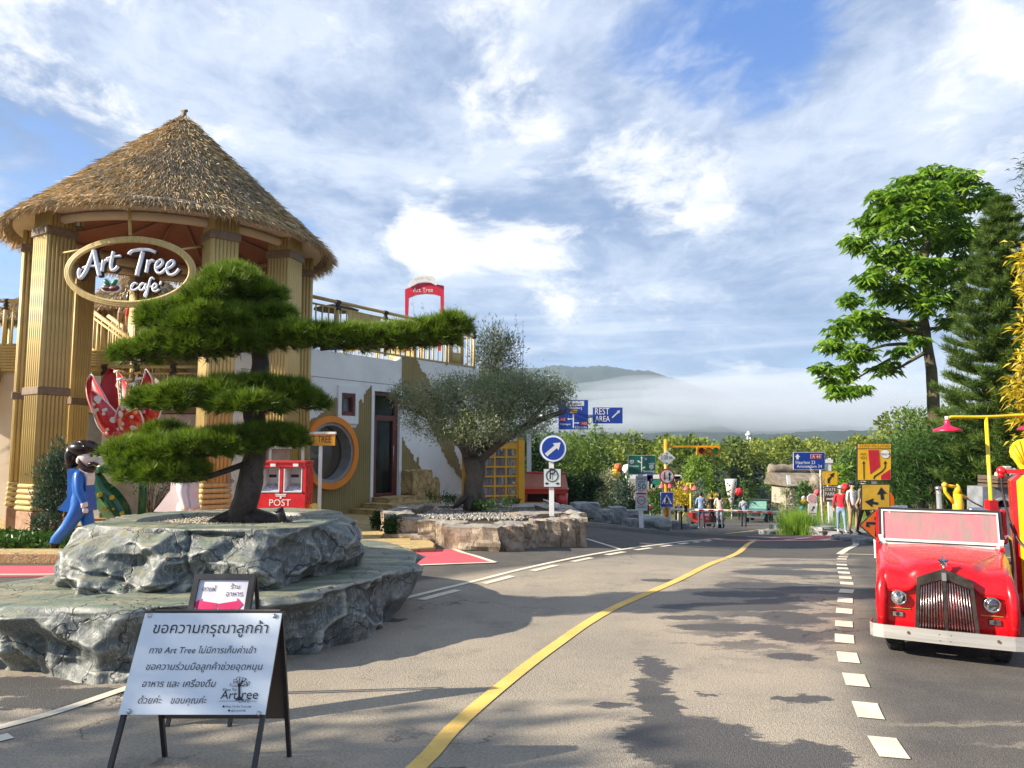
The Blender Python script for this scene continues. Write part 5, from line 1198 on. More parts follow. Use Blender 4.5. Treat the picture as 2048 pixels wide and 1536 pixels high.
for k_ in range(4): a_ = k_ * 1.57; M = Matrix.Rotation(a_, 3, 'Y') @ Matrix.Rotation(.4, 3, 'X'); b.ball(Vector((fc.x, 0, fc.z)) + Matrix.Rotation(a_, 3, 'Y') @ Vector((.10, 0, 0)), (.09, .008, .05), M=M)
b.build('blades', mat('fan_blade', (.25, .27, .28), .3), fn)

# ---------------------------------------------------------------- giant spotted flower
FY = 14.6
fl = thing('flower_sculpture', 'giant red flower sculpture with white-spotted petals on a green stem', 'sculpture', P(283, 1045, FY)); fl.location.z = .07; f0 = fl.location.copy()
def Fp(zx, zy, dy=0): return P(zx / 4.096, 600 + zy / 4.096, FY + dy) - f0      # from the enlarged view of this corner
petred = mat('petal_red', (.55, .008, .02), .25, (.48, .006, .015), 3, coat=.5); petdk = mat('petal_inner', (.42, .006, .015), .4); green = mat('stem_green', (.006, .10, .035), .3, (.004, .075, .025), 3, coat=.4); dotw = mat('dot_white', (.72, .68, .62), .5)
base = Fp(985, 1140)
def petal(tip, wl, mid, dy0, dy1, bulge, mats, rim=True, name='petal', b0=None, dots=()):
    """petal from the cup base to its tip, curved outward; mid = (zx, zy) of its widest place"""
    B = b0 or base; tp2 = Fp(*tip, dy1); md = Fp(*mid, dy0); n = 18; w_ = wl * FY / FPX / 4.096; V = []; rows = []
    out = Vector((0, -1 if dy0 < 0 else 1, 0))
    for i in range(n + 1):
        u = i / n; c = B * (1 - u) ** 2 + 2 * u * (1 - u) * (md * 2 - (B + tp2) / 2) + tp2 * u * u
        ww = w_ * (math.sin(math.pi * min(1, u ** .75 * .94 + .06)) ** .8) + .004
        ax = (tp2 - B); side = Vector((ax.z, 0, -ax.x)).normalized()
        rows.append([c + side * ww * (j / 6 - 1) + Vector((0, (abs(j / 6 - 1) ** 2) * bulge * -out.y, 0)) for j in range(13)])
    for th in (0, 1):
        for r_ in rows: V += [v - out * .03 * th for v in r_]
    m_ = 13; N2 = (n + 1) * m_; F = []
    for i in range(n):
        for j in range(12): F += [(i * m_ + j, i * m_ + j + 1, (i + 1) * m_ + j + 1, (i + 1) * m_ + j), (N2 + i * m_ + j, N2 + (i + 1) * m_ + j, N2 + (i + 1) * m_ + j + 1, N2 + i * m_ + j + 1)]
        for j in (0, 12): F.append((i * m_ + j, (i + 1) * m_ + j, N2 + (i + 1) * m_ + j, N2 + i * m_ + j))
    b = MB(); b.add(V, F, 0, True); p_ = b.build(name, mats, fl)
    if rim:
        e = [r_[0] for r_ in rows] + [r_[12] for r_ in rows[::-1]]; b = MB(); b.tube(e, .016, 6); b.build('rim', white, p_)
    if dots:
        for u, v_, r_ in dots:
            i = min(n - 1, int(u * n)); j = int(round(6 + v_ * 6)); c = rows[i][j]; nn = (rows[i + 1][j] - c).cross(rows[i][min(12, j + 1)] - rows[i][max(0, j - 1)]).normalized(); nn = nn if nn.y * out.y > 0 else -nn
            b = MB(); rr_ = r_ * 1.4 * FY / FPX / 4.096; M = (Vector((0, 0, 1)).rotation_difference(nn)).to_matrix(); b.lathe([(rr_, -.006), (rr_, .010), (rr_ * .8, .014)], c=c + nn * .004, n=14, M=M); b.build('spot', dotw, p_)
    return p_
rr2 = random.Random(5)
def dts(n, vmax=.7, lo=.15, hi=.9, r0=10, r1=21):
    out_ = []
    while len(out_) < n:
        u, v_, r_ = rr2.uniform(lo, hi), rr2.uniform(-vmax, vmax), rr2.choice((r0, r0, r1, r1 - 3))
        if all(abs(u - a) * 380 + 0 > 0 and math.hypot((u - a) * 400, (v_ - c_) * 110) > (r_ + d_) * 1.15 for a, c_, d_ in out_): out_.append((u, v_, r_))
    return out_
petal((930, 565), 150, (960, 780), .35, .55, .12, petdk, False); petal((1210, 572), 70, (1200, 800), .25, .5, .08, petdk, True); petal((760, 612), 70, (800, 800), .2, .4, .06, petdk, True)
petal((740, 745), 92, (850, 960), -.20, -.30, .10, petred, True, dots=dts(13)); petal((1035, 780), 125, (1040, 960), -.38, -.55, .12, petred, True, dots=dts(16)); petal((1262, 700), 95, (1210, 900), -.2, -.2, .10, petred, True, dots=dts(12))
b = MB(); b.lathe([(.05, 0), (.16, .10), (.12, .26)], c=base - Vector((0, 0, .03)), n=18); b.build('cup', petred, fl)
stw = mat('stamen_stripe', (.75, .72, .65), .4, (.02, .02, .02), 26, lo=.49, hi=.51); sto = mat('stamen_orange', (.75, .35, .03), .4, (.75, .72, .65), 14, lo=.45, hi=.55)
for i, (zx, zy) in enumerate(((960, 585), (985, 650), (1125, 600), (1140, 645), (1050, 655), (1080, 690))):
    c = Fp(zx, zy, .08 - .05 * i); b = MB(); b.tube(resample([base + Vector((0, 0, .25)), (base + c) / 2 + Vector((.02, 0, .08)), c], .06), .022, 7); s_ = b.build('stamen', (sto, stw)[i % 2], fl)
    b = MB(); b.tube([c + Vector((-.06, 0, -.01)), c, c + Vector((.06, 0, .015))], [.026, .03, .026], 8); b.build('anther', (sto, white)[i % 2], s_)
b = MB(); b.tube([(0, 0, 0), (0, 0, 1.0), (base.x * .6, 0, 1.25), tuple(base)], [.085, .08, .07, .05], 16); b.build('stem', green, fl)
b = MB(); b.tube([(Fp(780, 1375) - Vector((0, 0, 0))), Fp(840, 1375), Fp(960, 1380)], [.06, .11, .09], 12); b.tube([Fp(850, 1310, .2), Fp(960, 1295, .2), Fp(1080, 1290, .2)], [.04, .09, .06], 10); b.build('curled_leaf', green, fl)
doty = mat('dot_yellow', (.62, .42, .02), .4)
def leafblade(pts, wd, dy, spots, name='leaf'):
    """pts as in the enlarged lower view: y origin at 850"""
    L = [P(a / 4.096, 850 + c_ / 4.096, FY + dy) - f0 for a, c_ in pts]; L = resample(L, .08); b = MB(); n = len(L); V = []
    for i, p in enumerate(L):
        d = (L[min(i + 1, n - 1)] - L[max(i - 1, 0)]).normalized(); s_ = Vector((d.z, 0, -d.x)); w_ = wd * math.sin(math.pi * (.08 + .84 * i / n)) ** .7
        V += [p - s_ * w_ + Vector((0, .05, 0)), p + Vector((0, -.03, 0)), p + s_ * w_ + Vector((0, .05, 0)), p + Vector((0, .06, 0))]
    b.add(V, [(4 * i + k_, 4 * i + (k_ + 1) % 4, 4 * i + 4 + (k_ + 1) % 4, 4 * i + 4 + k_) for i in range(n - 1) for k_ in range(4)], 0, True); o = b.build(name, green, fl)
    for zx, zy, r_ in spots:
        c = P(zx / 4.096, 850 + zy / 4.096, FY + dy - .045) - f0; k_ = FY / FPX / 4.096; b = MB(); b.lathe([(r_ * k_, -.03), (r_ * k_, .012), (r_ * k_ * .8, .016)], c=c, n=14, M=Matrix.Rotation(R(90), 3, 'X')); b.build('spot', doty, o)
leafblade([(770, 400), (800, 520), (880, 620), (960, 720), (1010, 830)], .27, -.05, ((820, 570, 20), (917, 595, 20), (855, 685, 18), (928, 688, 9), (1000, 725, 18), (765, 575, 14)))
leafblade([(1880, 200), (1780, 360), (1690, 480), (1600, 620), (1500, 760)], .25, .3, ((1805, 293, 24), (1770, 388, 20), (1685, 483, 30), (1610, 640, 14)))
# bare twiggy shrub behind
tw = thing('twiggy_shrub', 'thin bare-stemmed shrub growing beside the green flower stem', 'shrub', P(305, 1040, 15.2)); b = MB(); tips = []
for _ in range(22):
    e = Vector((rnd.uniform(-.55, .55), rnd.uniform(-.3, .3), rnd.uniform(.8, 1.5))); b.tube([(rnd.uniform(-.06, .06), 0, 0), e * .5 + Vector((0, 0, .1)), e], [.012, .008, .003], 4); tips += [e, e * .8, e * .65]
b.build('stems', bark, tw); rs = np.random.default_rng(2); pos = np.repeat(np.array([tuple(t_) for t_ in tips]), 9, 0) + rs.normal(size=(len(tips) * 9, 3)) * .09; leafobj('foliage', leaves_np(pos, sph(len(pos), rs), .05, .028, rs), shrubm, tw)
# ---------------------------------------------------------------- figures
skinm = mat('skin', (.50, .30, .21), .55, (.44, .26, .18), 6); hairm = mat('dark_hair', (.012, .009, .008), .35)
def skinbody(name, J, bones, root, mats, cls, parent, sub=2):
    """one continuous body grown along bones; cls(bone) gives the material slot of the faces nearest to it"""
    names = list(J); me = bpy.data.meshes.new(name); me.from_pydata([J[n][0] for n in names], [(names.index(a), names.index(b_)) for a, b_ in bones], [])
    o = bpy.data.objects.new(name, me); C.objects.link(o); sk = o.modifiers.new('s', 'SKIN'); sk.use_smooth_shade = True
    for i, n in enumerate(names):
        r_ = J[n][1]; d = me.skin_vertices[0].data[i]; d.radius = r_ if hasattr(r_, '__len__') else (r_, r_); d.use_root = n == root
    ss_ = o.modifiers.new('u', 'SUBSURF'); ss_.levels = sub; ss_.render_levels = sub
    dg = bpy.context.evaluated_depsgraph_get(); dg.update(); m2 = bpy.data.meshes.new_from_object(o.evaluated_get(dg)); bpy.data.objects.remove(o)
    m2.name = name; m2.materials.clear(); [m2.materials.append(m_) for m_ in mats]
    segs = [(Vector(J[a][0]), Vector(J[b_][0]), cls(a, b_)) for a, b_ in bones]
    for p in m2.polygons:
        c = p.center; best = 9; 
        for a, b_, k in segs:
            d = b_ - a; u = max(0, min(1, (c - a).dot(d) / max(1e-9, d.length_squared))); q = (c - (a + d * u)).length
            if q < best: best = q; mi = k
        p.material_index = mi; p.use_smooth = True
    o = bpy.data.objects.new(name, m2); C.objects.link(o); o.parent = parent; return o
def person(label, loc, rz, h=1.68, shirt=(.5, .5, .5), pants=(.05, .06, .10), sleeve='short', shorts=False, hair='short', cap=None, pose='stand', shoes=(.5, .5, .5), bag=None, group=None, wide=1., skirt=False):
    T = thing('person', label, 'person', loc, rz, group); s_ = h / 1.68
    al = {'stand': ((.04, -.05), (.02, -.12)), 'phone': ((-.02, -.22), (-.10, -.42)), 'walk': ((.02, .10), (.0, .0))}[pose]
    lg = .16 if pose == 'walk' else .03
    J = {'pelvis': ((0, 0, .92), (.135 * wide, .10)), 'waist': ((0, 0, 1.06), (.12 * wide, .09)), 'chest': ((0, .0, 1.27), (.15 * wide, .10)), 'yoke': ((0, .01, 1.39), (.10, .07)), 'neck': ((0, 0, 1.47), (.048, .05)), 'jaw': ((0, -.015, 1.545), (.066, .078)), 'crown': ((0, .005, 1.62), (.070, .085))}
    B = [('pelvis', 'waist'), ('waist', 'chest'), ('chest', 'yoke'), ('yoke', 'neck'), ('neck', 'jaw'), ('jaw', 'crown')]
    for sd_, t_ in ((-1, 'l'), (1, 'r')):
        k = 1 if pose != 'walk' else sd_; ey = al[0][1] if pose == 'phone' else al[0][1] * k; hy = al[1][1] if pose == 'phone' else -.10 * k
        hzz = 1.22 if pose == 'phone' else .84
        J['sh' + t_] = ((sd_ * .165 * wide, .01, 1.38), .052); J['el' + t_] = ((sd_ * .225 * wide, ey * .4, 1.12), .040); J['wr' + t_] = ((sd_ * (.235 if pose != 'phone' else .12), hy, hzz + .06), .027); J['ha' + t_] = ((sd_ * (.235 if pose != 'phone' else .07), hy - .03, hzz), (.038, .022)); J['fi' + t_] = ((sd_ * (.23 if pose != 'phone' else .05), hy - .05, hzz - .07 * (pose != 'phone')), (.026, .014))
        B += [('yoke', 'sh' + t_), ('sh' + t_, 'el' + t_), ('el' + t_, 'wr' + t_), ('wr' + t_, 'ha' + t_), ('ha' + t_, 'fi' + t_)]
        J['hp' + t_] = ((sd_ * .085 * wide, 0, .84), .088 * wide); J['kn' + t_] = ((sd_ * .095, -lg * sd_ * .7, .48), .058); J['an' + t_] = ((sd_ * .10, lg * -sd_ * 1.2 + .03, .09), .038); J['to' + t_] = ((sd_ * .115, lg * -sd_ * 1.2 - .13, .035), (.04, .03))
        B += [('pelvis', 'hp' + t_), ('hp' + t_, 'kn' + t_), ('kn' + t_, 'an' + t_), ('an' + t_, 'to' + t_)]
    def cls(a, b_):
        k = b_[:2]
        if k in ('wa', 'ch', 'yo', 'sh'): return 0
        if k == 'el': return 0
        if k == 'wr': return 0 if sleeve == 'long' else 2
        if k == 'hp': return 1
        if k == 'kn': return 1
        if k == 'an': return 2 if shorts else 1
        if k == 'to': return 3
        return 2
    mk = lambda n, c: mat('%s_%02d%02d%02d' % (n, c[0] * 99, c[1] * 99, c[2] * 99), c, .8, tuple(v * .7 for v in c), 9, bump=.2)
    o = skinbody('body', J, B, 'pelvis', [mk('shirt_cloth', shirt), mk('trouser_cloth', pants), skinm, mk('shoe', shoes)], cls, T)
    b = MB(); b.ball((0, .02, 1.635), (.085, .10, .075), 0, 14, 8)
    if hair == 'long': b.ball((0, .07, 1.50), (.085, .05, .17), 0, 12, 8)
    b.ball((0, .045, 1.575), (.083, .07, .075), 0, 12, 8); b.build('hair', hairm, T)
    b = MB(); b.ball((0, -.095, 1.565), (.011, .018, .018)); [b.ball((q * .03, -.083, 1.595), (.011, .008, .008), 1, 8, 5) for q in (-1, 1)]; b.box((0, -.088, 1.53), (.035, .008, .007), 1); [b.ball((q * .074, .005, 1.575), (.012, .02, .028)) for q in (-1, 1)]; b.build('face', [skinm, ink], T)
    if cap: b = MB(); b.lathe([(.095, 1.645), (.092, 1.69), (.06, 1.735), (.01, 1.745)], n=16); b.box((0, -.125, 1.648), (.13, .10, .012)); b.build('cap', mk('cap_cloth', cap), T)
    if bag: b = MB(); b.box((.20, .05, 1.0), (.10, .22, .26), bev=.03); b.tube([(.17, -.02, 1.10), (-.12, -.1, 1.36), (-.10, .1, 1.38), (.17, .1, 1.10)], .012, 5); b.build('bag', mk('bag_cloth', bag), T)
    T.scale = (s_,) * 3
    return T
def at(px, py, Y): 
    p = P(px, py, Y); p.z = hz(p.x, p.y); return p
person('man in a light blue shirt photographing at the barrier with his back turned', at(1403, 1057, 35.5), R(175), 1.70, (.28, .38, .58), (.03, .05, .10), 'short', pose='phone', shoes=(.6, .6, .6))
person('person in black shirt standing behind the small red vehicle at the barrier', at(1424, 1055, 37.5), R(200), 1.68, (.02, .02, .02), (.02, .02, .03), pose='phone')
person('long-haired woman in a white top and pale jeans at the barrier', at(1440, 1059, 35.0), R(170), 1.64, (.72, .62, .56), (.24, .34, .42), 'short', hair='long', pose='phone', shoes=(.7, .7, .7))
person('person in a pale blue shirt and dark trousers standing by the green jeep', at(1488, 1050, 41), R(160), 1.66, (.32, .42, .52), (.015, .015, .02), 'short', pose='phone', shoes=(.7, .7, .7), bag=(.03, .03, .04))
person('person in a bright red top, cap and blue jeans near the brown park sign', P(1684, 1066, 21.5), R(-15), 1.30, (.72, .02, .04), (.22, .34, .50), 'long', cap=(.5, .48, .44), pose='walk', shoes=(.7, .68, .62), wide=1.1)
person('person in a white shirt, beige shorts and dark cap beside the yellow arrow board', P(1708, 1067, 21.0), R(10), 1.40, (.75, .72, .68), (.42, .30, .18), 'short', shorts=True, cap=(.02, .03, .08), pose='stand', shoes=(.05, .02, .02))
person('person in olive top and brown trousers half hidden behind the yellow arrow board', P(1731, 1069, 20.4), R(20), 1.45, (.20, .19, .12), (.10, .045, .035), 'short', cap=(.45, .42, .36), pose='walk', shoes=(.02, .02, .02))
person('person in beige climbing the bamboo stairs under the oval sign', P(254, 712, 18.6), R(200), 1.62, (.62, .54, .44), (.40, .33, .25), 'long', hair='long', pose='walk', bag=(.35, .25, .15))
person('person in a red top and dark trousers just under the oval sign on the stairs', P(267, 716, 18.2), R(190), 1.55, (.72, .02, .03), (.02, .025, .05), 'short', pose='stand')

# walking figure statue in blue
bl = mat('statue_blue', (.006, .12, .45), .35, (.005, .09, .36), 3, coat=.2); stw_ = mat('statue_cream', (.74, .68, .60), .3, (.70, .62, .54), 3, coat=.4); bk = mat('statue_black', (.006, .005, .006), .28, (.014, .009, .009), 5, coat=.12, spec=.3)
SY = 11.35
sm_ = thing('walking_statue', 'cartoon statue of a bearded man in a blue suit striding right beside the rock planter', 'statue', P(150, 1100, SY)); sm_.location.z = .10; s0 = sm_.location.copy()
def Sp(zx, zy, dy=0): return P(zx / 4.096, 850 + zy / 4.096, SY + dy) - s0
J = {'pelvis': (Sp(660, 640), (.15, .13)), 'waist': (Sp(665, 560), (.125, .12)), 'chest': (Sp(668, 440), (.145, .14)), 'yoke': (Sp(672, 375), (.09, .09)), 'neck': (Sp(690, 345), .06),
 'shn': (Sp(640, 420, -.16), .075), 'eln': (Sp(645, 540, -.22), .062), 'wrn': (Sp(690, 640, -.22), .05), 'han': (Sp(697, 680, -.22), (.055, .045)), 'shf': (Sp(700, 410, .16), .07), 'elf': (Sp(735, 520, .2), .055), 'wrf': (Sp(740, 620, .2), .045),
 'hpb': (Sp(645, 690, -.08), .12), 'knb': (Sp(560, 830, -.08), .098), 'anb': (Sp(440, 960, -.08), .085), 'tob': (Sp(450, 1035, -.08), .06), 'hpf': (Sp(690, 690, .1), .12), 'knf': (Sp(730, 830, .1), .09), 'anf': (Sp(750, 990, .1), .08), 'tof': (Sp(800, 1030, .1), .05)}
Bn = [('pelvis', 'waist'), ('waist', 'chest'), ('chest', 'yoke'), ('yoke', 'neck'), ('chest', 'shn'), ('shn', 'eln'), ('eln', 'wrn'), ('wrn', 'han'), ('chest', 'shf'), ('shf', 'elf'), ('elf', 'wrf'), ('pelvis', 'hpb'), ('hpb', 'knb'), ('knb', 'anb'), ('anb', 'tob'), ('pelvis', 'hpf'), ('hpf', 'knf'), ('knf', 'anf'), ('anf', 'tof')]
skinbody('body', J, Bn, 'pelvis', [bl, stw_, bk], lambda a, b_: 1 if b_ in ('han', 'neck') else 2 if b_ in ('tob', 'tof') else 0, sm_)
b = MB(); L = [(590, 375), (620, 352), (700, 372), (735, 430), (745, 560), (758, 700), (650, 712), (575, 705), (512, 690), (588, 590), (592, 480)]
b.prism([(Sp(*q).x, Sp(*q).z) for q in L], .25, 0, Matrix.Translation((0, -.125, 0))); o = b.build('jacket', bl, sm_, bevel=.05)
b = MB(); b.prism([(Sp(*q).x, Sp(*q).z) for q in ((668, 362), (745, 385), (750, 440), (738, 500), (716, 450))], .20, 0, Matrix.Translation((0, -.10, 0))); b.build('shirt_front', stw_, sm_, bevel=.015)
hc = Sp(700, 270)
b = MB(); b.ball(Sp(722, 268), (.155, .15, .155), 0, 20, 14); b.prism([(Sp(*q).x, Sp(*q).z) for q in ((760, 235), (800, 232), (838, 285), (845, 308), (825, 328), (780, 322), (755, 300))], .10, 0, Matrix.Translation((0, -.05, 0))); b.ball(Sp(640, 292, -.13), (.03, .025, .05)); b.ball(Sp(818, 306), (.065, .06, .05)); b.build('face', stw_, sm_)
b = MB(); b.ball(Sp(690, 195), (.235, .19, .14), 0, 20, 12); b.ball(Sp(600, 250), (.10, .15, .19), 0, 16, 10); b.ball(Sp(760, 190), (.14, .17, .085), 0, 16, 10); b.ball(Sp(590, 325), (.07, .10, .06), 0, 12, 8)
for k_ in range(9): b.tube(resample([Sp(610 + k_ * 8, 160 + k_ * 2, -.04 - .016 * k_), Sp(660 + k_ * 14, 140 + k_ * 5, -.17), Sp(720 + k_ * 12, 190 + k_ * 5, -.185)], .05), .022, 6)
b.build('hair', bk, sm_)
b = MB(); b.tube(resample([Sp(655, 275, -.10), Sp(668, 330, -.12), Sp(705, 365, -.12), Sp(750, 375, -.07), Sp(770, 345, -.03)], .04), [.035] * 5 + [.04] * 30 if False else .042, 8); b.tube(resample([Sp(655, 275, .10), Sp(668, 330, .12), Sp(705, 365, .12), Sp(750, 375, .07)], .05), .042, 8); b.tube(resample([Sp(722, 322, -.12), Sp(765, 312, -.10), Sp(805, 328, -.06)], .04), .022, 6); b.ball(Sp(735, 362), (.075, .10, .035)); b.build('beard', mat('beard_brown', (.035, .012, .008), .3), sm_)
b = MB(); b.ball(Sp(750, 248, -.125), (.022, .018, .028), 0); b.tube([Sp(728, 228, -.13), Sp(752, 220, -.13), Sp(775, 228, -.12)], .008, 5); b.build('eye', ink, sm_)
b = MB()
for i in range(4): b.ball(Sp(686 + i * 9, 700 + (i % 2) * 3, -.25 + .012 * i), (.018, .018, .035), 0, 8, 6)
b.ball(Sp(675, 665, -.26), (.02, .02, .035)); b.build('fingers', stw_, sm_)
# second statue, in white
pink = mat('statue_white', (.72, .64, .62), .3, (.66, .56, .54), 1.5, coat=.4)
s2 = thing('walking_statue', 'white-suited walking statue with dark hair behind the rock planter under the pine', 'statue', P(365, 1090, 11.5)); s2.location.z = .08; s20 = s2.location.copy()
def S2(zx, zy, dy=0): return P(180 + zx / 6.024, 850 + zy / 6.024, 11.5 + dy) - s20
J = {'pelvis': (S2(1150, 1010), (.15, .13)), 'waist': (S2(1150, 900), (.14, .13)), 'chest': (S2(1150, 700), (.155, .15)), 'yoke': (S2(1140, 590), (.09, .09)), 'neck': (S2(1140, 540), .06),
 'shn': (S2(1130, 660, -.16), .085), 'eln': (S2(1110, 800, -.2), .075), 'wrn': (S2(1150, 960, -.2), .055), 'han': (S2(1170, 1030, -.2), (.05, .04)), 'shf': (S2(1190, 660, .16), .08), 'elf': (S2(1230, 800, .2), .07), 'wrf': (S2(1250, 930, .2), .05),
 'hpb': (S2(1130, 1080, -.08), .12), 'knb': (S2(1060, 1250, -.08), .1), 'anb': (S2(960, 1400, -.08), .08), 'tob': (S2(980, 1450, -.08), .05), 'hpf': (S2(1170, 1080, .1), .12), 'knf': (S2(1220, 1250, .1), .1), 'anf': (S2(1260, 1400, .1), .08), 'tof': (S2(1310, 1440, .1), .05)}
skinbody('body', J, Bn, 'pelvis', [pink, stw_], lambda a, b_: 1 if b_ in ('han', 'neck') else 0, s2)
b = MB(); b.prism([(S2(*q).x, S2(*q).z) for q in ((1060, 590), (1150, 548), (1230, 590), (1270, 700), (1260, 880), (1285, 1020), (1120, 1040), (820, 1035), (900, 940), (1020, 780), (1030, 650))], .30, 0, Matrix.Translation((0, -.15, 0))); b.build('jacket', pink, s2, bevel=.05)
b = MB(); b.ball(S2(1180, 400), (.15, .14, .18), 0, 18, 12); b.ball(S2(1290, 420), (.06, .05, .05)); b.build('face', stw_, s2)
b = MB(); b.ball(S2(1140, 380), (.20, .18, .20), 0, 18, 12); b.ball(S2(1030, 600), (.10, .14, .19), 0, 14, 10); b.ball(S2(1260, 560, -.02), (.10, .1, .10)); b.build('hair', mat('dark_plum', (.035, .008, .012), .2, coat=.5), s2)
# ---------------------------------------------------------------- signs, lights, barrier
blue = mat('sign_blue', (.006, .045, .33), .35, (.006, .04, .28), 3); dgreen = mat('sign_green', (.004, .115, .075), .4); syel = mat('sign_yellow', (.74, .42, .012), .4, (.68, .38, .01), 2); sgrey = mat('sign_white', (.60, .62, .62), .4, (.55, .57, .57), 3); brown = mat('sign_brown', (.11, .045, .025), .5); sred = mat('sign_red', (.50, .012, .025), .4)
mag = mat('arrow_magenta', (.60, .02, .12), .4)
class Sign:
    """a sign post at pixel base (px, py) and distance Y, built from picture-sized pieces"""
    def __init__(s, name, label, px, py, Y, cat='sign', group=None, ground=True):
        p = P(px, py, Y)
        if ground: p.z = max(p.z, -5) if ground == 'keep' else hz(p.x, p.y)
        s.Y = Y; s.o = p; s.T = thing(name, label, cat, p, group=group)
    def L(s, px, py): p = P(px, py, s.Y) - s.o; return (p.x, p.z)
    def poly(s, name, pts, m, d0=0., d1=.02, parent=None):
        b = MB(); b.prism([s.L(*q) for q in pts], d1, 0, Matrix.Translation((0, -d0 - d1, 0))); return b.build(name, m, parent or s.T)
    def rect(s, name, x0, y0, x1, y1, m, d0=0., d1=.02, parent=None, border=None, bw=1.5):
        o = s.poly(name, [(x0, y0), (x1, y0), (x1, y1), (x0, y1)], border or m, d0, d1, parent)
        if border: s.poly('face', [(x0 + bw, y0 + bw), (x1 - bw, y0 + bw), (x1 - bw, y1 - bw), (x0 + bw, y1 - bw)], m, d0 + d1, .004, o)
        return o
    def disc(s, name, cx, cy, r, m, d0=0., d1=.02, parent=None, r0=0., n=36):
        c = s.L(cx, cy); r = r * s.Y / FPX; r0 = r0 * s.Y / FPX; b = MB(); M = Matrix.Rotation(R(90), 3, 'X'); c3 = (c[0], -d0, c[1])
        if r0: b.lathe([(r, 0), (r, d1), (r0, d1), (r0, 0), (r, 0)], c3, n, 0, M, False, False)
        else: b.lathe([(r, 0), (r, d1)], c3, n, 0, M, False)
        return b.build(name, m, parent or s.T)
    def post(s, px, w, py0, m, py1=None, d=.05, name='post'):
        x, z = s.L(px, py0); z1 = -.05 if py1 is None else s.L(px, py1)[1]; w = w * s.Y / FPX; b = MB(); b.box((x, .03, (z + z1) / 2), (w, d, abs(z - z1))); return b.build(name, m, s.T)
    def txt(s, body, x0, y, x1, m, parent=None, d=.03, off=.0, tall=1.6, name='lettering'):
        a = s.L(x0, y); c = s.L(x1, y); b = MB(); text(b, body, Matrix.Identity(4), a[0], 0, wid=c[0] - a[0], offset=off, y=-d)
        b.v = [(v[0], v[1], a[1] + v[2] * tall) for v in b.v]; return b.build(name, m, parent or s.T)
def arrow(x0, y0, x1, y1, w, hw, hl):
    d = Vector((x1 - x0, y1 - y0)); l = d.length; d /= l; n = Vector((-d.y, d.x)); a = Vector((x0, y0)); e = Vector((x1, y1)); h = e - d * hl
    return [tuple(q) for q in (a + n * w, h + n * w, h + n * hw, e, h - n * hw, h - n * w, a - n * w)]
# blue arrow and parking sign on the tan planter
g = Sign('parking_sign', 'white post with round blue arrow disc above a white P plate, on the tan planter', 1103, 1027, 14.2, ground=False)
g.post(1103, 9.5, 920, white); d_ = g.disc('round_plate', 1106, 897, 27.5, mat('disc_edge', (.05, .16, .42), .4), 0, .02)
g.disc('border', 1106, 897, 26, white, .02, .004, d_); f_ = g.disc('face', 1106, 897, 22.5, blue, .024, .004, d_); g.poly('arrow', arrow(1092, 910, 1121, 885, 3.6, 9, 13), sgrey, .028, .004, d_)
q = g.rect('parking_plate', 1086.5, 937, 1122.5, 974.5, sgrey, border=ink, bw=1.2); g.disc('ring', 1104, 951.5, 12.6, mat('ring_green', (.005, .12, .10), .4), .024, .004, q, r0=10.4)
g.txt('P', 1099, 958.5, 1111, ink, q, .034, .03, 1.15); g.poly('arrow', arrow(1097, 967, 1089.5, 967, 1, 3.2, 4.5), ink, .024, .004, q); g.poly('arrow', arrow(1111, 967, 1119, 967, 1, 3.2, 4.5), ink, .024, .004, q)
# overhead direction signs
g = Sign('direction_gantry', 'gantry with two blue overhead boards, Utrecht and REST AREA', 1058, 1030, 25)
g.post(1058, 9, 822, sgrey); 
b = MB(); a, c_ = g.L(1052, 832), g.L(1190, 832); b.tube([(a[0], .12, a[1]), (c_[0], .12, c_[1])], .06, 8); b.build('arm', sgrey, g.T)
q = g.rect('utrecht_board', 1117, 800, 1176, 859, blue, 0, .03, border=mat('sign_edge', (.03, .07, .35), .4), bw=1)
g.poly('route_line', arrow(1146.5, 856, 1146.5, 828, 1.1, 2.6, 5), white, .034, .004, q); g.poly('route_arrow', arrow(1146, 838, 1134, 838, .8, 2, 4), white, .034, .004, q); g.poly('route_arrow', arrow(1147, 846, 1159, 846, .8, 2, 4), white, .034, .004, q)
for x0, x1, y0, y1, m_ in ((1120, 1131, 835, 842, sred), (1161, 1175, 843, 850, sred), (1141, 1154, 820, 826, syel)): g.rect('route_badge', x0, y0, x1, y1, m_, .034, .004, q)
g.rect('title_panel', 1132, 802, 1168, 812, sgrey, .034, .004, q)
g.txt('Utrecht', 1150, 857, 1174, white, q, .042, .01, 1); g.txt('Nijmegen', 1121, 850, 1141, white, q, .042, .01, 1); g.txt('A12', 1163, 849, 1173, white, q, .042, .02, 1.1); g.txt('A12', 1121, 841, 1130, white, q, .042, .02, 1.1); g.txt('Duisburg', 1138, 818, 1164, white, q, .042, .01, 1); g.txt('Arnhem', 1137, 810, 1162, blue, q, .042, .01, 1); g.txt('N325', 1142, 825, 1153, ink, q, .042, .01, 1)
q = g.rect('rest_area_board', 1185.5, 815, 1245, 847, blue, 0, .03, border=mat('sign_edge', (.03, .07, .35), .4), bw=.8)
g.txt('REST', 1190, 829, 1218.5, white, q, .042, .02, 1.35); g.txt('AREA', 1190, 843.2, 1219.5, white, q, .042, .02, 1.35); g.poly('arrow', arrow(1224, 835.5, 1240, 820.5, 1.3, 3.6, 6), sgrey, .034, .004, q)
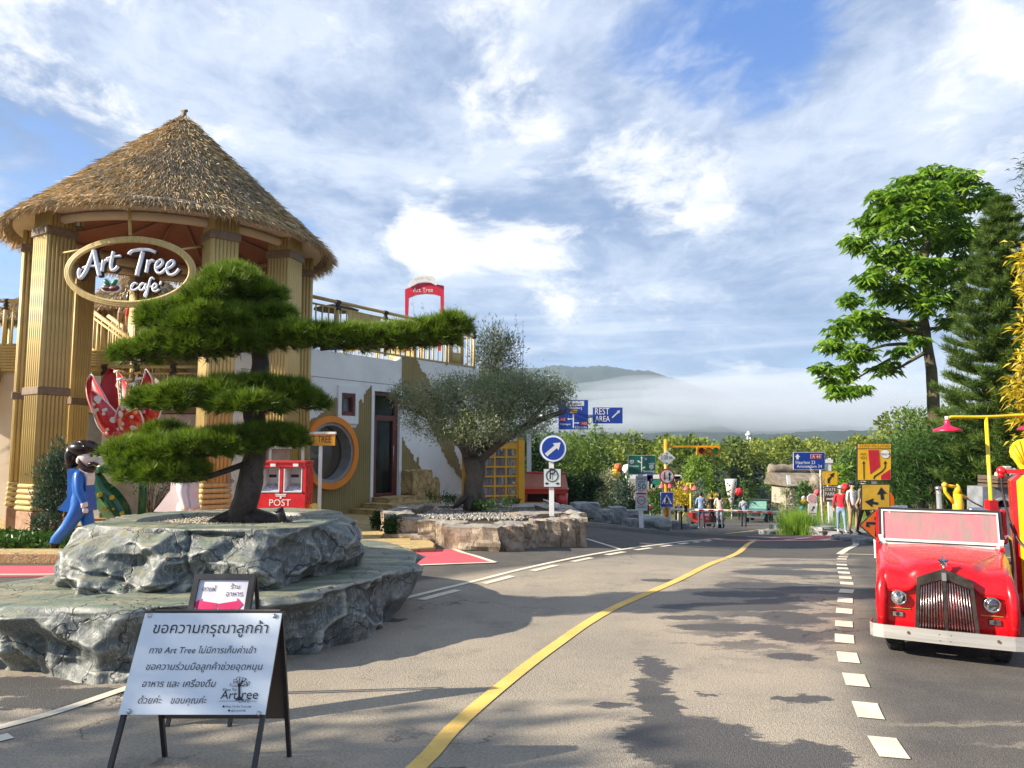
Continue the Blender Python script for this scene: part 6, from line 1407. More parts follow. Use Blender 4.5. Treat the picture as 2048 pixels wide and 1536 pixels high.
# bus-stop like sign by the phone booth
g = Sign('bus_stop_sign', 'thin pole with white plate and round emblem right of the yellow booth', 1034, 1006, 23.5); g.post(1034, 3, 906, white); g.rect('plate', 1028, 918, 1042.5, 946, mat('plate_white', (.72, .74, .72), .4)); g.disc('emblem', 1037, 896, 9, ink); g.disc('emblem_face', 1036, 896, 6.5, white, .02, .004); g.disc('emblem_dot', 1040, 890, 4, mat('emblem_blue', (.03, .25, .4), .4), .024, .004); g.poly('bracket', [(1028, 904), (1042, 904), (1036, 911), (1032, 911)], white)
# green sign, speed limit, width limit
g = Sign('route_sign', 'white post with green Riverton board above the SPEED LIMIT 50 plate', 1281, 1036, 25.2)
g.post(1281, 9, 944, white)
q = g.rect('green_board', 1256, 910.5, 1311, 948, dgreen, border=sgrey, bw=.6)
g.poly('route_line', arrow(1283, 945, 1283, 912.5, .9, 2.3, 4), white, .024, .004, q); g.poly('route_arrow', arrow(1282.5, 926, 1274, 921, .8, 2.2, 4), white, .024, .004, q); g.poly('route_arrow', arrow(1283.5, 937, 1291, 933.5, .8, 2.2, 4), white, .024, .004, q)
for cx, cy, m_ in ((1263.5, 924, sgrey), (1302.5, 934.5, sgrey), (1291.5, 918.5, mat('shield_blue', (.03, .03, .30), .4))):
    g.poly('route_shield', [(cx - 3.8, cy - 4), (cx + 3.8, cy - 4), (cx + 4.2, cy + 1), (cx, cy + 4.5), (cx - 4.2, cy + 1)], m_, .024, .004, q); g.txt('28' if m_ is sgrey else '95', cx - 2.4, cy + 1.8, cx + 2.4, ink if m_ is sgrey else white, q, .032, .02, 1.1)
g.poly('shield_crown', [(1287.7, 914.5), (1295.3, 914.5), (1295.3, 916.5), (1287.7, 916.5)], sred, .029, .004, q)
g.txt('Riverton', 1258.5, 934, 1277.5, white, q, .032, .01, 1.1); g.txt('Spaulding', 1286.5, 944.5, 1308.5, white, q, .032, .01, 1.1); g.txt('WEST', 1297, 929.5, 1309, white, q, .032, .02, 1.1)
q = g.rect('speed_plate', 1271.5, 951, 1294.5, 982, sgrey, border=ink, bw=.7); g.txt('SPEED', 1274, 960, 1292.5, ink, q, .032, .02, 1.1); g.txt('LIMIT', 1275, 966.5, 1291, ink, q, .032, .01, 1.0); g.txt('50', 1275, 978.5, 1291.5, ink, q, .032, .03, .85)
q = g.rect('width_plate', 1271, 984.5, 1294.5, 1021, sgrey, border=white, bw=.6); g.rect('header', 1273.5, 985, 1292, 988.5, sred, .026, .004, q); g.disc('ring', 1282.5, 1000.5, 8.6, sred, .026, .004, q, r0=6.9); g.txt('2.0m', 1277, 1003, 1288, ink, q, .032, .02, 1.2); g.rect('note_line', 1274, 1011.5, 1291.5, 1012.5, brown, .026, .003, q); g.rect('note_line', 1274, 1014.5, 1291.5, 1015.5, brown, .026, .003, q)
# yellow gate pole with lights
g = Sign('signal_pole', 'yellow pole with a traffic light arm, 3.00 m diamond, two-way disc and crossing plate', 1333, 1056, 29.5)
x, z1 = g.L(1331.5, 879); b = MB(); b.tube([(0, 0, -.1), (x, 0, z1)], .075, 14); b.build('pole', amber, g.T)
b = MB(); b.box((0, .02, .42), (.20, .14, .84)); b.build('pole_base', amber, g.T)
b = MB(); b.box((-.145, .03, .42), (.08, .1, .9)); b.box((.145, .03, .42), (.08, .1, .9)); b.box((0, .03, .86), (.36, .1, .05)); b.build('base_frame', white, g.T)
a, c_ = g.L(1333, 893), g.L(1438.5, 893.5); b = MB(); b.box(((a[0] + c_[0]) / 2, .02, a[1]), (c_[0] - a[0], .07, .075)); b.build('arm', amber, g.T)
hs = g.rect('signal_head', 1393, 894, 1438, 909.5, amber, -.08, .2)
for cx, m_ in ((1401, mat('lamp_red', (.25, .006, .01), .2)), (1415.5, mat('lamp_amber', (.70, .38, .02), .2)), (1429.5, mat('lamp_green', (.01, .35, .08), .2))):
    l_ = g.disc('lens', cx, 901.5, 5.3, m_, .12, .01, hs, n=24); g.disc('visor', cx, 901.5, 6.2, mat('visor_dark', (.14, .05, .01), .5), .12, .05, l_, r0=5.5, n=24)
q = g.poly('diamond_plate', [(1332.5, 900.5), (1350, 916), (1332.5, 932), (1315, 916)], sgrey, .08, .02); g.txt('3.00 m.', 1320.5, 919, 1345, ink, q, .108, .015, 1.5); g.poly('mark', [(1330, 906.5), (1335, 906.5), (1332.5, 909)], ink, .10, .004, q); g.poly('mark', [(1330, 927), (1335, 927), (1332.5, 924.5)], ink, .10, .004, q)
q = g.disc('round_plate', 1333, 952.5, 15.2, sred, .08, .02); g.disc('face', 1333, 952.5, 12.6, sgrey, .10, .004, q); g.poly('arrow', arrow(1328, 944, 1328, 961, 1.3, 3.8, 6), sred, .104, .004, q); g.poly('arrow', arrow(1338, 961, 1338, 944, 1.3, 3.8, 6), ink, .104, .004, q)
q = g.rect('crossing_plate', 1320, 984, 1345.5, 1014, mat('crossing_blue', (.02, .05, .36), .4), .08, .02, border=sgrey, bw=.8); t3 = g.poly('triangle', [(1332.5, 989), (1343, 1007.5), (1322, 1007.5)], sgrey, .104, .004, q)
g.poly('walking_mark', [(1331, 994), (1334, 994), (1335, 998), (1338, 1001), (1335, 1001), (1337, 1007), (1334.5, 1007), (1332.5, 1002), (1330, 1007), (1328, 1007), (1331, 1000), (1329, 1000)], ink, .108, .004, q); g.disc('head_mark', 1332.5, 992.7, 1.2, ink, .108, .004, q, n=10)
for i in range(3): g.poly('stripe_mark', [(1325.5 + i * 6, 1002), (1327 + i * 5.6, 1002), (1327 + i * 5.6, 1007), (1324.5 + i * 6, 1007)], ink, .108, .003, q)
# barrier
g = Sign('gate_barrier', 'long red and white striped barrier arm lowered across the road on black posts', 1357, 1056, 31.5)
for px in (1352, 1362.5): g.post(px, 3, 1012, black)
g.rect('motor_box', 1367.5, 1010, 1373, 1023.5, black, .05, .1); g.rect('camera_plate', 1354, 1008.5, 1360, 1014, sgrey)
a, c_ = g.L(1341, 1018.5), g.L(1560, 1024.5); b = MB(); b.tube([(a[0], -.03, a[1]), (c_[0], -.03, c_[1])], .055, 8); arm = b.build('arm', white, g.T)
for i in range(8):
    u0 = (1396 + i * 19.5 - 1341) / 219; u1 = u0 + 10 / 219; b = MB(); b.box((a[0] + (c_[0] - a[0]) * (u0 + u1) / 2, -.035, a[1] + (c_[1] - a[1]) * (u0 + u1) / 2), ((c_[0] - a[0]) * (u1 - u0), .118, .07)); b.build('stripe', syel if i in (3, ) else sred, arm)
# right-hand cluster
g = Sign('haarlem_sign', 'white post with blue Haarlem board, yellow bend plate and brown STATE PARK plate', 1658, 1056, 24, ground=False)
g.post(1657.5, 9, 916, white); g.rect('crossbar', 1649, 919, 1665.5, 926, white)
q = g.rect('blue_board', 1586, 904, 1649.5, 939.5, blue, border=sgrey, bw=1.0); g.poly('arrow', arrow(1594.5, 918.5, 1594.5, 908, 2.2, 5, 6), white, .026, .004, q); r_ = g.rect('route_badge', 1620.5, 908.5, 1643, 917.5, sred, .024, .004, q, border=sgrey, bw=.6)
g.txt('A 44', 1623.5, 916, 1640, white, r_, .038, .02, .95); g.txt('Haarlem 23', 1591, 928, 1629.5, white, q, .032, .015, 1.15); g.txt('Amsterdam 34', 1593, 935.5, 1643, white, q, .032, .015, 1.05)
q = g.rect('bend_plate', 1643.5, 942, 1674, 970.5, syel, .04, .02, border=mat('plate_edge', (.30, .15, .01), .5), bw=.8); g.poly('bend_arrow', [(1653.5, 966), (1653, 958), (1660, 952), (1657, 949.5), (1666.5, 945), (1664.5, 955), (1662, 952.5), (1658, 960), (1657, 967)], ink, .066, .004, q)
q = g.rect('park_plate', 1646, 972.5, 1672.5, 1003.5, brown, .04, .02, border=sgrey, bw=.6); g.txt('STATE', 1648.5, 982, 1669.5, white, q, .068, .02, 1.2); g.txt('PARK', 1649, 991, 1668.5, white, q, .068, .02, 1.15); g.poly('arrow', arrow(1651, 997.5, 1667, 997.5, 1.4, 3.4, 5), sgrey, .066, .004, q)
g = Sign('octagon_sign', 'faded pink octagon sign above a small white notice on a thin white post', 1626, 1063, 23)
g.post(1626, 2.6, 1005, white); g.poly('octagon', [(1624 + 10.8 * math.cos(R(22.5 + 45 * i)), 997 + 10.5 * math.sin(R(22.5 + 45 * i))) for i in range(8)], white); g.poly('octagon_face', [(1624 + 9.2 * math.cos(R(22.5 + 45 * i)), 997 + 9 * math.sin(R(22.5 + 45 * i))) for i in range(8)], mat('faded_pink', (.62, .34, .36), .5), .02, .004)
q = g.rect('notice', 1616, 1007, 1633, 1031, mat('notice_white', (.70, .66, .66), .5)); g.poly('swirl', arrow(1622, 1022, 1628, 1012, .8, 2.5, 4), ink, .024, .003, q); g.rect('note_line', 1618.5, 1026, 1631, 1027, sred, .024, .003, q)
g = Sign('lane_sign', 'yellow STAY IN LANE board with red panels above a yellow plate with two black arrows', 1748, 1090, 13.2)
g.post(1749, 8, 955, white)
q = g.rect('lane_board', 1712.5, 886, 1781.5, 961.5, syel, 0, .03, border=ink, bw=1.6); g.rect('divider', 1713.5, 897, 1780.5, 898.2, ink, .034, .003, q); g.txt('STAY IN LANE', 1716.5, 895, 1776.5, mat('amber_print', (.30, .15, .02), .5), q, .042, .01, 1.15)
g.poly('red_panel', [(1734.5, 900), (1755.5, 900), (1758, 933.5), (1738.5, 948)], sred, .034, .004, q); g.poly('red_panel', [(1760, 951), (1778.5, 938), (1779, 959), (1760, 959)], sred, .034, .004, q)
g.txt('ANY', 1718, 910.5, 1731, ink, q, .042, .015, 1.1); g.txt('VEH', 1718, 918.5, 1731, ink, q, .042, .015, 1.1); g.poly('lane_arrow', arrow(1726, 958, 1725.5, 922, .9, 3.2, 5), ink, .034, .004, q)
a_ = [(1744.5, 958), (1745.5, 952), (1761, 942), (1767, 935), (1767.5, 927), (1764.5, 927.5), (1768.5, 921.5), (1772, 927), (1769.3, 927), (1769, 936), (1762.5, 944), (1747.5, 954), (1746.8, 958)]; g.poly('lane_arrow', a_, ink, .034, .004, q)
g.disc('round_badge', 1768.5, 908, 9.2, ink, .034, .003, q); g.disc('badge_face', 1768.5, 908, 8.4, white, .037, .003, q); g.txt('6\'6"', 1764, 910.5, 1773, ink, q, .046, .01, 1); g.poly('mark', [(1761, 906), (1763.5, 908), (1761, 910)], ink, .040, .003, q); g.poly('mark', [(1776, 906), (1773.5, 908), (1776, 910)], ink, .040, .003, q)
q = g.rect('arrow_plate', 1721.5, 968, 1778.5, 1020.5, mat('sign_mustard', (.60, .36, .03), .4), .0, .03, border=ink, bw=1.6); g.poly('arrow', arrow(1763, 999, 1760, 974, 3.2, 10, 14), ink, .034, .004, q); g.poly('arrow', arrow(1754, 1007, 1727.5, 1003, 2.6, 9, 16), ink, .034, .004, q)
g = Sign('flagman_sign', 'orange diamond sign with a black flagman figure half behind the red car', 1752, 1100, 11.6)
org = mat('sign_orange', (.66, .13, .012), .4); g.post(1756, 6, 1050, white)
q = g.poly('diamond', [(1748, 1021), (1786, 1050), (1757, 1086), (1717.5, 1051)], ink, .0, .02); g.poly('face', [(1748.3, 1023.5), (1783, 1050), (1756.6, 1083), (1720.5, 1051)], org, .02, .004, q)
g.disc('head_mark', 1752.5, 1037, 5.5, ink, .024, .004, q, n=18); g.poly('figure_mark', [(1731, 1043.5), (1764, 1044), (1760, 1048), (1761, 1073), (1757, 1073), (1756, 1060), (1750, 1074), (1748, 1072), (1750, 1049), (1736, 1048), (1737, 1054), (1730, 1053)], ink, .024, .004, q)
g = Sign('orange_board', 'narrow orange board edge showing behind the yellow arrow plate', 1781, 1095, 14.2); g.post(1778, 4, 1000, white); g.poly('plate', [(1776, 988), (1781, 985), (1787, 995), (1788, 1019), (1778, 1022)], org)

# ---------------------------------------------------------------- A-boards
abw = mat('board_white', (.66, .72, .78), .45, (.62, .68, .75), 2)
def aboard(label, x0, x1, yt, yb, zt_, zb, yback, frame_m):
    T = thing('a_board', label, 'sign', ((x0 + x1) / 2, (yt + yb) / 2, 0)); w = (x1 - x0) / 2; yf = yb - T.location.y; ytl = yt - T.location.y; ybk = yback - T.location.y
    M = frame((-w, yf, 0), (1, 0, 0), (0, ytl - yf, zt_)); Ls = math.hypot(ytl - yf, zt_)
    for x in (-w + .012, w - .012):
        b = MB(); b.tube([(x, yf, 0), (x, ytl, zt_)], .015, 4, smooth=False); b.build('front_leg', frame_m, T); b = MB(); b.tube([(x, ytl + .02, zt_ - .01), (x, ybk, 0)], .015, 4, smooth=False); b.build('back_leg', frame_m, T)
    return T, M, Ls, w, ybk, ytl
zt1 = P(430, 1229, 3.86).z; zb1 = P(400, 1434, 3.62).z
T, M, Ls, w, ybk, ytl = aboard('large white A-board with Thai lettering in front of the rock planter', -1.842, -1.162, 3.86, 3.45, zt1, zb1, 4.09, black)
k_ = Ls / zt1; zb_ = zb1 * k_
b = MB(); b.prism([(-.004, zb_), (2 * w + .004, zb_), (2 * w + .004, Ls), (-.004, Ls)], .006, 0, M @ Matrix.Translation((0, -.024, 0))); pan = b.build('panel', abw, T)
b = MB(); b.prism([(.01, zb_ + .005), (2 * w - .01, zb_ + .005), (2 * w - .01, Ls - .01), (.01, Ls - .01)], .02, 0, M @ Matrix.Translation((0, -.016, 0))); b.build('backing', mat('board_backing', (.06, .045, .035), .7), T)
M2 = frame((-w, ybk, 0), (1, 0, 0), (0, ytl + .02 - ybk, zt1)); b = MB(); b.prism([(.02, .22), (2 * w - .02, .22), (2 * w - .02, Ls - .06), (.02, Ls - .06)], .02, 0, M2); b.build('rear_panel', mat('rear_brown', (.09, .065, .05), .6), T)
b = MB(); b.box((0, ytl + .01, zt1), (2 * w + .01, .05, .02)); b.build('top_bar', black, T)
def bp(px, py):
    """picture point -> board coordinates"""
    r_ = ray(px, py); o = T.location + M.to_translation(); n_ = M.to_3x3() @ Vector((0, 1, 0)); c = Vector((0, 0, CAMZ)); s_ = (o - c).dot(n_) / r_.dot(n_); h_ = c + r_ * s_; q = M.inverted() @ (h_ - T.location); return q.x, q.z
for body, xa, ya, xb, sh, of, nm in (('ขอความกรุณาลูกค้า', 309, 1269, 537, 0, .018, 'headline'), ('ทาง Art Tree ไม่มีการเก็บค่าเข้า', 302, 1309, 514, .12, .010, 'text_line'), ('ขอความร่วมมือลูกค้าช่วยอุดหนุน', 296, 1342, 527, .12, .010, 'text_line'), ('อาหาร และ เครื่องดื่ม', 288, 1376, 434, .12, .010, 'text_line'), ('ด้วยค่ะ', 280, 1409, 326, .12, .010, 'text_line'), ('ขอบคุณค่ะ', 345, 1409, 416, .12, .010, 'text_line')):
    a = bp(xa, ya); c_ = bp(xb, ya); b = MB(); text(b, body, M, a[0], a[1], wid=c_[0] - a[0], shear=sh, offset=of, y=-.027); b.build(nm, ink, pan, recalc=False)
b = MB(); a = bp(449, 1383); c_ = bp(518, 1383)
text(b, 'Art', M, bp(444, 1401)[0], bp(444, 1400)[1], wid=bp(476, 1400)[0] - bp(444, 1400)[0], offset=.03, y=-.027); text(b, 'ree', M, bp(486, 1400)[0], bp(486, 1400)[1], wid=bp(518, 1400)[0] - bp(486, 1400)[0], offset=.03, y=-.027)
text(b, 'Khao Yai', M, bp(449, 1384)[0], bp(449, 1384)[1], wid=bp(476, 1384)[0] - bp(449, 1384)[0], offset=.02, y=-.027); text(b, "CAFE'", M, bp(480, 1407)[0], bp(480, 1407)[1], wid=.055, offset=.01, y=-.027)
text(b, 'Khao Yai Art Tree cafe\'', M, bp(455, 1417)[0], bp(455, 1417)[1], wid=bp(506, 1417)[0] - bp(455, 1417)[0], y=-.027); text(b, '@arttree168', M, bp(466, 1425)[0], bp(466, 1425)[1], wid=bp(494, 1425)[0] - bp(466, 1425)[0], y=-.027)
P2 = lambda px, py: (lambda q: M @ Vector((q[0], -.028, q[1])))(bp(px, py))
def flat(mb, pts): 
    q = [bp(*p) for p in pts]; tri = geometry.tessellate_polygon([[Vector((a, c, 0)) for a, c in q]]); mb.add([M @ Vector((a, -.028, c)) for a, c in q], [tuple(t_) for t_ in tri])
flat(b, [(474, 1403), (480, 1395), (480, 1376), (478, 1370), (485, 1370), (484, 1378), (484, 1394), (490, 1403)]); flat(b, [(442, 1404), (478, 1403.6), (478, 1404.4), (442, 1404.8)]); flat(b, [(501, 1404), (517, 1404), (517, 1404.8), (501, 1404.8)])
for ex, ey in ((463, 1371), (470, 1362), (482, 1357), (494, 1361), (503, 1370), (476, 1360), (489, 1359), (499, 1374), (466, 1375)): flat(b, [(481, 1374), (ex, ey), (ex + .9, ey + .6), (483, 1375)])
r3 = random.Random(3)
for _ in range(46): 
    a_ = r3.uniform(math.pi, 2 * math.pi); rr_ = r3.uniform(10, 21); cx, cy = 483 + rr_ * math.cos(a_), 1374 + rr_ * .85 * math.sin(a_); flat(b, [(cx - 1.6, cy), (cx, cy - 1.1), (cx + 1.4, cy + .2), (cx, cy + .9)])
for cx, cy in ((451, 1415), (462, 1423)): flat(b, [(cx + 2.4 * math.cos(k * .63), cy + 2.2 * math.sin(k * .63)) for k in range(10)])
b.build('tree_logo', ink, pan, recalc=False)
for px, py in ((304, 1234), (552, 1235), (263, 1425), (521, 1429)):
    q = bp(px, py); b = MB(); b.lathe([(.011, 0), (.011, .004), (.004, .006)], M @ Vector((q[0], -.026, q[1])), 14, M=M.to_3x3() @ Matrix.Rotation(R(90), 3, 'X')); b.build('eyelet', steel, pan)
zt2 = P(450, 1151, 4.86).z
T, M, Ls, w, ybk, ytl = aboard('small black-framed A-board with pink arrows behind the large white one', (390 - 1024) / FPX * 4.765, (511 - 1024) / FPX * 4.765, 4.88, 4.52, zt2, .1, 5.1, black)
b = MB(); fw = .035
for q in ((0, fw, .08, Ls), (2 * w - fw, 2 * w, .08, Ls), (fw, 2 * w - fw, Ls - fw, Ls), (fw, 2 * w - fw, .08, .08 + fw)): b.prism([(q[0], q[2]), (q[1], q[2]), (q[1], q[3]), (q[0], q[3])], .03, 0, M @ Matrix.Translation((0, -.03, 0)))
b.build('frame', black, T); b = MB(); b.prism([(fw, .1), (2 * w - fw, .1), (2 * w - fw, Ls - fw), (fw, Ls - fw)], .012, 0, M @ Matrix.Translation((0, -.016, 0))); pan = b.build('panel', mat('board_violet_white', (.68, .67, .76), .4), T)
for body, xa, ya, xb in (('คาเฟ่', 406, 1184, 433), ('ร้าน', 463, 1179, 481), ('อาหาร', 453, 1194, 487)):
    a = bp(xa, ya); c_ = bp(xb, ya); b = MB(); text(b, body, M, a[0], a[1], wid=c_[0] - a[0], y=-.019); b.build('text_line', ink, pan, recalc=False)
for pts in (((388, 1208), (406, 1198), (405, 1203), (437, 1208), (433, 1224), (400, 1219), (398, 1226)), ((438, 1209), (476, 1203), (476, 1197), (488, 1210), (472, 1227), (474, 1218), (438, 1224))):
    q = [bp(*p) for p in pts]; b = MB(); b.prism(q, .001, 0, M @ Matrix.Translation((0, -.0195, 0))); b.build('pink_arrow', mag, pan)

# ---------------------------------------------------------------- yellow phone booth with books
byel = mat('booth_yellow', (.74, .36, .008), .4, (.70, .33, .008), 3, coat=.2)
bth = thing('phone_booth', 'yellow phone booth used as a little library with books behind its panes', 'phone booth', at(985, 1018, 21.5) + Vector((0, 0, .05)), R(21)); bz = P(985, 1022, 21.5).z; bth.location.z = bz
W2, H2 = .66, 2.02; b = MB()
for sx in (-1, 1):
    for sy in (-1, 1): b.box((sx * W2 * .93, sy * W2 * .93, H2 / 2), (.14 * W2 / .5, .14 * W2 / .5, H2))
b.box((0, 0, .1), (2 * W2, 2 * W2, .2)); b.box((0, 0, H2 - .13), (2 * W2 - .03, 2 * W2 - .03, .26)); b.box((0, 0, H2 + .03), (2 * W2 + .08, 2 * W2 + .08, .06), bev=.02); b.lathe([(W2 * 1.2, H2 + .06), (W2 * 1.0, H2 + .16), (W2 * .4, H2 + .22)], n=4, M=Matrix.Rotation(R(45), 3, 'Z'), smooth=False); b.build('frame', byel, bth)
b = MB(); text(b, 'TELEPHONE', Matrix.Translation((0, -W2 - .045, 0)), 0, H2 - .02, wid=.75, align='C', offset=.02); b.box((0, -W2 - .02, H2 + .02), (.95, .04, .12), 1); b.build('name_panel', [ink, white], bth)
for side in range(4):
    Rz = Matrix.Rotation(side * math.pi / 2, 4, 'Z'); b = MB()
    for i in range(4): x = -.50 + i * 1.0 / 3; b.box((x, -W2 + .02, 1.0), (.045, .04, 1.6))
    for i in range(7): b.box((0, -W2 + .02, .2 + i * 1.6 / 6), (1.0, .038, .045))
    b.v = [tuple((Rz @ Vector(v))) for v in b.v]; dr = b.build('door' if side == 0 else 'glazing_bars', byel, bth); b = MB(); b.box((0, -W2 + .035, 1.0), (1.0, .006, 1.6)); b.v = [tuple((Rz @ Vector(v))) for v in b.v]; b.build('glass', mat('booth_glass', (.6, .6, .6), .05, alpha=.14), dr)
cols = [mat('book_%s' % n, c, .6) for n, c in (('red', (.45, .03, .03)), ('teal', (.04, .2, .18)), ('white', (.6, .6, .58)), ('navy', (.03, .05, .15)), ('tan', (.35, .2, .1)), ('black', (.03, .03, .03)))]
b = MB()
for i in range(6): b.box((0, .1, .22 + i * 1.6 / 6), (1.05, .85, .025))
b.box((0, .50, 1), (1.05, .03, 1.6)); b.build('shelves', mat('shelf_brown', (.22, .08, .03), .6), bth)
for i in range(6):
    x = -.48
    while x < .44:
        wd = rnd.uniform(.03, .08); h_ = rnd.uniform(.13, .22)
        if rnd.random() < .75: b = MB(); b.box((x + wd / 2, -.22, .235 + i * 1.6 / 6 + h_ / 2), (wd - .004, .22, h_)); ci = rnd.randrange(6); o = b.build('book', cols[ci]); o.location = bth.location; o.rotation_euler = bth.rotation_euler; tag(o, '%s book on the %s shelf inside the yellow phone booth' % (('red', 'teal', 'white', 'navy blue', 'tan', 'black')[ci], ('bottom', 'second lowest', 'third lowest', 'third highest', 'second highest', 'top')[i]), 'book', 'books in the yellow phone booth')
        x += wd + .004
# red cart bench behind the booth
rb = thing('red_cart_bench', 'red bench with tilted back board and drum legs beside the yellow booth', 'bench', P(1085, 1014, 23.2), R(-8)); k_ = 23.2 / FPX
b = MB(); b.prism([(-.62, .60), (.78, .60), (.70, 1.02), (-.52, 1.04)], .04, 0, Matrix.Rotation(R(-8), 4, 'X')); b.build('back_board', mat('bench_salmon', (.55, .25, .17), .5, (.48, .20, .14), 2), rb)
b = MB(); b.tube([(-.52, .02, 1.05), (.70, .02, 1.03)], .035, 8); b.box((.02, -.25, .56), (1.6, .6, .07), bev=.02); b.box((.02, -.53, .48), (1.55, .04, .10)); b.build('seat', mat('bench_red', (.55, .035, .015), .35, coat=.3), rb)
for x in (-.62, .62): b = MB(); b.tube([(x, -.35, .0), (x, -.35, .45)], [.17, .19], 14); b.build('drum_leg', mat('bench_red', (.5, .03, .02), .4), rb)
b = MB(); b.box((0, .15, .2), (1.0, .3, .42)); b.build('base', mat('bench_shadow', (.06, .01, .01), .6), rb)
hr = thing('handrail', 'small white tubular frame sticking up behind the parking sign post', 'railing', P(1110, 1030, 15.6)); h0 = hr.location.copy(); hp_ = lambda px, py: P(px, py, 15.6) - h0
b = MB(); b.tube([hp_(1091, 1012), hp_(1086, 999), hp_(1117, 1008), hp_(1122, 1030)], .018, 6); b.tube([hp_(1111, 1006), hp_(1121, 1032)], .018, 6); b.build('frame', white, hr)
h2_ = thing('white_stake', 'thin white stake standing on the asphalt at the right end of the tan planter', 'post', P(1140, 1066, 16.6)); h2_.location.z = hz(h2_.location.x, h2_.location.y); b = MB(); b.tube([(0, 0, 0), (0, 0, .45)], .015, 6); b.box((-.12, 0, .45), (.3, .03, .03)); b.build('stake', white, h2_)
# ---------------------------------------------------------------- red mini car
crm = bpy.data.materials.new('car_red'); crm.use_nodes = True; t = NT(crm.node_tree); bs = t.n['Principled BSDF']; tc = t.new('TexCoord')
n1 = t.noise(tc.outputs['Object'], 2.2, 5, .6); t.put(bs.inputs['Base Color'], t.mix(t.smooth(n1, .3, .7), (.62, .004, .010), (.48, .003, .008))); t.put(bs.inputs['Roughness'], t.smooth(t.noise(tc.outputs['Object'], 9, 5, .7), .3, .8, .20, .40)); bs.inputs['Specular IOR Level'].default_value = .35; bs.inputs['Coat Weight'].default_value = .30; bs.inputs['Coat Roughness'].default_value = .08
bp_ = t.new('Bump', i_Strength=.08, i_Distance=.02); t.put(bp_.inputs['Height'], t.noise(tc.outputs['Object'], 3.5, 2)); t.l.new(bp_.outputs[0], bs.inputs['Normal'])
chrome = mat('chrome', (.62, .62, .60), .12, (.45, .45, .44), 14, metal=1); alu = mat('brushed_aluminium', (.62, .60, .56), .38, (.48, .47, .44), 3, metal=.6, stretch=(.3, 3, 9)); rubber = mat('tyre_rubber', (.018, .017, .016), .85, (.03, .028, .026), 18, bump=.4)
car = thing('mini_car', 'small red open car with an upright chrome grille parked by the yellow fuel pump', 'car', (3.445, 6.07, 0), math.atan2(-.477, .879))
CW = .53
# station list along the bonnet: y, centre half width, centre height, shoulder height, side width
st_ = [(-.272, .215, .60, .50, .49), (-.258, .218, .69, .62, .505), (-.21, .235, .738, .675, .525), (-.05, .28, .756, .70, .545), (.15, .34, .764, .715, .545), (.35, .38, .769, .728, .53), (.55, .42, .772, .74, .51), (.72, .44, .775, .765, .495)]
V = []; 
for y, wc, hc_, hs_, ws in st_:
    for x, z in ((-ws - .01, .20), (-ws - .012, .40), (-ws, hs_ - .05), (-ws + .035, hs_ + .012), (-ws + .12, hs_ + (.012 if y < .5 else .004)), (-wc - .05, hs_ - .02 + (hc_ - hs_) * .25), (-wc, hc_ - .012), (-wc * .5, hc_), (0, hc_ + .012), (wc * .5, hc_), (wc, hc_ - .012), (wc + .05, hs_ - .02 + (hc_ - hs_) * .25), (ws - .12, hs_ + (.012 if y < .5 else .004)), (ws - .035, hs_ + .012), (ws, hs_ - .05), (ws + .012, .40), (ws + .01, .20)): V.append((x, y, z))
k = 17; F = [(i * k + j, i * k + j + 1, (i + 1) * k + j + 1, (i + 1) * k + j) for i in range(len(st_) - 1) for j in range(k - 1)]
b = MB(); b.add(V, F, 0, True); hood = b.build('bonnet', crm, car); mo = hood.modifiers.new('s', 'SUBSURF'); mo.levels = 2; mo.render_levels = 2; so_ = hood.modifiers.new('t', 'SOLIDIFY'); so_.thickness = .012
# front face with its recessed lamp bays
b = MB()
b.prism([(-.50, .21), (-.225, .21), (-.215, .60), (-.24, .66), (-.42, .585), (-.50, .56)], .03, 0, Matrix.Translation((0, -.235, 0))); b.prism([(.50, .21), (.50, .56), (.42, .585), (.24, .66), (.215, .60), (.225, .21)], .03, 0, Matrix.Translation((0, -.235, 0)))
b.prism([(-.245, .19), (.245, .19), (.245, .62), (.225, .70), (0, .745), (-.225, .70), (-.245, .62)], .03, 0, Matrix.Translation((0, -.215, 0))); b.box((0, -.20, .23), (1.02, .06, .08)); o = b.build('front_panel', crm, car, bevel=.012)
for s_ in (-1, 1): b = MB(); b.tube([(s_ * .505, -.245, .21), (s_ * .508, -.26, .38), (s_ * .505, -.25, .52), (s_ * .485, -.20, .625), (s_ * .50, -.05, .665)], [.045, .05, .052, .045, .03], 12); b.build('fender_edge', crm, car)
b = MB(); b.box((0, -.12, .45), (.42, .02, .5)); b.build('radiator', mat('radiator_dark', (.05, .006, .008), .4, (.20, .008, .012), 5), car)
# grille
gr = MB(); gr.prism([(-.255, .155), (-.215, .635), (-.02, .705), (.02, .705), (.215, .635), (.255, .155), (.225, .155), (.190, .575), (0, .640), (-.190, .575), (-.225, .155)], .10, 0, Matrix.Translation((0, -.335, 0)) ); 
gr.box((0, -.285, .165), (.50, .10, .03)); g_ = gr.build('grille', mat('dark_chrome', (.20, .18, .16), .22, (.10, .09, .08), 10, metal=.9), car, bevel=.004)
for i in range(-9, 10):
    if i == 0: continue
    xb = i * .0235; xt = i * .0198; zt_ = .635 - abs(xt) * .34; b = MB(); b.tube([(xb, -.325, .165), (xt, -.325, zt_)], .0058, 7); b.build('grille_bar', mat('bar_chrome', (.36, .33, .31), .24, (.22, .2, .19), 20, metal=.95), g_)
b = MB(); b.box((0, -.33, .40), (.026, .02, .47)); b.build('centre_bar', mat('dark_chrome', (.2, .2, .2), .2), g_); b = MB(); b.box((0, -.345, .655), (.035, .02, .058)); b.build('grille_badge', mat('badge_silver', (.5, .5, .5), .3, metal=.8), g_)
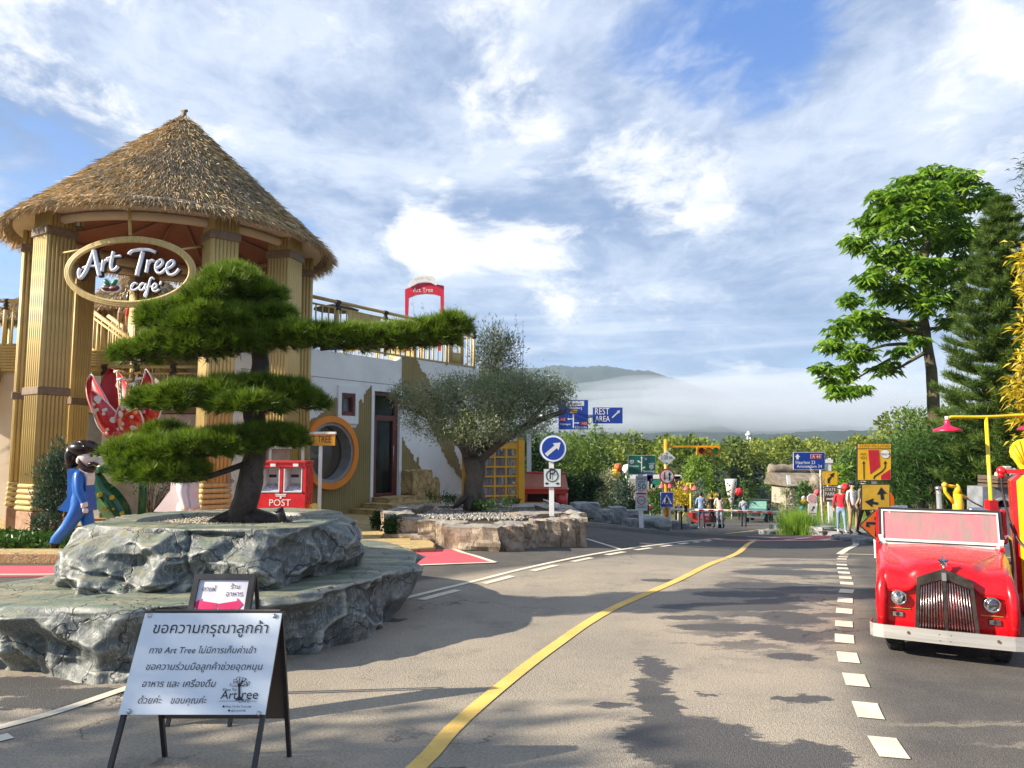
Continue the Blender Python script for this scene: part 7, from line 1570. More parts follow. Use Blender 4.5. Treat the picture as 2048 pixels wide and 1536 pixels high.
b = MB(); pts = [(.052 * (1 if i % 2 == 0 else .45) * math.sin(i * math.pi / 5), .052 * (1 if i % 2 == 0 else .45) * math.cos(i * math.pi / 5)) for i in range(10)]; c = .765
b.add([(x, -.315, z + c) for x, z in pts] + [(0, -.335, c), (0, -.295, c)], [(i, (i + 1) % 10, 10) for i in range(10)] + [((i + 1) % 10, i, 11) for i in range(10)]); b.tube([(0, -.315, .70), (0, -.315, .735)], .012, 8); b.build('star_mascot', chrome, car)
lens = mat('lamp_glass', (.70, .71, .70), .05, (.12, .12, .12), 26, metal=.85, coat=1., lo=.45, hi=.55)
for s_, hx in ((-1, -.365), (1, .355)):
    b = MB(); b.lathe([(.058, 0), (.066, .008), (.070, .022), (.062, .034), (.054, .030), (.03, .01)], (hx, -.250, .46), 28, M=Matrix.Rotation(R(90), 3, 'X') @ Matrix.Diagonal((1, .83, 1))); h_ = b.build('headlight', chrome, car)
    b = MB(); b.lathe([(.056, .012), (.052, .026), (.03, .038), (.004, .042)], (hx, -.252, .46), 24, M=Matrix.Rotation(R(90), 3, 'X') @ Matrix.Diagonal((1, .83, 1))); b.build('lens', lens, h_)
    b = MB(); b.box((hx + .015 * s_, -.242, .330), (.095, .02, .045), bev=.006); i_ = b.build('indicator', chrome, car); b = MB(); b.lathe([(.016, 0), (.014, .008)], (hx + .015 * s_, -.252, .33), 14, M=Matrix.Rotation(R(90), 3, 'X')); b.build('indicator_lens', black, i_)
    b = MB(); b.box((hx - .005 * s_, -.243, .376), (.17, .012, .007)); b.build('trim_strip', mat('brass_trim', (.55, .36, .08), .3, metal=.6), car)
b = MB(); b.box((.463, -.243, .45), (.008, .012, .15)); b.build('trim_strip', mat('brass_trim', (.55, .36, .08), .3, metal=.6), car)
# bumper
b = MB(); L = [(-.60, -.06), (-.615, -.27), (-.585, -.325), (-.5, -.345), (0, -.36), (.5, -.345), (.585, -.325), (.615, -.27), (.60, -.06)]
for i in range(len(L)):
    pass
vs = [(x, y + dy, z) for x, y in L for dy, z in ((0, .155), (0, .255), (.018, .255), (.018, .155))]; b.add(vs, [(4 * i + j, 4 * i + (j + 1) % 4, 4 * i + 4 + (j + 1) % 4, 4 * i + 4 + j) for i in range(len(L) - 1) for j in range(4)]); bmp = b.build('bumper', alu, car)
for x in (-.30, .38): b = MB(); b.lathe([(.012, 0), (.010, .008)], (x, -.352, .215), 10, M=Matrix.Rotation(R(90), 3, 'X')); b.build('bolt', mat('rusty_bolt', (.12, .05, .02), .8), bmp)
for x, z in ((-.06, .225), (.03, .225), (-.055, .18), (.025, .18)): b = MB(); b.lathe([(.004, 0), (.004, .002)], (x, -.360, z), 6, M=Matrix.Rotation(R(90), 3, 'X')); b.build('bolt_hole', ink, bmp)
# windscreen
b = MB(); yw = .80
def wf(x0, x1, z0, z1): return [(x, yw + (z - .80) * .32, z) for x, z in ((x0, z0), (x1, z0), (x1, z1), (x0, z1))]
ws0, ws1, wz0, wz1 = -.53, .53, .785, 1.06
M = frame((0, yw, .785), (1, 0, 0), (0, .32, 1)); zz = (wz1 - wz0) * math.hypot(1, .32)
for q in ((-.485, -.46, -.01, zz), (.46, .485, -.01, zz), (-.485, .485, zz - .0, zz + .025), (-.485, .485, -.035, -.005)): b.prism([(q[0], q[2]), (q[1], q[2]), (q[1], q[3]), (q[0], q[3])], .03, 0, M)
wsf = b.build('windscreen', black, car)
b = MB()
for q in ((-.46, -.447, 0, zz), (.447, .46, 0, zz), (-.447, .447, zz - .013, zz), (-.447, .447, 0, .02)): b.prism([(q[0], q[2]), (q[1], q[2]), (q[1], q[3]), (q[0], q[3])], .022, 0, M @ Matrix.Translation((0, -.012, 0)))
b.build('frame', mat('screen_trim', (.62, .62, .60), .35), wsf)
wg = mat('dirty_glass', (.60, .20, .23), .35, (.36, .24, .23), 3.0, alpha=.62, detail=8, bump=.1, stretch=(3, 1, .7), lo=.42, hi=.58); b = MB(); b.prism([(-.447, .022), (.447, .022), (.447, zz - .015), (-.447, zz - .015)], .004, 0, M @ Matrix.Translation((0, .004, 0))); b.build('glass', wg, wsf)
for s_ in (-1, 1):
    b = MB(); b.prism([(s_ * .475, -.03), (s_ * .505, -.09), (s_ * .41, -.075), (s_ * .425, -.02), (s_ * .46, .05), (s_ * .49, .05)], .012, 0, M @ Matrix.Translation((0, -.02, 0))); b.build('bracket', mat('bracket_white', (.6, .6, .6), .3), wsf)
# cabin: cowl, sides, seat, wheel, roll bar
b = MB(); b.box((0, .77, .765), (.90, .06, .02)); b.build('cowl', mat('screen_trim', (.6, .6, .6), .35), car)
b = MB()
for s_ in (-1, 1): b.prism([(.70, .20), (.70, .78), (.86, .80), (1.0, .60), (1.5, .55), (1.55, .72), (1.85, .74), (1.92, .62), (1.92, .20)], .03, 0, Matrix.Translation((s_ * .465 + (.015 if s_ > 0 else -.015), 0, 0)) @ Matrix.Rotation(R(90), 4, 'Z'))
b.box((0, 1.9, .46), (.93, .03, .52)); b.box((0, .95, .24), (.92, 1.9, .04)); b.box((0, 1.75, .72), (.9, .3, .03)); b.build('body', crm, car, bevel=.012)
b = MB(); b.box((0, 1.45, .50), (.84, .40, .16), bev=.04); b.box((0, 1.68, .76), (.84, .12, .42), bev=.04); b.build('seat', mat('seat_black', (.02, .02, .022), .5), car)
for c_, d_ in (((-.49, .95, .93), (.04, .08, .26)), ((.505, .98, .94), (.045, .13, .30))): b = MB(); b.box(c_, d_, bev=.015); b.build('door_pillar', crm, car)
b = MB(); b.tube([(.25 + .15 * math.cos(a), 1.12 + .05 * math.sin(a), .92 + .14 * math.sin(a)) for a in np.linspace(0, 6.2832, 25)], .012, 6, caps=False); b.tube([(.25, 1.12, .92), (.25, .85, .8)], .012, 6); b.build('steering_wheel', black, car)
for s_ in (-.42, .46): b = MB(); b.tube(resample([(s_, 1.7, .7), (s_, 1.7, .95), (s_ * .93, 1.7, 1.02), (s_ * .6, 1.7, 1.03)], .05), .028, 10); b.build('roll_bar', chrome, car)
b = MB(); b.tube(resample([(.50, .84, .86), (.55, 1.0, .83), (.58, 1.25, .55), (.57, 1.3, .36)], .06), .014, 6); b.build('grab_rail', chrome, car)
wheelm = []
for i, (x, y) in enumerate(((-.42, .02), (.42, .02), (-.43, 1.45), (.43, 1.45))):
    b = MB(); Mr = Matrix.Rotation(R(90), 3, 'Y'); b.lathe([(.10, -.075), (.175, -.078), (.20, -.06), (.205, 0), (.20, .06), (.175, .078), (.10, .075)], (x, y, .205), 32, M=Mr); wh = b.build('wheel', rubber, car)
    if i < 2:
        b = MB()
        for a in range(36):
            for o_ in (-.045, -.015, .015, .045): th = a * math.pi / 18 + (o_ > 0) * .08; b.box((x + o_, y + .204 * math.cos(th), .205 + .204 * math.sin(th)), (.022, .022, .010), rot=Matrix.Rotation(th + math.pi / 2, 3, 'X'))
        b.build('tread', rubber, wh)
    b = MB(); b.lathe([(.10, -.06), (.10, .06), (.03, .07)], (x, y, .205), 16, M=Mr); b.build('rim', steel, wh)
b = MB(); b.tube([(-.4, .02, .2), (.4, .02, .2)], .03, 8); b.box((0, .6, .25), (.7, 1.2, .06)); b.build('chassis', black, car)

def taper(o):
    for v in o.data.vertices: v.co.x *= .86 + .14 * sstep((v.co.y - .05) / .6)
    for c_ in o.children: taper(c_)
for o in car.children: taper(o)

# ---------------------------------------------------------------- fuel pump, lamp, bollard, hand pump
fp_ = thing('fuel_pump', 'old yellow and red fuel pump with a scallop shell on top at the right edge', 'fuel pump', (4.96, 7.50, hz(5.2, 7.35)), R(-27)); f0 = fp_.location.copy()
X_ = lambda px: (px - 1024) / FPX * 7.35 - 5.20
b = MB(); b.box((.33, 0, .70), (.56, .40, 1.35), bev=.06); b.build('body', mat('pump_yellow', (.80, .56, .01), .3, coat=.3), fp_)
b = MB(); b.box((.33, .03, .69), (.64, .36, 1.37), bev=.06); b.build('side_frame', red, fp_)
b = MB(); b.box((.36, -.205, 1.08), (.36, .02, .40), bev=.01); dl = b.build('dial_frame', white, fp_); b = MB(); b.box((.36, -.217, 1.08), (.29, .01, .32)); b.build('dial', mat('dial_grey', (.35, .35, .34), .4), dl); b = MB(); b.box((.38, -.224, 1.06), (.18, .01, .16)); b.build('counter', ink, dl)
b = MB(); b.box((.34, -.204, 1.335), (.36, .012, .07)); np_ = b.build('name_plate', white, fp_); b = MB(); text(b, 'PREMIUM', Matrix.Translation((0, -.212, 0)), .20, 1.315, wid=.28, offset=.01); b.build('lettering', ink, np_)
sh = MB(); n = 22; pts = []
for i in range(n + 1):
    a = R(215 - 250 * i / n); r_ = .125 * (1 + .035 * (i % 2)); pts.append((r_ * math.cos(a), r_ * math.sin(a)))
pts += [(.05, -.17), (-.05, -.17)]
sh.prism(pts, .05, 0, Matrix.Translation((.15, -.03, 1.60))); shl = sh.build('shell_globe', mat('shell_yellow', (.82, .62, .02), .35), fp_, bevel=.015)
for i in range(9): a = R(200 - 27.5 * i); b = MB(); b.tube([(.15, -.035, 1.46), (.15 + .12 * math.cos(a), -.035, 1.60 + .12 * math.sin(a))], [.006, .014], 6); b.build('shell_rib', mat('shell_rib', (.78, .52, .01), .35), shl)
b = MB(); b.box((.06, 0, 1.405), (.22, .035, .04)); b.tube([(-.06, 0, 1.34), (-.06, 0, 1.40)], .03, 8); b.ball((-.055, 0, 1.41), .045); b.build('hose_arm', red, fp_)
b = MB(); b.tube(resample([(-.06, -.01, 1.36), (-.05, -.02, 1.15), (0, -.08, .85), (.10, -.22, .66), (.35, -.25, .60)], .05), .012, 7); b.tube([(-.06, 0, 1.33), (-.06, 0, 1.40)], .02, 8); b.build('hose', black, fp_)
lp = thing('street_lamp', 'yellow T-shaped lamp post with two red shades beside the fuel pump', 'street lamp', P(1987, 1085, 8.7)); lp.location.z = hz(lp.location.x, 8.7); l0 = lp.location.copy(); Lq = lambda px, py: P(px, py, 8.7) - l0
ly = mat('lamp_yellow', (.82, .58, .004), .3, coat=.3); top = Lq(1972, 834); b = MB(); b.tube([(0, 0, 0), (top.x, 0, top.z)], .021, 12); b.build('post', ly, lp); a, c_ = Lq(1897, 835), Lq(2062, 830)
b = MB(); b.tube(resample([a - Vector((.02, 0, .05)), a - Vector((.015, 0, .01)), a + Vector((.03, 0, .004)), top, c_ - Vector((.03, 0, 0)), c_ + Vector((.015, 0, -.02)), c_ + Vector((.015, 0, -.06))], .03), .020, 10); b.build('arm', ly, lp)
for q in (Lq(1894.5, 848), Lq(2063, 845)):
    b = MB(); b.lathe([(.018, .06), (.03, .03), (.034, -.01), (.06, -.03), (.13, -.055), (.155, -.085), (.150, -.088), (.05, -.045), (.01, -.04)], q, 28); s_ = b.build('shade', mat('shade_red', (.68, .01, .06), .35), lp); b = MB(); b.tube([q + Vector((0, 0, .05)), q + Vector((0, 0, .09))], .022, 10); b.build('socket', white, s_)
b = MB(); c_ = Lq(1984, 1000); b.prism([(-.062, 0), (.062, 0), (.048, c_.z), (-.048, c_.z)], .10, 0, Matrix.Translation((0, -.05, 0))); b.build('base', red, lp)
bo = thing('bollard', 'slim white and steel bollard standing behind the car windscreen', 'bollard', P(1883, 1085, 8.4)); bo.location.z = hz(bo.location.x, 8.4); q = P(1877, 977, 8.4) - bo.location
b = MB(); b.tube([(0, 0, 0), (q.x, 0, q.z - .02)], .028, 12); b.build('tube', mat('bollard_white', (.6, .6, .6), .25, (.25, .25, .25), 2, metal=.5), bo); b = MB(); b.ball((q.x, 0, q.z), (.042, .042, .03)); b.build('cap', steel, bo)
hp = thing('hand_pump', 'bright yellow cast hand water pump showing above the car windscreen', 'pump', P(1920, 1080, 8.2)); hp.location.z = hz(hp.location.x, 8.2); h0 = hp.location.copy(); Hq = lambda zx, zy: P(1850 + zx / 7.68, 860 + zy / 7.68, 8.2) - h0
b = MB(); c = Hq(510, 1230); t_ = Hq(500, 970); b.tube([(c.x, 0, 0), c, t_], [.06, .055, .045], 16); b.tube([t_, Hq(500, 850)], [.05, .02], 12); b.tube([Hq(500, 870), Hq(498, 830)], .012, 8); b.build('barrel', yellow, hp)
b = MB(); b.tube(resample([Hq(500, 870), Hq(400, 862), Hq(295, 850)], .04), .018, 8); b.ball(Hq(300, 845), .03); b.tube(resample([Hq(300, 850), Hq(310, 950), Hq(380, 1040), Hq(440, 1120)], .04), .018, 8); b.build('lever', yellow, hp)
b = MB(); b.tube([Hq(540, 990), Hq(655, 1055)], .016, 8); b.tube([Hq(660, 1060), Hq(760, 1120), Hq(880, 1180)], .010, 6, mi=1); b.build('spout', [yellow, steel], hp)
b = MB(); b.box((Hq(360, 0).x, .0, Hq(0, 1225).z - .22), (.35, .2, .44)); b.build('stand', mat('stand_orange', (.55, .12, .02), .5), hp)
# grey arched dog-house-like stone hut behind
gh = thing('arched_stone_niche', 'grey arched stone niche with a timber lintel behind the yellow lamp post', 'shed', P(1998, 1080, 11.8)); gh.location.z = hz(gh.location.x, 11.8); g0 = gh.location.copy(); Gq = lambda zx, zy: (lambda p: (p.x, p.z))(P(1850 + zx / 7.68, 860 + zy / 7.68, 11.8) - g0)
gst = mat('grey_stone', (.20, .22, .24), .8, (.13, .145, .16), 5, bump=.4); arc = [Gq(1190 + 120 * math.cos(a), 1190 + 110 * -math.sin(a)) for a in np.linspace(0, math.pi, 14)]
b = MB(); wallpoly(b, [Gq(885, 1900), Gq(1900, 1900), Gq(1900, 870), Gq(885, 870)], [arc], .4, Matrix.Identity(4)); b.build('wall', gst, gh); b = MB(); b.prism([Gq(900, 1880), Gq(1850, 1880), Gq(1850, 900), Gq(900, 900)], .05, 0, Matrix.Translation((0, .38, 0))); b.build('niche_back', mat('niche_dark', (.05, .055, .06), .8), gh)
b = MB(); ring = [(Gq(1190 + r_ * math.cos(a), 1190 - r_ * .95 * math.sin(a))) for a in np.linspace(0, math.pi, 14) for r_ in (125, 160)]; b.add([(p[0], -.02, p[1]) for p in ring] + [(p[0], .0, p[1]) for p in ring], [(2 * i, 2 * i + 1, 2 * i + 3, 2 * i + 2) for i in range(13)] + [(28 + 2 * i, 28 + 2 * i + 2, 28 + 2 * i + 3, 28 + 2 * i + 1) for i in range(13)] + [(2 * i + 1, 29 + 2 * i, 31 + 2 * i, 2 * i + 3) for i in range(13)]); b.build('arch_ring', mat('arch_grey', (.36, .38, .40), .7), gh)
for zy, h_ in ((700, 60), (770, 40), (830, 45)): b = MB(); a = Gq(1020, zy); c_ = Gq(2000, zy + h_); b.box(((a[0] + c_[0]) / 2, .1, (a[1] + c_[1]) / 2), (c_[0] - a[0], .5, a[1] - c_[1])); b.build('timber', mat('dark_timber', (.10, .07, .05), .8), gh)
for zx, zy in ((1190, 610), (1080, 700), (1260, 640)): b = MB(); b.box((Gq(zx, zy)[0], -.1, Gq(zx, zy)[1]), (.12, .1, .12), bev=.02); b.build('stone_block', mat('pale_stone', (.4, .38, .34), .8), gh)
# ---------------------------------------------------------------- trees and planting
def gb(px, Y, dz=0): p = P(px, 900, Y); p.z = gz(p.x, p.y) + .05 + dz; return p
LM = {'cyp': leafmat('cypress_leaves', (.030, .080, .018), (.10, .19, .035), .2), 'blue': leafmat('silver_fir_leaves', (.055, .10, .075), (.19, .26, .20), .2), 'bright': leafmat('bright_leaves', (.07, .16, .018), (.24, .34, .05), .35), 'yel': leafmat('yellow_leaves', (.34, .26, .018), (.62, .47, .04), .35),
      'dark': leafmat('dark_leaves', (.010, .032, .010), (.04, .085, .022), .15), 'bam': leafmat('bamboo_leaves', (.05, .11, .025), (.19, .28, .075), .35), 'pale': leafmat('pale_leaves', (.22, .24, .14), (.48, .48, .36), .3)}
barkg = mat('grey_bark', (.11, .095, .07), .9, (.06, .05, .04), 9, bump=.5)
def garden_tree(name, label, px, top, wpx, Y, kind, n=1500, L=.16, W=.05, form='cone', seed=0, group=None, low=.12, cat='tree', **kw):
    B = gb(px, Y); h = P(px, top, Y).z - B.z; w_ = wpx * Y / FPX / 2; lobes = []; r_ = random.Random(seed)
    if form == 'cone':
        for i in range(9): u = i / 8; lobes.append((r_.uniform(-.12, .12) * w_, r_.uniform(-.12, .12) * w_, h * (low + (1 - low) * u * .93), w_ * (1.02 - u ** 1.3 * .9), w_ * (1.02 - u ** 1.3 * .9), h * .13))
    elif form == 'column':
        for i in range(8): u = i / 7; k_ = math.sin(math.pi * (.15 + .8 * u)) ** .6; lobes.append((r_.uniform(-.25, .25) * w_, r_.uniform(-.2, .2) * w_, h * (low + (1 - low) * u * .95), w_ * k_, w_ * k_, h * .12))
    else:
        for i in range(9): a = r_.uniform(0, 6.28); q = r_.uniform(.2, .62); lobes.append((w_ * q * math.cos(a), w_ * q * math.sin(a), h * r_.uniform(.42, .84), w_ * r_.uniform(.35, .55), w_ * r_.uniform(.35, .55), h * r_.uniform(.12, .2)))
        lobes.append((0, 0, h * .84, w_ * .5, w_ * .5, h * .15))
    k_ = dict(shell=.35, up=.4, out=.7, droop=.1); k_.update(kw)
    return tree(name, label, cat, B, lobes, LM[kind], n, L, W, (h * .8, max(.03, w_ * .09), .015, 0, 0), barkg, seed, group, limbs=4, **k_)
for i, a in enumerate((
    ('conifer', 'dark green conifer directly behind the bus stop plate', 1062, 868, 62, 29, 'dark', 2600, .22, .05, 'column'), ('conifer', 'dark conifer between the blue arrow disc and the red bench', 1092, 872, 60, 31, 'cyp', 2600, .22, .05, 'column'),
    ('bamboo_clump', 'light green feathery clump just right of the blue arrow disc', 1146, 862, 62, 33, 'bam', 2600, .26, .045, 'column'), ('bamboo_clump', 'tall light green feathery tree below the REST AREA board', 1184, 853, 66, 31, 'bam', 3200, .26, .045, 'column'),
    ('shrub', 'dark rounded shrub behind the parking plate post', 1135, 952, 70, 26.5, 'dark', 2200, .14, .05, 'round'), ('shrub', 'dark green shrub above the first grey boulders', 1175, 948, 66, 27.5, 'dark', 2200, .14, .05, 'round'),
    ('silver_shrub', 'silvery green shrub behind the middle of the boulder row', 1215, 938, 50, 29.5, 'pale', 1500, .13, .035, 'round'), ('conifer', 'blue-green conifer left of the speed limit post', 1240, 945, 42, 29, 'blue', 1500, .15, .035, 'cone'), ('conifer', 'small dark conifer close beside the speed limit post', 1258, 950, 30, 30, 'cyp', 1200, .15, .04, 'cone'),
    ('thin_cypress', 'thin dark cypress left of the green route board', 1220, 905, 13, 40, 'dark', 700, .2, .05, 'column'), ('shrub', 'low green shrub between the speed limit post and yellow pole', 1308, 975, 40, 36, 'cyp', 1100, .18, .05, 'round'),
    ('conifer', 'pale blue-green conifer beside the red twin lamp post', 1392, 940, 46, 47, 'blue', 1300, .2, .045, 'cone'), ('leafy_tree', 'bright green leafy tree under the traffic lights', 1385, 908, 60, 56, 'bright', 1800, .30, .10, 'round'), ('leafy_tree', 'bright green tree right below the signal head', 1412, 925, 40, 60, 'bright', 1200, .30, .10, 'round'),
    ('yellow_shrub', 'yellow-green arching plant behind the two-way disc', 1355, 962, 46, 46, 'yel', 900, .26, .06, 'round'), ('yellow_shrub', 'yellow-leaved shrub behind the people at the barrier', 1428, 985, 40, 58, 'yel', 900, .24, .07, 'round'),
    ('cypress', 'pointed green cypress left of the spotted cone', 1445, 934, 24, 62, 'cyp', 900, .26, .06, 'cone'), ('cypress', 'pointed green cypress right of the spotted cone', 1484, 950, 24, 66, 'cyp', 900, .28, .06, 'cone'),
    ('cypress', 'narrow cypress above the green jeep roof', 1500, 946, 26, 72, 'bright', 900, .3, .07, 'cone'), ('cypress', 'blue-green cypress right behind the green jeep', 1522, 950, 34, 76, 'blue', 1000, .3, .07, 'cone'), ('silver_shrub', 'silvery upright plant at the right end of the barrier', 1552, 975, 22, 84, 'pale', 500, .4, .09, 'cone'), ('silver_shrub', 'silvery upright plant left of the octagon sign', 1570, 966, 26, 60, 'pale', 600, .34, .07, 'cone'),
    ('leafy_tree', 'green bushy tree left of the blue Haarlem board', 1545, 935, 46, 92, 'bright', 1100, .5, .15, 'round'), ('shrub', 'green shrub behind the octagon sign post', 1608, 968, 34, 36, 'cyp', 1000, .2, .06, 'round'), ('yellow_shrub', 'yellowish shrub between octagon sign and state park plate', 1636, 985, 28, 34, 'yel', 600, .16, .04, 'column'),
    ('leafy_tree', 'green tree behind the person in red', 1680, 925, 60, 44, 'bright', 1500, .3, .09, 'round'), ('leafy_tree', 'bushy tree left of the STAY IN LANE board', 1708, 895, 60, 50, 'cyp', 1500, .32, .1, 'round'), ('shrub', 'dark hedge behind the person in the white shirt', 1716, 972, 60, 30, 'dark', 1500, .16, .05, 'round'), ('shrub', 'dark shrub behind the yellow arrow plate', 1770, 940, 90, 28, 'dark', 2400, .18, .06, 'round'),
    ('leafy_tree', 'yellow-green bushy tree behind the tall tree trunk', 1835, 812, 84, 40, 'bam', 2400, .3, .09, 'round'), ('leafy_tree', 'yellow-green bushy tree behind the yellow lamp arm', 1905, 800, 100, 38, 'bam', 2600, .3, .09, 'round'), ('leafy_tree', 'dark green wide tree closing the view behind the car', 1800, 880, 150, 34, 'cyp', 3000, .26, .08, 'round'), ('leafy_tree', 'dark tree behind the niche and pump', 1990, 850, 190, 30, 'dark', 4000, .24, .08, 'round'))):
    garden_tree(*a[:3], *a[3:], seed=i + 40)
# wispy tree behind the right end of the cafe wall
ta = gb(992, 27); h = P(992, 640, 27).z - ta.z; k_ = 27 / FPX
Q = lambda px, py: (P(px, py, 27) - ta)
tree('wispy_tree', 'wispy dark tree with pale feathery top behind the end of the cafe wall', 'tree', ta, [(*Q(985, 680), 34 * k_, .7, 34 * k_), (*Q(1010, 700), 30 * k_, .7, 30 * k_), (*Q(970, 720), 34 * k_, .7, 30 * k_), (*Q(1000, 735), 50 * k_, .8, 34 * k_), (*Q(975, 770), 40 * k_, .8, 30 * k_), (*Q(1010, 780), 44 * k_, .8, 30 * k_), (*Q(1060, 780), 40 * k_, .8, 26 * k_), (*Q(1090, 800), 34 * k_, .8, 26 * k_), (*Q(1000, 830), 60 * k_, .9, 40 * k_)], leafmat('wispy_leaves', (.035, .055, .030), (.16, .18, .10), .2), 12000, .17, .026, (h * .8, .12, .03, 0, 0), barkg, 5, shell=.1, up=.6, out=.9, droop=0)
b = MB(); ws_ = []
for px, t_ in ((1030, 628), (1045, 645), (968, 640), (955, 650), (912, 605), (895, 612), (825, 600), (845, 608), (1010, 640), (880, 618)):
    e = P(px, t_, 27) - ta; a0 = e - Vector((rnd.uniform(-.3, .3), 0, 1.6)); b.tube([Vector((a0.x * .95, a0.y, 0)), a0, (a0 + e) / 2 + Vector((.04, 0, 0)), e], [.02, .012, .008, .003], 4)
    ws_ += [np.array(a0.lerp(e, u)) for u in np.linspace(.25, 1, 22)]
T_ = thing('wispy_shoots', 'thin willowy shoots rising behind the red arch and roof railing', 'shrub', ta); b.build('stems', barkg, T_); ws_ = np.array(ws_); rs = np.random.default_rng(1); pos = ws_ + rs.normal(size=ws_.shape) * .012; leafobj('foliage', leaves_np(pos, sph(len(pos), rs) + np.array([0, 0, .6]), .12, .018, rs), MATS['wispy_leaves'], T_)

# the tall broad-leaved tree on the right
tb = gb(1878, 22); Q = lambda px, py, dy=0: P(px, py, 22 + dy) - tb; k_ = 22 / FPX
bt = thing('tall_tree', 'tall tree with drooping hand-shaped green leaves standing against the sky on the right', 'tree', tb)
b = MB(); L = resample([Q(1878, 1060), Q(1872, 900), Q(1868, 830), Q(1862, 740), Q(1850, 660), Q(1845, 600), Q(1850, 520), Q(1862, 440), Q(1872, 380)], .3); n = len(L); b.tube(L, [.21 * (1 - i / n) ** .75 + .02 for i in range(n)], 14)
bl_ = [((1852, 670), (1790, 650), (1740, 620)), ((1855, 690), (1770, 690), (1690, 720)), ((1852, 680), (1740, 740), (1680, 780)), ((1858, 700), (1800, 735), (1770, 745)), ((1848, 640), (1880, 590), (1930, 560)), ((1848, 610), (1790, 560), (1750, 520)), ((1850, 560), (1890, 500), (1950, 440)), ((1853, 520), (1800, 460), (1770, 430)), ((1860, 450), (1900, 400), (1930, 370)), ((1848, 600), (1900, 560), (1930, 510)), ((1850, 650), (1720, 640), (1650, 715)), ((1850, 660), (1890, 650), (1910, 630))]
for i, q in enumerate(bl_): L = resample([Q(*q[0]), Q(*q[1], (i % 3) * .4), Q(*q[2], (i % 3) * .6)], .3); b.tube(L, [.06 * (1 - j / len(L)) + .010 for j in range(len(L))], 7)
b.v = [tuple(Vector(v) + Vector((vn((v[0] * 3, v[1] * 3, v[2] * 2)), 0, 0)) * .04) for v in b.v]; b.build('trunk', mat('mossy_bark', (.12, .10, .04), .85, (.05, .04, .024), 3, bump=.5, dirt=.4), bt, recalc=False)
lob = [(1872, 352, 46, 26), (1925, 365, 44, 30), (1820, 370, 50, 30), (1780, 400, 46, 34), (1850, 400, 60, 40), (1905, 420, 50, 42), (1960, 400, 34, 20), (1975, 385, 24, 14), (1750, 440, 46, 36), (1810, 450, 60, 44), (1870, 480, 56, 44), (1930, 470, 46, 40), (1715, 485, 34, 26), (1770, 510, 46, 34), (1835, 540, 56, 40), (1900, 540, 50, 40), (1945, 530, 34, 30), (1740, 555, 40, 26), (1785, 590, 46, 32), (1700, 600, 30, 18), (1850, 600, 50, 34), (1910, 600, 40, 30), (1730, 640, 46, 28), (1690, 660, 36, 26), (1770, 660, 44, 30), (1820, 655, 34, 22), (1900, 640, 34, 22), (1665, 690, 34, 18), (1715, 705, 40, 26), (1645, 735, 28, 16), (1690, 745, 34, 24), (1770, 735, 36, 18), (1680, 782, 40, 18), (1725, 775, 26, 14), (1835, 680, 20, 10), (1800, 700, 24, 14), (1655, 760, 18, 12)]
rs = np.random.default_rng(31); N0 = []; 
for i, (px, py, rx, ry) in enumerate(lob):
    c = np.array(Q(px, py, rs.uniform(-1.2, 1.2))); m_ = int(rx * ry / 27) + 5; d = sph(m_, rs) * rs.uniform(.35, 1.02, (m_, 1)); N0.append(c + d * np.array([rx * k_, rx * k_ * .9, ry * k_]) * .88)
N0 = np.concatenate(N0); k8 = 8; az = (np.tile(np.arange(k8) * 2 * np.pi / k8, len(N0)) + np.repeat(rs.uniform(0, 6, len(N0)), k8)); dirs = np.stack([np.cos(az), np.sin(az), rs.uniform(-.55, .25, len(az))], 1)
V, F = leaves_np(np.repeat(N0, k8, 0), dirs, .27, .088, rs, .32, .12, .25); leafobj('crown', (V, F), leafmat('broad_leaves', (.035, .12, .012), (.25, .40, .04), .40, .35, 2.2, .5), bt)

# the tiered pine beside it
tn = gb(1996, 16.5); Q = lambda px, py: P(px, py, 16.5) - tn; k_ = 16.5 / FPX; nf = thing('tiered_pine', 'tiered pine with upswept fuzzy branches on the right behind the yellow lamp', 'tree', tn)
top = Q(2001, 402); b = MB(); b.tube([(0, 0, 0), (top.x * .5, 0, top.z * .5), top], [.14, .09, .015], 10); rs = np.random.default_rng(12); PN = []; DN = []
tiers = 24
for i in range(tiers):
    u = i / (tiers - 1); z = top.z * (1 - .97 * u ** 1.05 * .86) - .05; ln_ = (.14 + 1.6 * u ** .8); cx = top.x * z / top.z
    for j in range(7):
        a = j * .8976 + i * .5 + rs.uniform(-.15, .15); l_ = ln_ * rs.uniform(.8, 1.1); e = np.array([math.cos(a), math.sin(a), 0]); pts = [np.array([cx, 0, z]) + e * l_ * v + np.array([0, 0, l_ * (-.05 * math.sin(v * 3.1) * 1.2 + .22 * v * v)]) for v in np.linspace(0, 1, 7)]
        b.tube([tuple(p) for p in pts], [.02, .018, .015, .012, .010, .008, .004], 4)
        for v in range(6):
            for _ in range(int(22 + 30 * l_)):
                w_ = rs.random(); p = pts[v] * (1 - w_) + pts[v + 1] * w_; ax = (pts[v + 1] - pts[v]); ax /= np.linalg.norm(ax) + 1e-6; side = np.cross(ax, [0, 0, 1]) * rs.choice((-1, 1))
                so2 = rs.random() * .16 * l_ * (1 if v > 0 else .5); PN.append(p + side * so2 + np.array([0, 0, so2 * .4])); DN.append(ax * .7 + side * .5 + rs.normal(size=3) * .45 + np.array([0, 0, .55]))
b.build('trunk', barkg, nf, recalc=False); PN = np.array(PN); DN = np.array(DN); PN = np.repeat(PN, 4, 0); DN = np.repeat(DN, 4, 0) + rs.normal(size=(len(PN), 3)) * .35
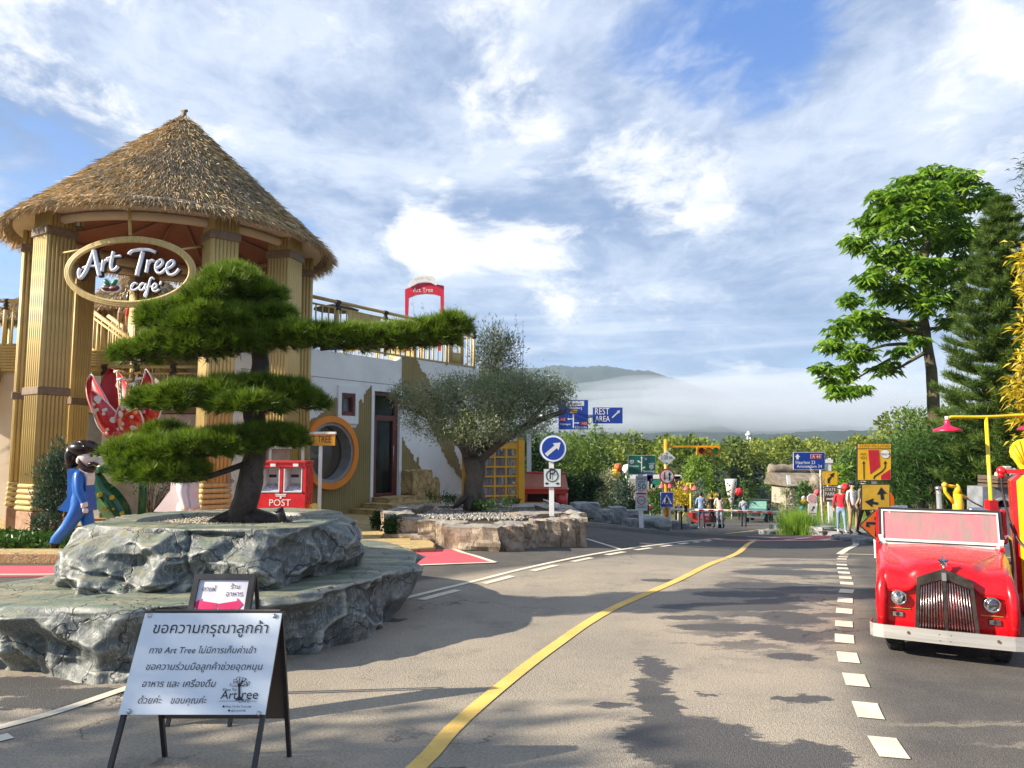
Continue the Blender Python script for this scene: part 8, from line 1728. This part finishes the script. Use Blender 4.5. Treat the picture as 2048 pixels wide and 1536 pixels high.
leafobj('crown', needles_np(PN + rs.normal(size=PN.shape) * .02, DN, .16, .014, rs), leafmat('fir_needles', (.025, .065, .010), (.13, .20, .035), .25, .5, 3., .5), nf)
# feathery dark conifer, golden shrub, dark crown at the edge
Q0 = gb(1835, 17); Q = lambda px, py: P(px, py, 17) - Q0; k_ = 17 / FPX
tree('feathery_conifer', 'dark feathery conifer spreading low behind the red car', 'tree', Q0, [(*Q(a, c_), rx * k_, rx * k_ * .8, ry * k_) for a, c_, rx, ry in ((1800, 905, 60, 24), (1860, 890, 60, 26), (1920, 905, 50, 24), (1780, 940, 50, 22), (1840, 935, 70, 26), (1910, 945, 60, 26), (1800, 975, 50, 20), (1870, 980, 60, 22), (1950, 975, 40, 22), (1960, 930, 40, 20))], leafmat('feathery_needles', (.010, .040, .008), (.06, .14, .02), .25), 15000, .16, .014, (1.9, .12, .05, 0, 0), barkg, 77, shell=.3, up=.1, out=1.1, droop=.2)
Q0 = gb(2080, 12.0); Q = lambda px, py: P(px, py, 12.0) - Q0; k_ = 12 / FPX
tree('golden_tree', 'tree with golden yellow leaves reaching in at the right edge', 'tree', Q0, [(*Q(a, c_), rx * k_, rx * k_, ry * k_) for a, c_, rx, ry in ((2072, 520, 26, 30), (2078, 580, 30, 36), (2080, 650, 32, 40), (2074, 720, 34, 36), (2068, 775, 36, 30), (2078, 830, 30, 34), (2075, 890, 24, 24))], LM['yel'], 3400, .15, .035, (4.2, .06, .02, 0, 0), barkg, 78, shell=.2, droop=.3)
Q0 = gb(2110, 24); Q = lambda px, py: P(px, py, 24) - Q0; k_ = 24 / FPX
tree('dark_conifer', 'dark conifer whose needles just enter at the upper right edge', 'tree', Q0, [(*Q(a, c_), rx * k_, rx * k_, ry * k_) for a, c_, rx, ry in ((2095, 330, 52, 30), (2100, 400, 60, 40), (2090, 450, 50, 30), (2110, 540, 70, 60), (2110, 660, 80, 70), (2110, 800, 90, 80))], LM['dark'], 6000, .26, .03, (10.5, .2, .05, 0, 0), barkg, 79, shell=.3, out=1.2)
# trees standing out of view to the left, whose shade lies over the near road
for i, (x, y, h_) in enumerate(((-12.5, .9, 7.2),)):
    tree('roadside_tree', ('broad roadside tree out of view to the left of the road', 'second broad roadside tree out of view further left')[i], 'tree', (x, y, -.05), [(0, 0, h_ * .8, 1.5, 1.2, .9), (1.2, .3, h_ * .7, 1.2, 1, .7), (-1.2, -.3, h_ * .68, 1.3, 1, .8), (.4, 1, h_ * .62, 1, 1, .6)], LM['cyp'], 3600, .26, .10, (h_ * .7, .16, .05, 0, 0), barkg, 90 + i)

# ---------------------------------------------------------------- boulders, ledge, grass
grst = rockmat('grey_boulder', (.095, .105, .11), (.16, .17, .17), (.24, .245, .235), (.36, .37, .36), ((.26, .27, .26), (.20, .21, .205)), .4, 1.5)
for i, (px, py, w_, h_, Y, lab) in enumerate(((1170, 1020, 56, 30, 23.6, 'flat-topped grey boulder, first of the row beside the side road'), (1208, 1032, 34, 26, 24.4, 'rounded grey boulder, second of the row beside the side road'), (1234, 1030, 34, 32, 25, 'tall grey boulder in the middle of the row'), (1252, 1044, 20, 14, 24.8, 'small grey stone at the foot of the boulder row'), (1262, 1031, 40, 22, 26.2, 'long grey boulder lying behind the row near the speed limit post'),
        (1258, 1047, 34, 20, 25.4, 'low grey boulder in front near the speed limit post'), (1278, 1047, 20, 18, 25.8, 'small squarish grey boulder before the speed limit post'), (1302, 1047, 70, 26, 26.8, 'long low grey slab right of the speed limit post'), (1342, 1050, 36, 18, 31.0, 'grey boulder just behind the yellow pole'), (1362, 1053, 30, 13, 32.2, 'flat grey stone beside the black barrier posts'), (1384, 1054, 22, 9, 34, 'small flat stone by the barrier'))):
    u = Y / FPX; c = P(px, py, Y); o = boulder('boulder', c, (w_ * u * .96, w_ * u * .8, h_ * u * 1.02), i * 3.3 + 1, grst, None, rnd.uniform(-.2, .2), 4, .2, .72); tag(o, lab, 'boulder', 'grey boulders beside the side road')
lg = [(8.5, 23.6), (8.75, 22.4), (9.35, 21.6), (9.75, 20.4), (9.65, 19), (9.3, 17.4), (8.6, 16.2), (8.7, 15.0), (10.4, 14.4), (13.6, 14.6), (14.5, 20), (13.5, 25), (10.5, 26)]
L2_ = [(x, y) for x, y in lg]; ledge = rockslab('rock_ledge', L2_, [(x + .1, y + .1) for x, y in L2_], -1.35, -.66, grst, None, .8, .16, .6, 8, 220, 14, topamp=.05); struct(ledge)
for i, (px, py, w_, h_, Y, lab) in enumerate(((1538, 1068, 34, 12, 23.4, 'low pale rock at the road edge, leftmost by the grass clump'), (1557, 1060, 30, 16, 24.4, 'pale rock among weeds behind the pink crossing'), (1572, 1068, 28, 15, 23.2, 'pale rock right at the foot of the grass clump'), (1650, 1062, 50, 14, 22.4, 'flat grey rock under the state park post'), (1700, 1082, 60, 16, 19.6, 'flat grey rock at the edge of the ledge under the walkers'), (1735, 1092, 50, 22, 18.2, 'darker rock at the ledge next to the orange diamond sign'))):
    u = Y / FPX; o = boulder('rock', P(px, py, Y), (w_ * u, w_ * u * .7, h_ * u * 1.4), i * 2.9 + 7, grst, None, rnd.uniform(-.4, .4), 4, .26, .65); tag(o, lab, 'rock', 'rocks edging the right side of the road')
rs = np.random.default_rng(14); gm_ = leafmat('tall_grass', (.07, .17, .015), (.26, .40, .05), .35); c = P(1600, 1068, 22.9); n = 2600
pos = np.stack([c.x + rs.normal(0, .24, n), c.y + rs.normal(0, .25, n), np.full(n, hz(c.x, c.y) - .02)], 1); V, F = needles_np(pos, np.stack([rs.normal(0, .16, n), rs.normal(0, .16, n), np.ones(n)], 1), .62, .014, rs, .4)
stuff(tag(link('tall_grass', mesh_np('tall_grass', V, F), gm_), 'bright green clump of tall grass at the road edge by the octagon sign', 'grass'))
n = 6000; pos = np.stack([rs.uniform(9.4, 13, n), rs.uniform(22, 27, n), np.full(n, -.9)], 1); V, F = needles_np(pos, np.stack([rs.normal(0, .3, n), rs.normal(0, .3, n), np.ones(n)], 1), .5, .016, rs, .5); stuff(tag(link('tall_grass', mesh_np('tall_grass', V, F), gm_), 'taller wild grass and weeds behind the ledge and signs', 'grass'))
bi = thing('birch', 'slim pale birch-like trunk with bare twigs left of the state park post', 'tree', P(1647, 1062, 23.2)); b0 = bi.location.copy(); q = lambda px, py: P(px, py, 23.2) - b0
b = MB(); b.tube(resample([q(1648, 1064), q(1644, 1020), q(1642, 980), q(1641, 940)], .2), .035, 8); [b.tube([q(1642, 985 - 8 * i), q(1625 - 3 * i, 955 - 8 * i)], [.016, .004], 4) for i in range(4)]; [b.tube([q(1642, 990 - 9 * i), q(1652 + 2 * i, 965 - 9 * i)], [.014, .004], 4) for i in range(3)]; b.build('trunk', mat('birch_bark', (.52, .49, .42), .8, (.25, .22, .18), 14), bi)

# ---------------------------------------------------------------- far huts, decorations, vehicles
th = thing('thatched_house', 'long grey-brown thatched house among the trees behind the blue Haarlem board', 'house', gb(1622, 60)); h0 = th.location.copy(); q = lambda px, py: (lambda p: (p.x, p.z))(P(px, py, 60) - h0)
b = MB(); b.prism([q(1578, 968), q(1668, 968), q(1668, 1010), q(1578, 1010)], 4, 0); b.build('wall', mat('house_wall', (.36, .33, .26), .8), th)
b = MB(); a = [q(1552, 942), q(1562, 932), q(1676, 934), q(1686, 944)]; e = [q(1568, 972), q(1672, 972)]
b.add([(e[0][0], -.8, e[0][1]), (e[1][0], -.8, e[1][1]), (a[3][0], 2, a[3][1]), (a[0][0], 2, a[0][1]), (e[0][0], 4.8, e[0][1]), (e[1][0], 4.8, e[1][1])], [(0, 1, 2, 3), (4, 5, 2, 3), (0, 3, 4), (1, 2, 5)]); rf = b.build('roof', mat('far_thatch', (.25, .21, .16), .9, (.15, .13, .10), 2), th)
b = MB(); b.tube(resample([(q(1554 + i * 13.2, 937 + (i % 2) * 3)[0], 1.9, q(1554 + i * 13.2, 937 + (i % 2) * 3)[1]) for i in range(11)], .4), .38, 7); b.build('ridge_cap', mat('far_thatch', (.2, .2, .2), .9), rf)
b = MB(); b.ball((q(1632, 965)[0], -.7, q(1632, 965)[1]), (.9, .6, .75)); b.build('eyebrow_dormer', mat('far_thatch', (.2, .2, .2), .9), rf); b = MB(); b.prism([q(1565, 950), q(1572, 950), q(1574, 968), q(1567, 968)], .1, 0, Matrix.Translation((0, -.9, 0))); b.build('window', white, th)
def small(name, label, cat, px, py, Y, parts, group=None, ground=True):
    o = P(px, py, Y); 
    if ground: o.z = gz(o.x, o.y) + .03
    T = thing(name, label, cat, o, group=group); q = lambda a, c_, dy=0: P(a, c_, Y + dy) - o; parts(T, q, Y / FPX); return T
dred = mat('deco_red', (.62, .03, .03), .4); dpink = mat('deco_pink', (.65, .10, .13), .4)
def twin(x, top, bot):
    def f(T, q, k):
        b = MB(); b.tube([(0, 0, 0), q(x, top)], .05, 6); b.tube([q(x - 8, top + 4), q(x - 7, top), q(x + 7, top), q(x + 8, top + 4)], .04, 5); b.build('post', yellow, T); b = MB(); b.tube([(0, 0, 0), (0, 0, q(x, bot - 22).z * .9 if q(x, bot - 22).z > .2 else .6)], [.14, .08], 8); b.build('base', dred, T)
        for s_ in (-1, 1): b = MB(); b.lathe([(.03, .10), (7 * k, -.10), (7 * k, -.14), (.02, -.05)], q(x + s_ * 8, top + 8), 14); b.build('shade', dpink, T)
    return f
small('twin_lamp', 'yellow lamp post with two red shades behind the barrier', 'street lamp', 1381, 1046, 42, twin(1381, 967, 1046), 'twin lamp posts in the garden'); small('twin_lamp', 'lamp post with pink shades half hidden behind the yellow pole', 'street lamp', 1331, 1046, 40, twin(1331, 963, 1046), 'twin lamp posts in the garden')
def cone(T, q, k):
    b = MB(); b.lathe([(12 * k, q(1463, 958).z), (9 * k, q(1463, 982).z), (4 * k, q(1463, 1004).z), (.05, q(1466, 1016).z)], (0, 0, 0), 14); o = b.build('body', mat('cone_white', (.62, .60, .55), .6), T); rr_ = random.Random(4)
    b = MB(); b.tube([(0, 0, 0), (0, 0, q(1466, 1014).z)], .05, 6); b.build('stake', white, T)
    for _ in range(16): z = rr_.uniform(q(0, 1000).z, q(0, 962).z); a = rr_.uniform(-2.6, -.5); r_ = k * (5 + 6 * (z - q(0, 1000).z) / (q(0, 962).z - q(0, 1000).z)); b = MB(); b.ball((r_ * math.cos(a), r_ * math.sin(a), z), (.07, .07, .07), 0, 8, 5); b.build('spot', ink, o)
small('spotted_cone', 'white upside-down cone with black spots standing among the cypresses', 'sculpture', 1463, 1015, 64, cone)
def dome(T, q, k):
    rs = np.random.default_rng(3); d = sph(500, rs); d[:, 2] = np.abs(d[:, 2]); c = np.array(q(1437, 956)); leafobj('fronds', leaves_np(c + d * .25, d, 19 * k, .12, rs, .5), LM['pale'], T); b = MB(); b.tube([(0, 0, 0), tuple(c)], .12, 8); b.build('trunk', barkg, T)
small('silver_palm', 'round silvery white spiky palm above the people at the barrier', 'palm', 1437, 1010, 70, dome)
def balls(*L):
    def f(T, q, k):
        b = MB(); b.tube([(0, 0, 0), q(L[0][0], L[0][1])], .05, 6); b.build('stalk', green, T)
        for a, c_, r_, m_ in L: b = MB(); [b.ball(q(a + r_ * .5 * math.cos(i), c_ + r_ * .5 * math.sin(i)), r_ * k * .6, 0, 10, 6) for i in range(6)]; b.ball(q(a, c_), r_ * k * .8); b.build('bloom', m_, T)
    return f
small('flower_figure', 'big yellow and orange blossom figure left of the green route board', 'sculpture', 1230, 1010, 42, balls((1230, 948, 10, yellow), (1236, 935, 8, mat('bloom_orange', (.65, .14, .03), .5)))); small('flower_figure', 'white globe blossom half behind the green route board', 'sculpture', 1256, 1010, 43, balls((1254, 938, 9, white)))
small('flower_figure', 'red flower-shaped sign on a curled red stem right of the spotted cone', 'sculpture', 1478, 1030, 62, balls((1478, 984, 8, dred))); small('flower_figure', 'red blossom behind the person in red', 'sculpture', 1690, 1040, 30, balls((1690, 976, 9, dred))); small('flower_figure', 'orange-red blossom behind the octagon sign', 'sculpture', 1636, 1040, 33, balls((1634, 985, 6, dpink)))
small('flower_figure', 'small yellow and white flower ornament left of the octagon sign', 'sculpture', 1608, 1050, 30, balls((1608, 1003, 6, yellow), (1607, 996, 4, white))); small('blue_ball', 'small blue ball ornament on a stick beside the grass clump', 'ornament', 1603, 1050, 29, balls((1603, 1017, 4.5, mat('ball_blue', (.08, .4, .5), .4))))
small('red_ornament', 'red ball ornament by the boulders right of the width plate', 'ornament', 1302, 1040, 33, balls((1302, 1016, 4, dred)))
def booths(T, q, k):
    for x0, x1, y0, y1, m_ in ((1252, 1360, 950, 957, white), (1256, 1300, 957, 1000, mat('booth_pale', (.42, .40, .36), .7)), (1296, 1300, 957, 1010, white), (1302, 1320, 958, 975, mat('booth_green', (.02, .22, .14), .5)), (1292, 1304, 948, 962, mat('booth_purple', (.12, .07, .35), .5)), (1296, 1310, 968, 1000, white), (1340, 1360, 952, 990, mat('booth_dark', (.03, .03, .03), .7))):
        a, c_ = q(x0, y0), q(x1, y1); b = MB(); b.box(((a.x + c_.x) / 2, 0, (a.z + c_.z) / 2), (c_.x - a.x, .8, a.z - c_.z)); b.build('panel', m_, T)
    b = MB(); b.lathe([(.02, 0), (.30, .02), (.30, .06)], q(1298, 986) + Vector((0, -.45, 0)), 16, M=Matrix.Rotation(R(90), 3, 'X')); b.build('round_plate', dred, T)
    for x in (1256, 1300, 1355): a = q(x, 955); b = MB(); b.tube([(a.x, 0, 0), a], .06, 6); b.build('post', white, T)
small('garden_stall', 'row of white and green garden stalls behind the speed limit sign', 'stall', 1290, 1015, 52, booths)
def vehicle(name, label, loc, rz, body_m, s_, roof=True):
    T = thing(name, label, 'jeep' if roof else 'cart', loc, rz); b = MB(); b.prism([(-.95, .35), (-.95, .95), (.1, 1.0), (.1, .72), (1.5, .78), (1.5, .35)] if False else [(-1.6, .40), (-1.6, .98), (-.75, 1.02), (-.70, .55), (.25, .55), (.35, 1.05), (1.45, .98), (1.5, .42)], 1.4, 0, Matrix.Rotation(R(-90), 4, 'Z') @ Matrix.Translation((0, -.7, 0))); b.build('body', body_m, T, bevel=.04)
    b = MB(); b.box((0, -1.52, .70), (.55, .04, .42)); b.build('grille', black, T)
    for x in (-.5, .5): b = MB(); b.lathe([(.11, 0), (.10, .03)], (x, -1.50, .78), 14, M=Matrix.Rotation(R(90), 3, 'X')); b.build('headlight', lens, T)
    for x in (-.68, .68):
        b = MB(); b.box((x * 1.08, -1.0, .78), (.28, .9, .06)); b.build('mudguard', body_m, T)
        for y in (-1.0, 1.15): b = MB(); b.lathe([(.20, -.1), (.36, -.1), (.36, .1), (.20, .1)], (x * 1.02, y, .36), 18, M=Matrix.Rotation(R(90), 3, 'Y')); w_ = b.build('wheel', rubber, T); b = MB(); b.lathe([(.2, -.08), (.2, .08)], (x * 1.02, y, .36), 14, M=Matrix.Rotation(R(90), 3, 'Y')); b.build('rim', steel, w_)
    b = MB(); b.box((0, -1.58, .48), (1.35, .08, .12)); b.build('bumper', steel, T)
    if roof:
        b = MB()
        for x in (-.66, .66): b.tube([(x, -.42, 1.0), (x, -.22, 1.62), (x, 1.2, 1.62), (x, 1.3, .9)], .035, 6)
        b.build('roof_frame', body_m, T); b = MB(); b.box((0, .5, 1.66), (1.4, 1.5, .05), bev=.02); b.build('roof', mat('jeep_canvas', (.02, .06, .055), .7), T)
        b = MB(); b.add([(-.62, -.42, 1.03), (.62, -.42, 1.03), (.62, -.24, 1.58), (-.62, -.24, 1.58)], [(0, 1, 2, 3)]); b.build('windscreen', mat('jeep_glass', (.20, .42, .34), .15, alpha=.8), T)
    b = MB(); b.box((0, .35, .85), (1.1, .4, .5), bev=.05); b.build('seat', black, T); T.scale = (s_,) * 3; return T
p = P(1518, 1042, 56); p.z = hz(p.x, p.y); vehicle('green_jeep', 'dark green open jeep with canvas roof parked beyond the barrier', p, R(-28), mat('jeep_green', (.008, .085, .065), .35, coat=.3), .98)
p = P(1412, 1057, 38.5); p.z = hz(p.x, p.y); vehicle('red_cart', 'small dark red open vehicle standing behind the barrier among people', p, R(8), mat('cart_red', (.22, .012, .012), .4), .72, False)
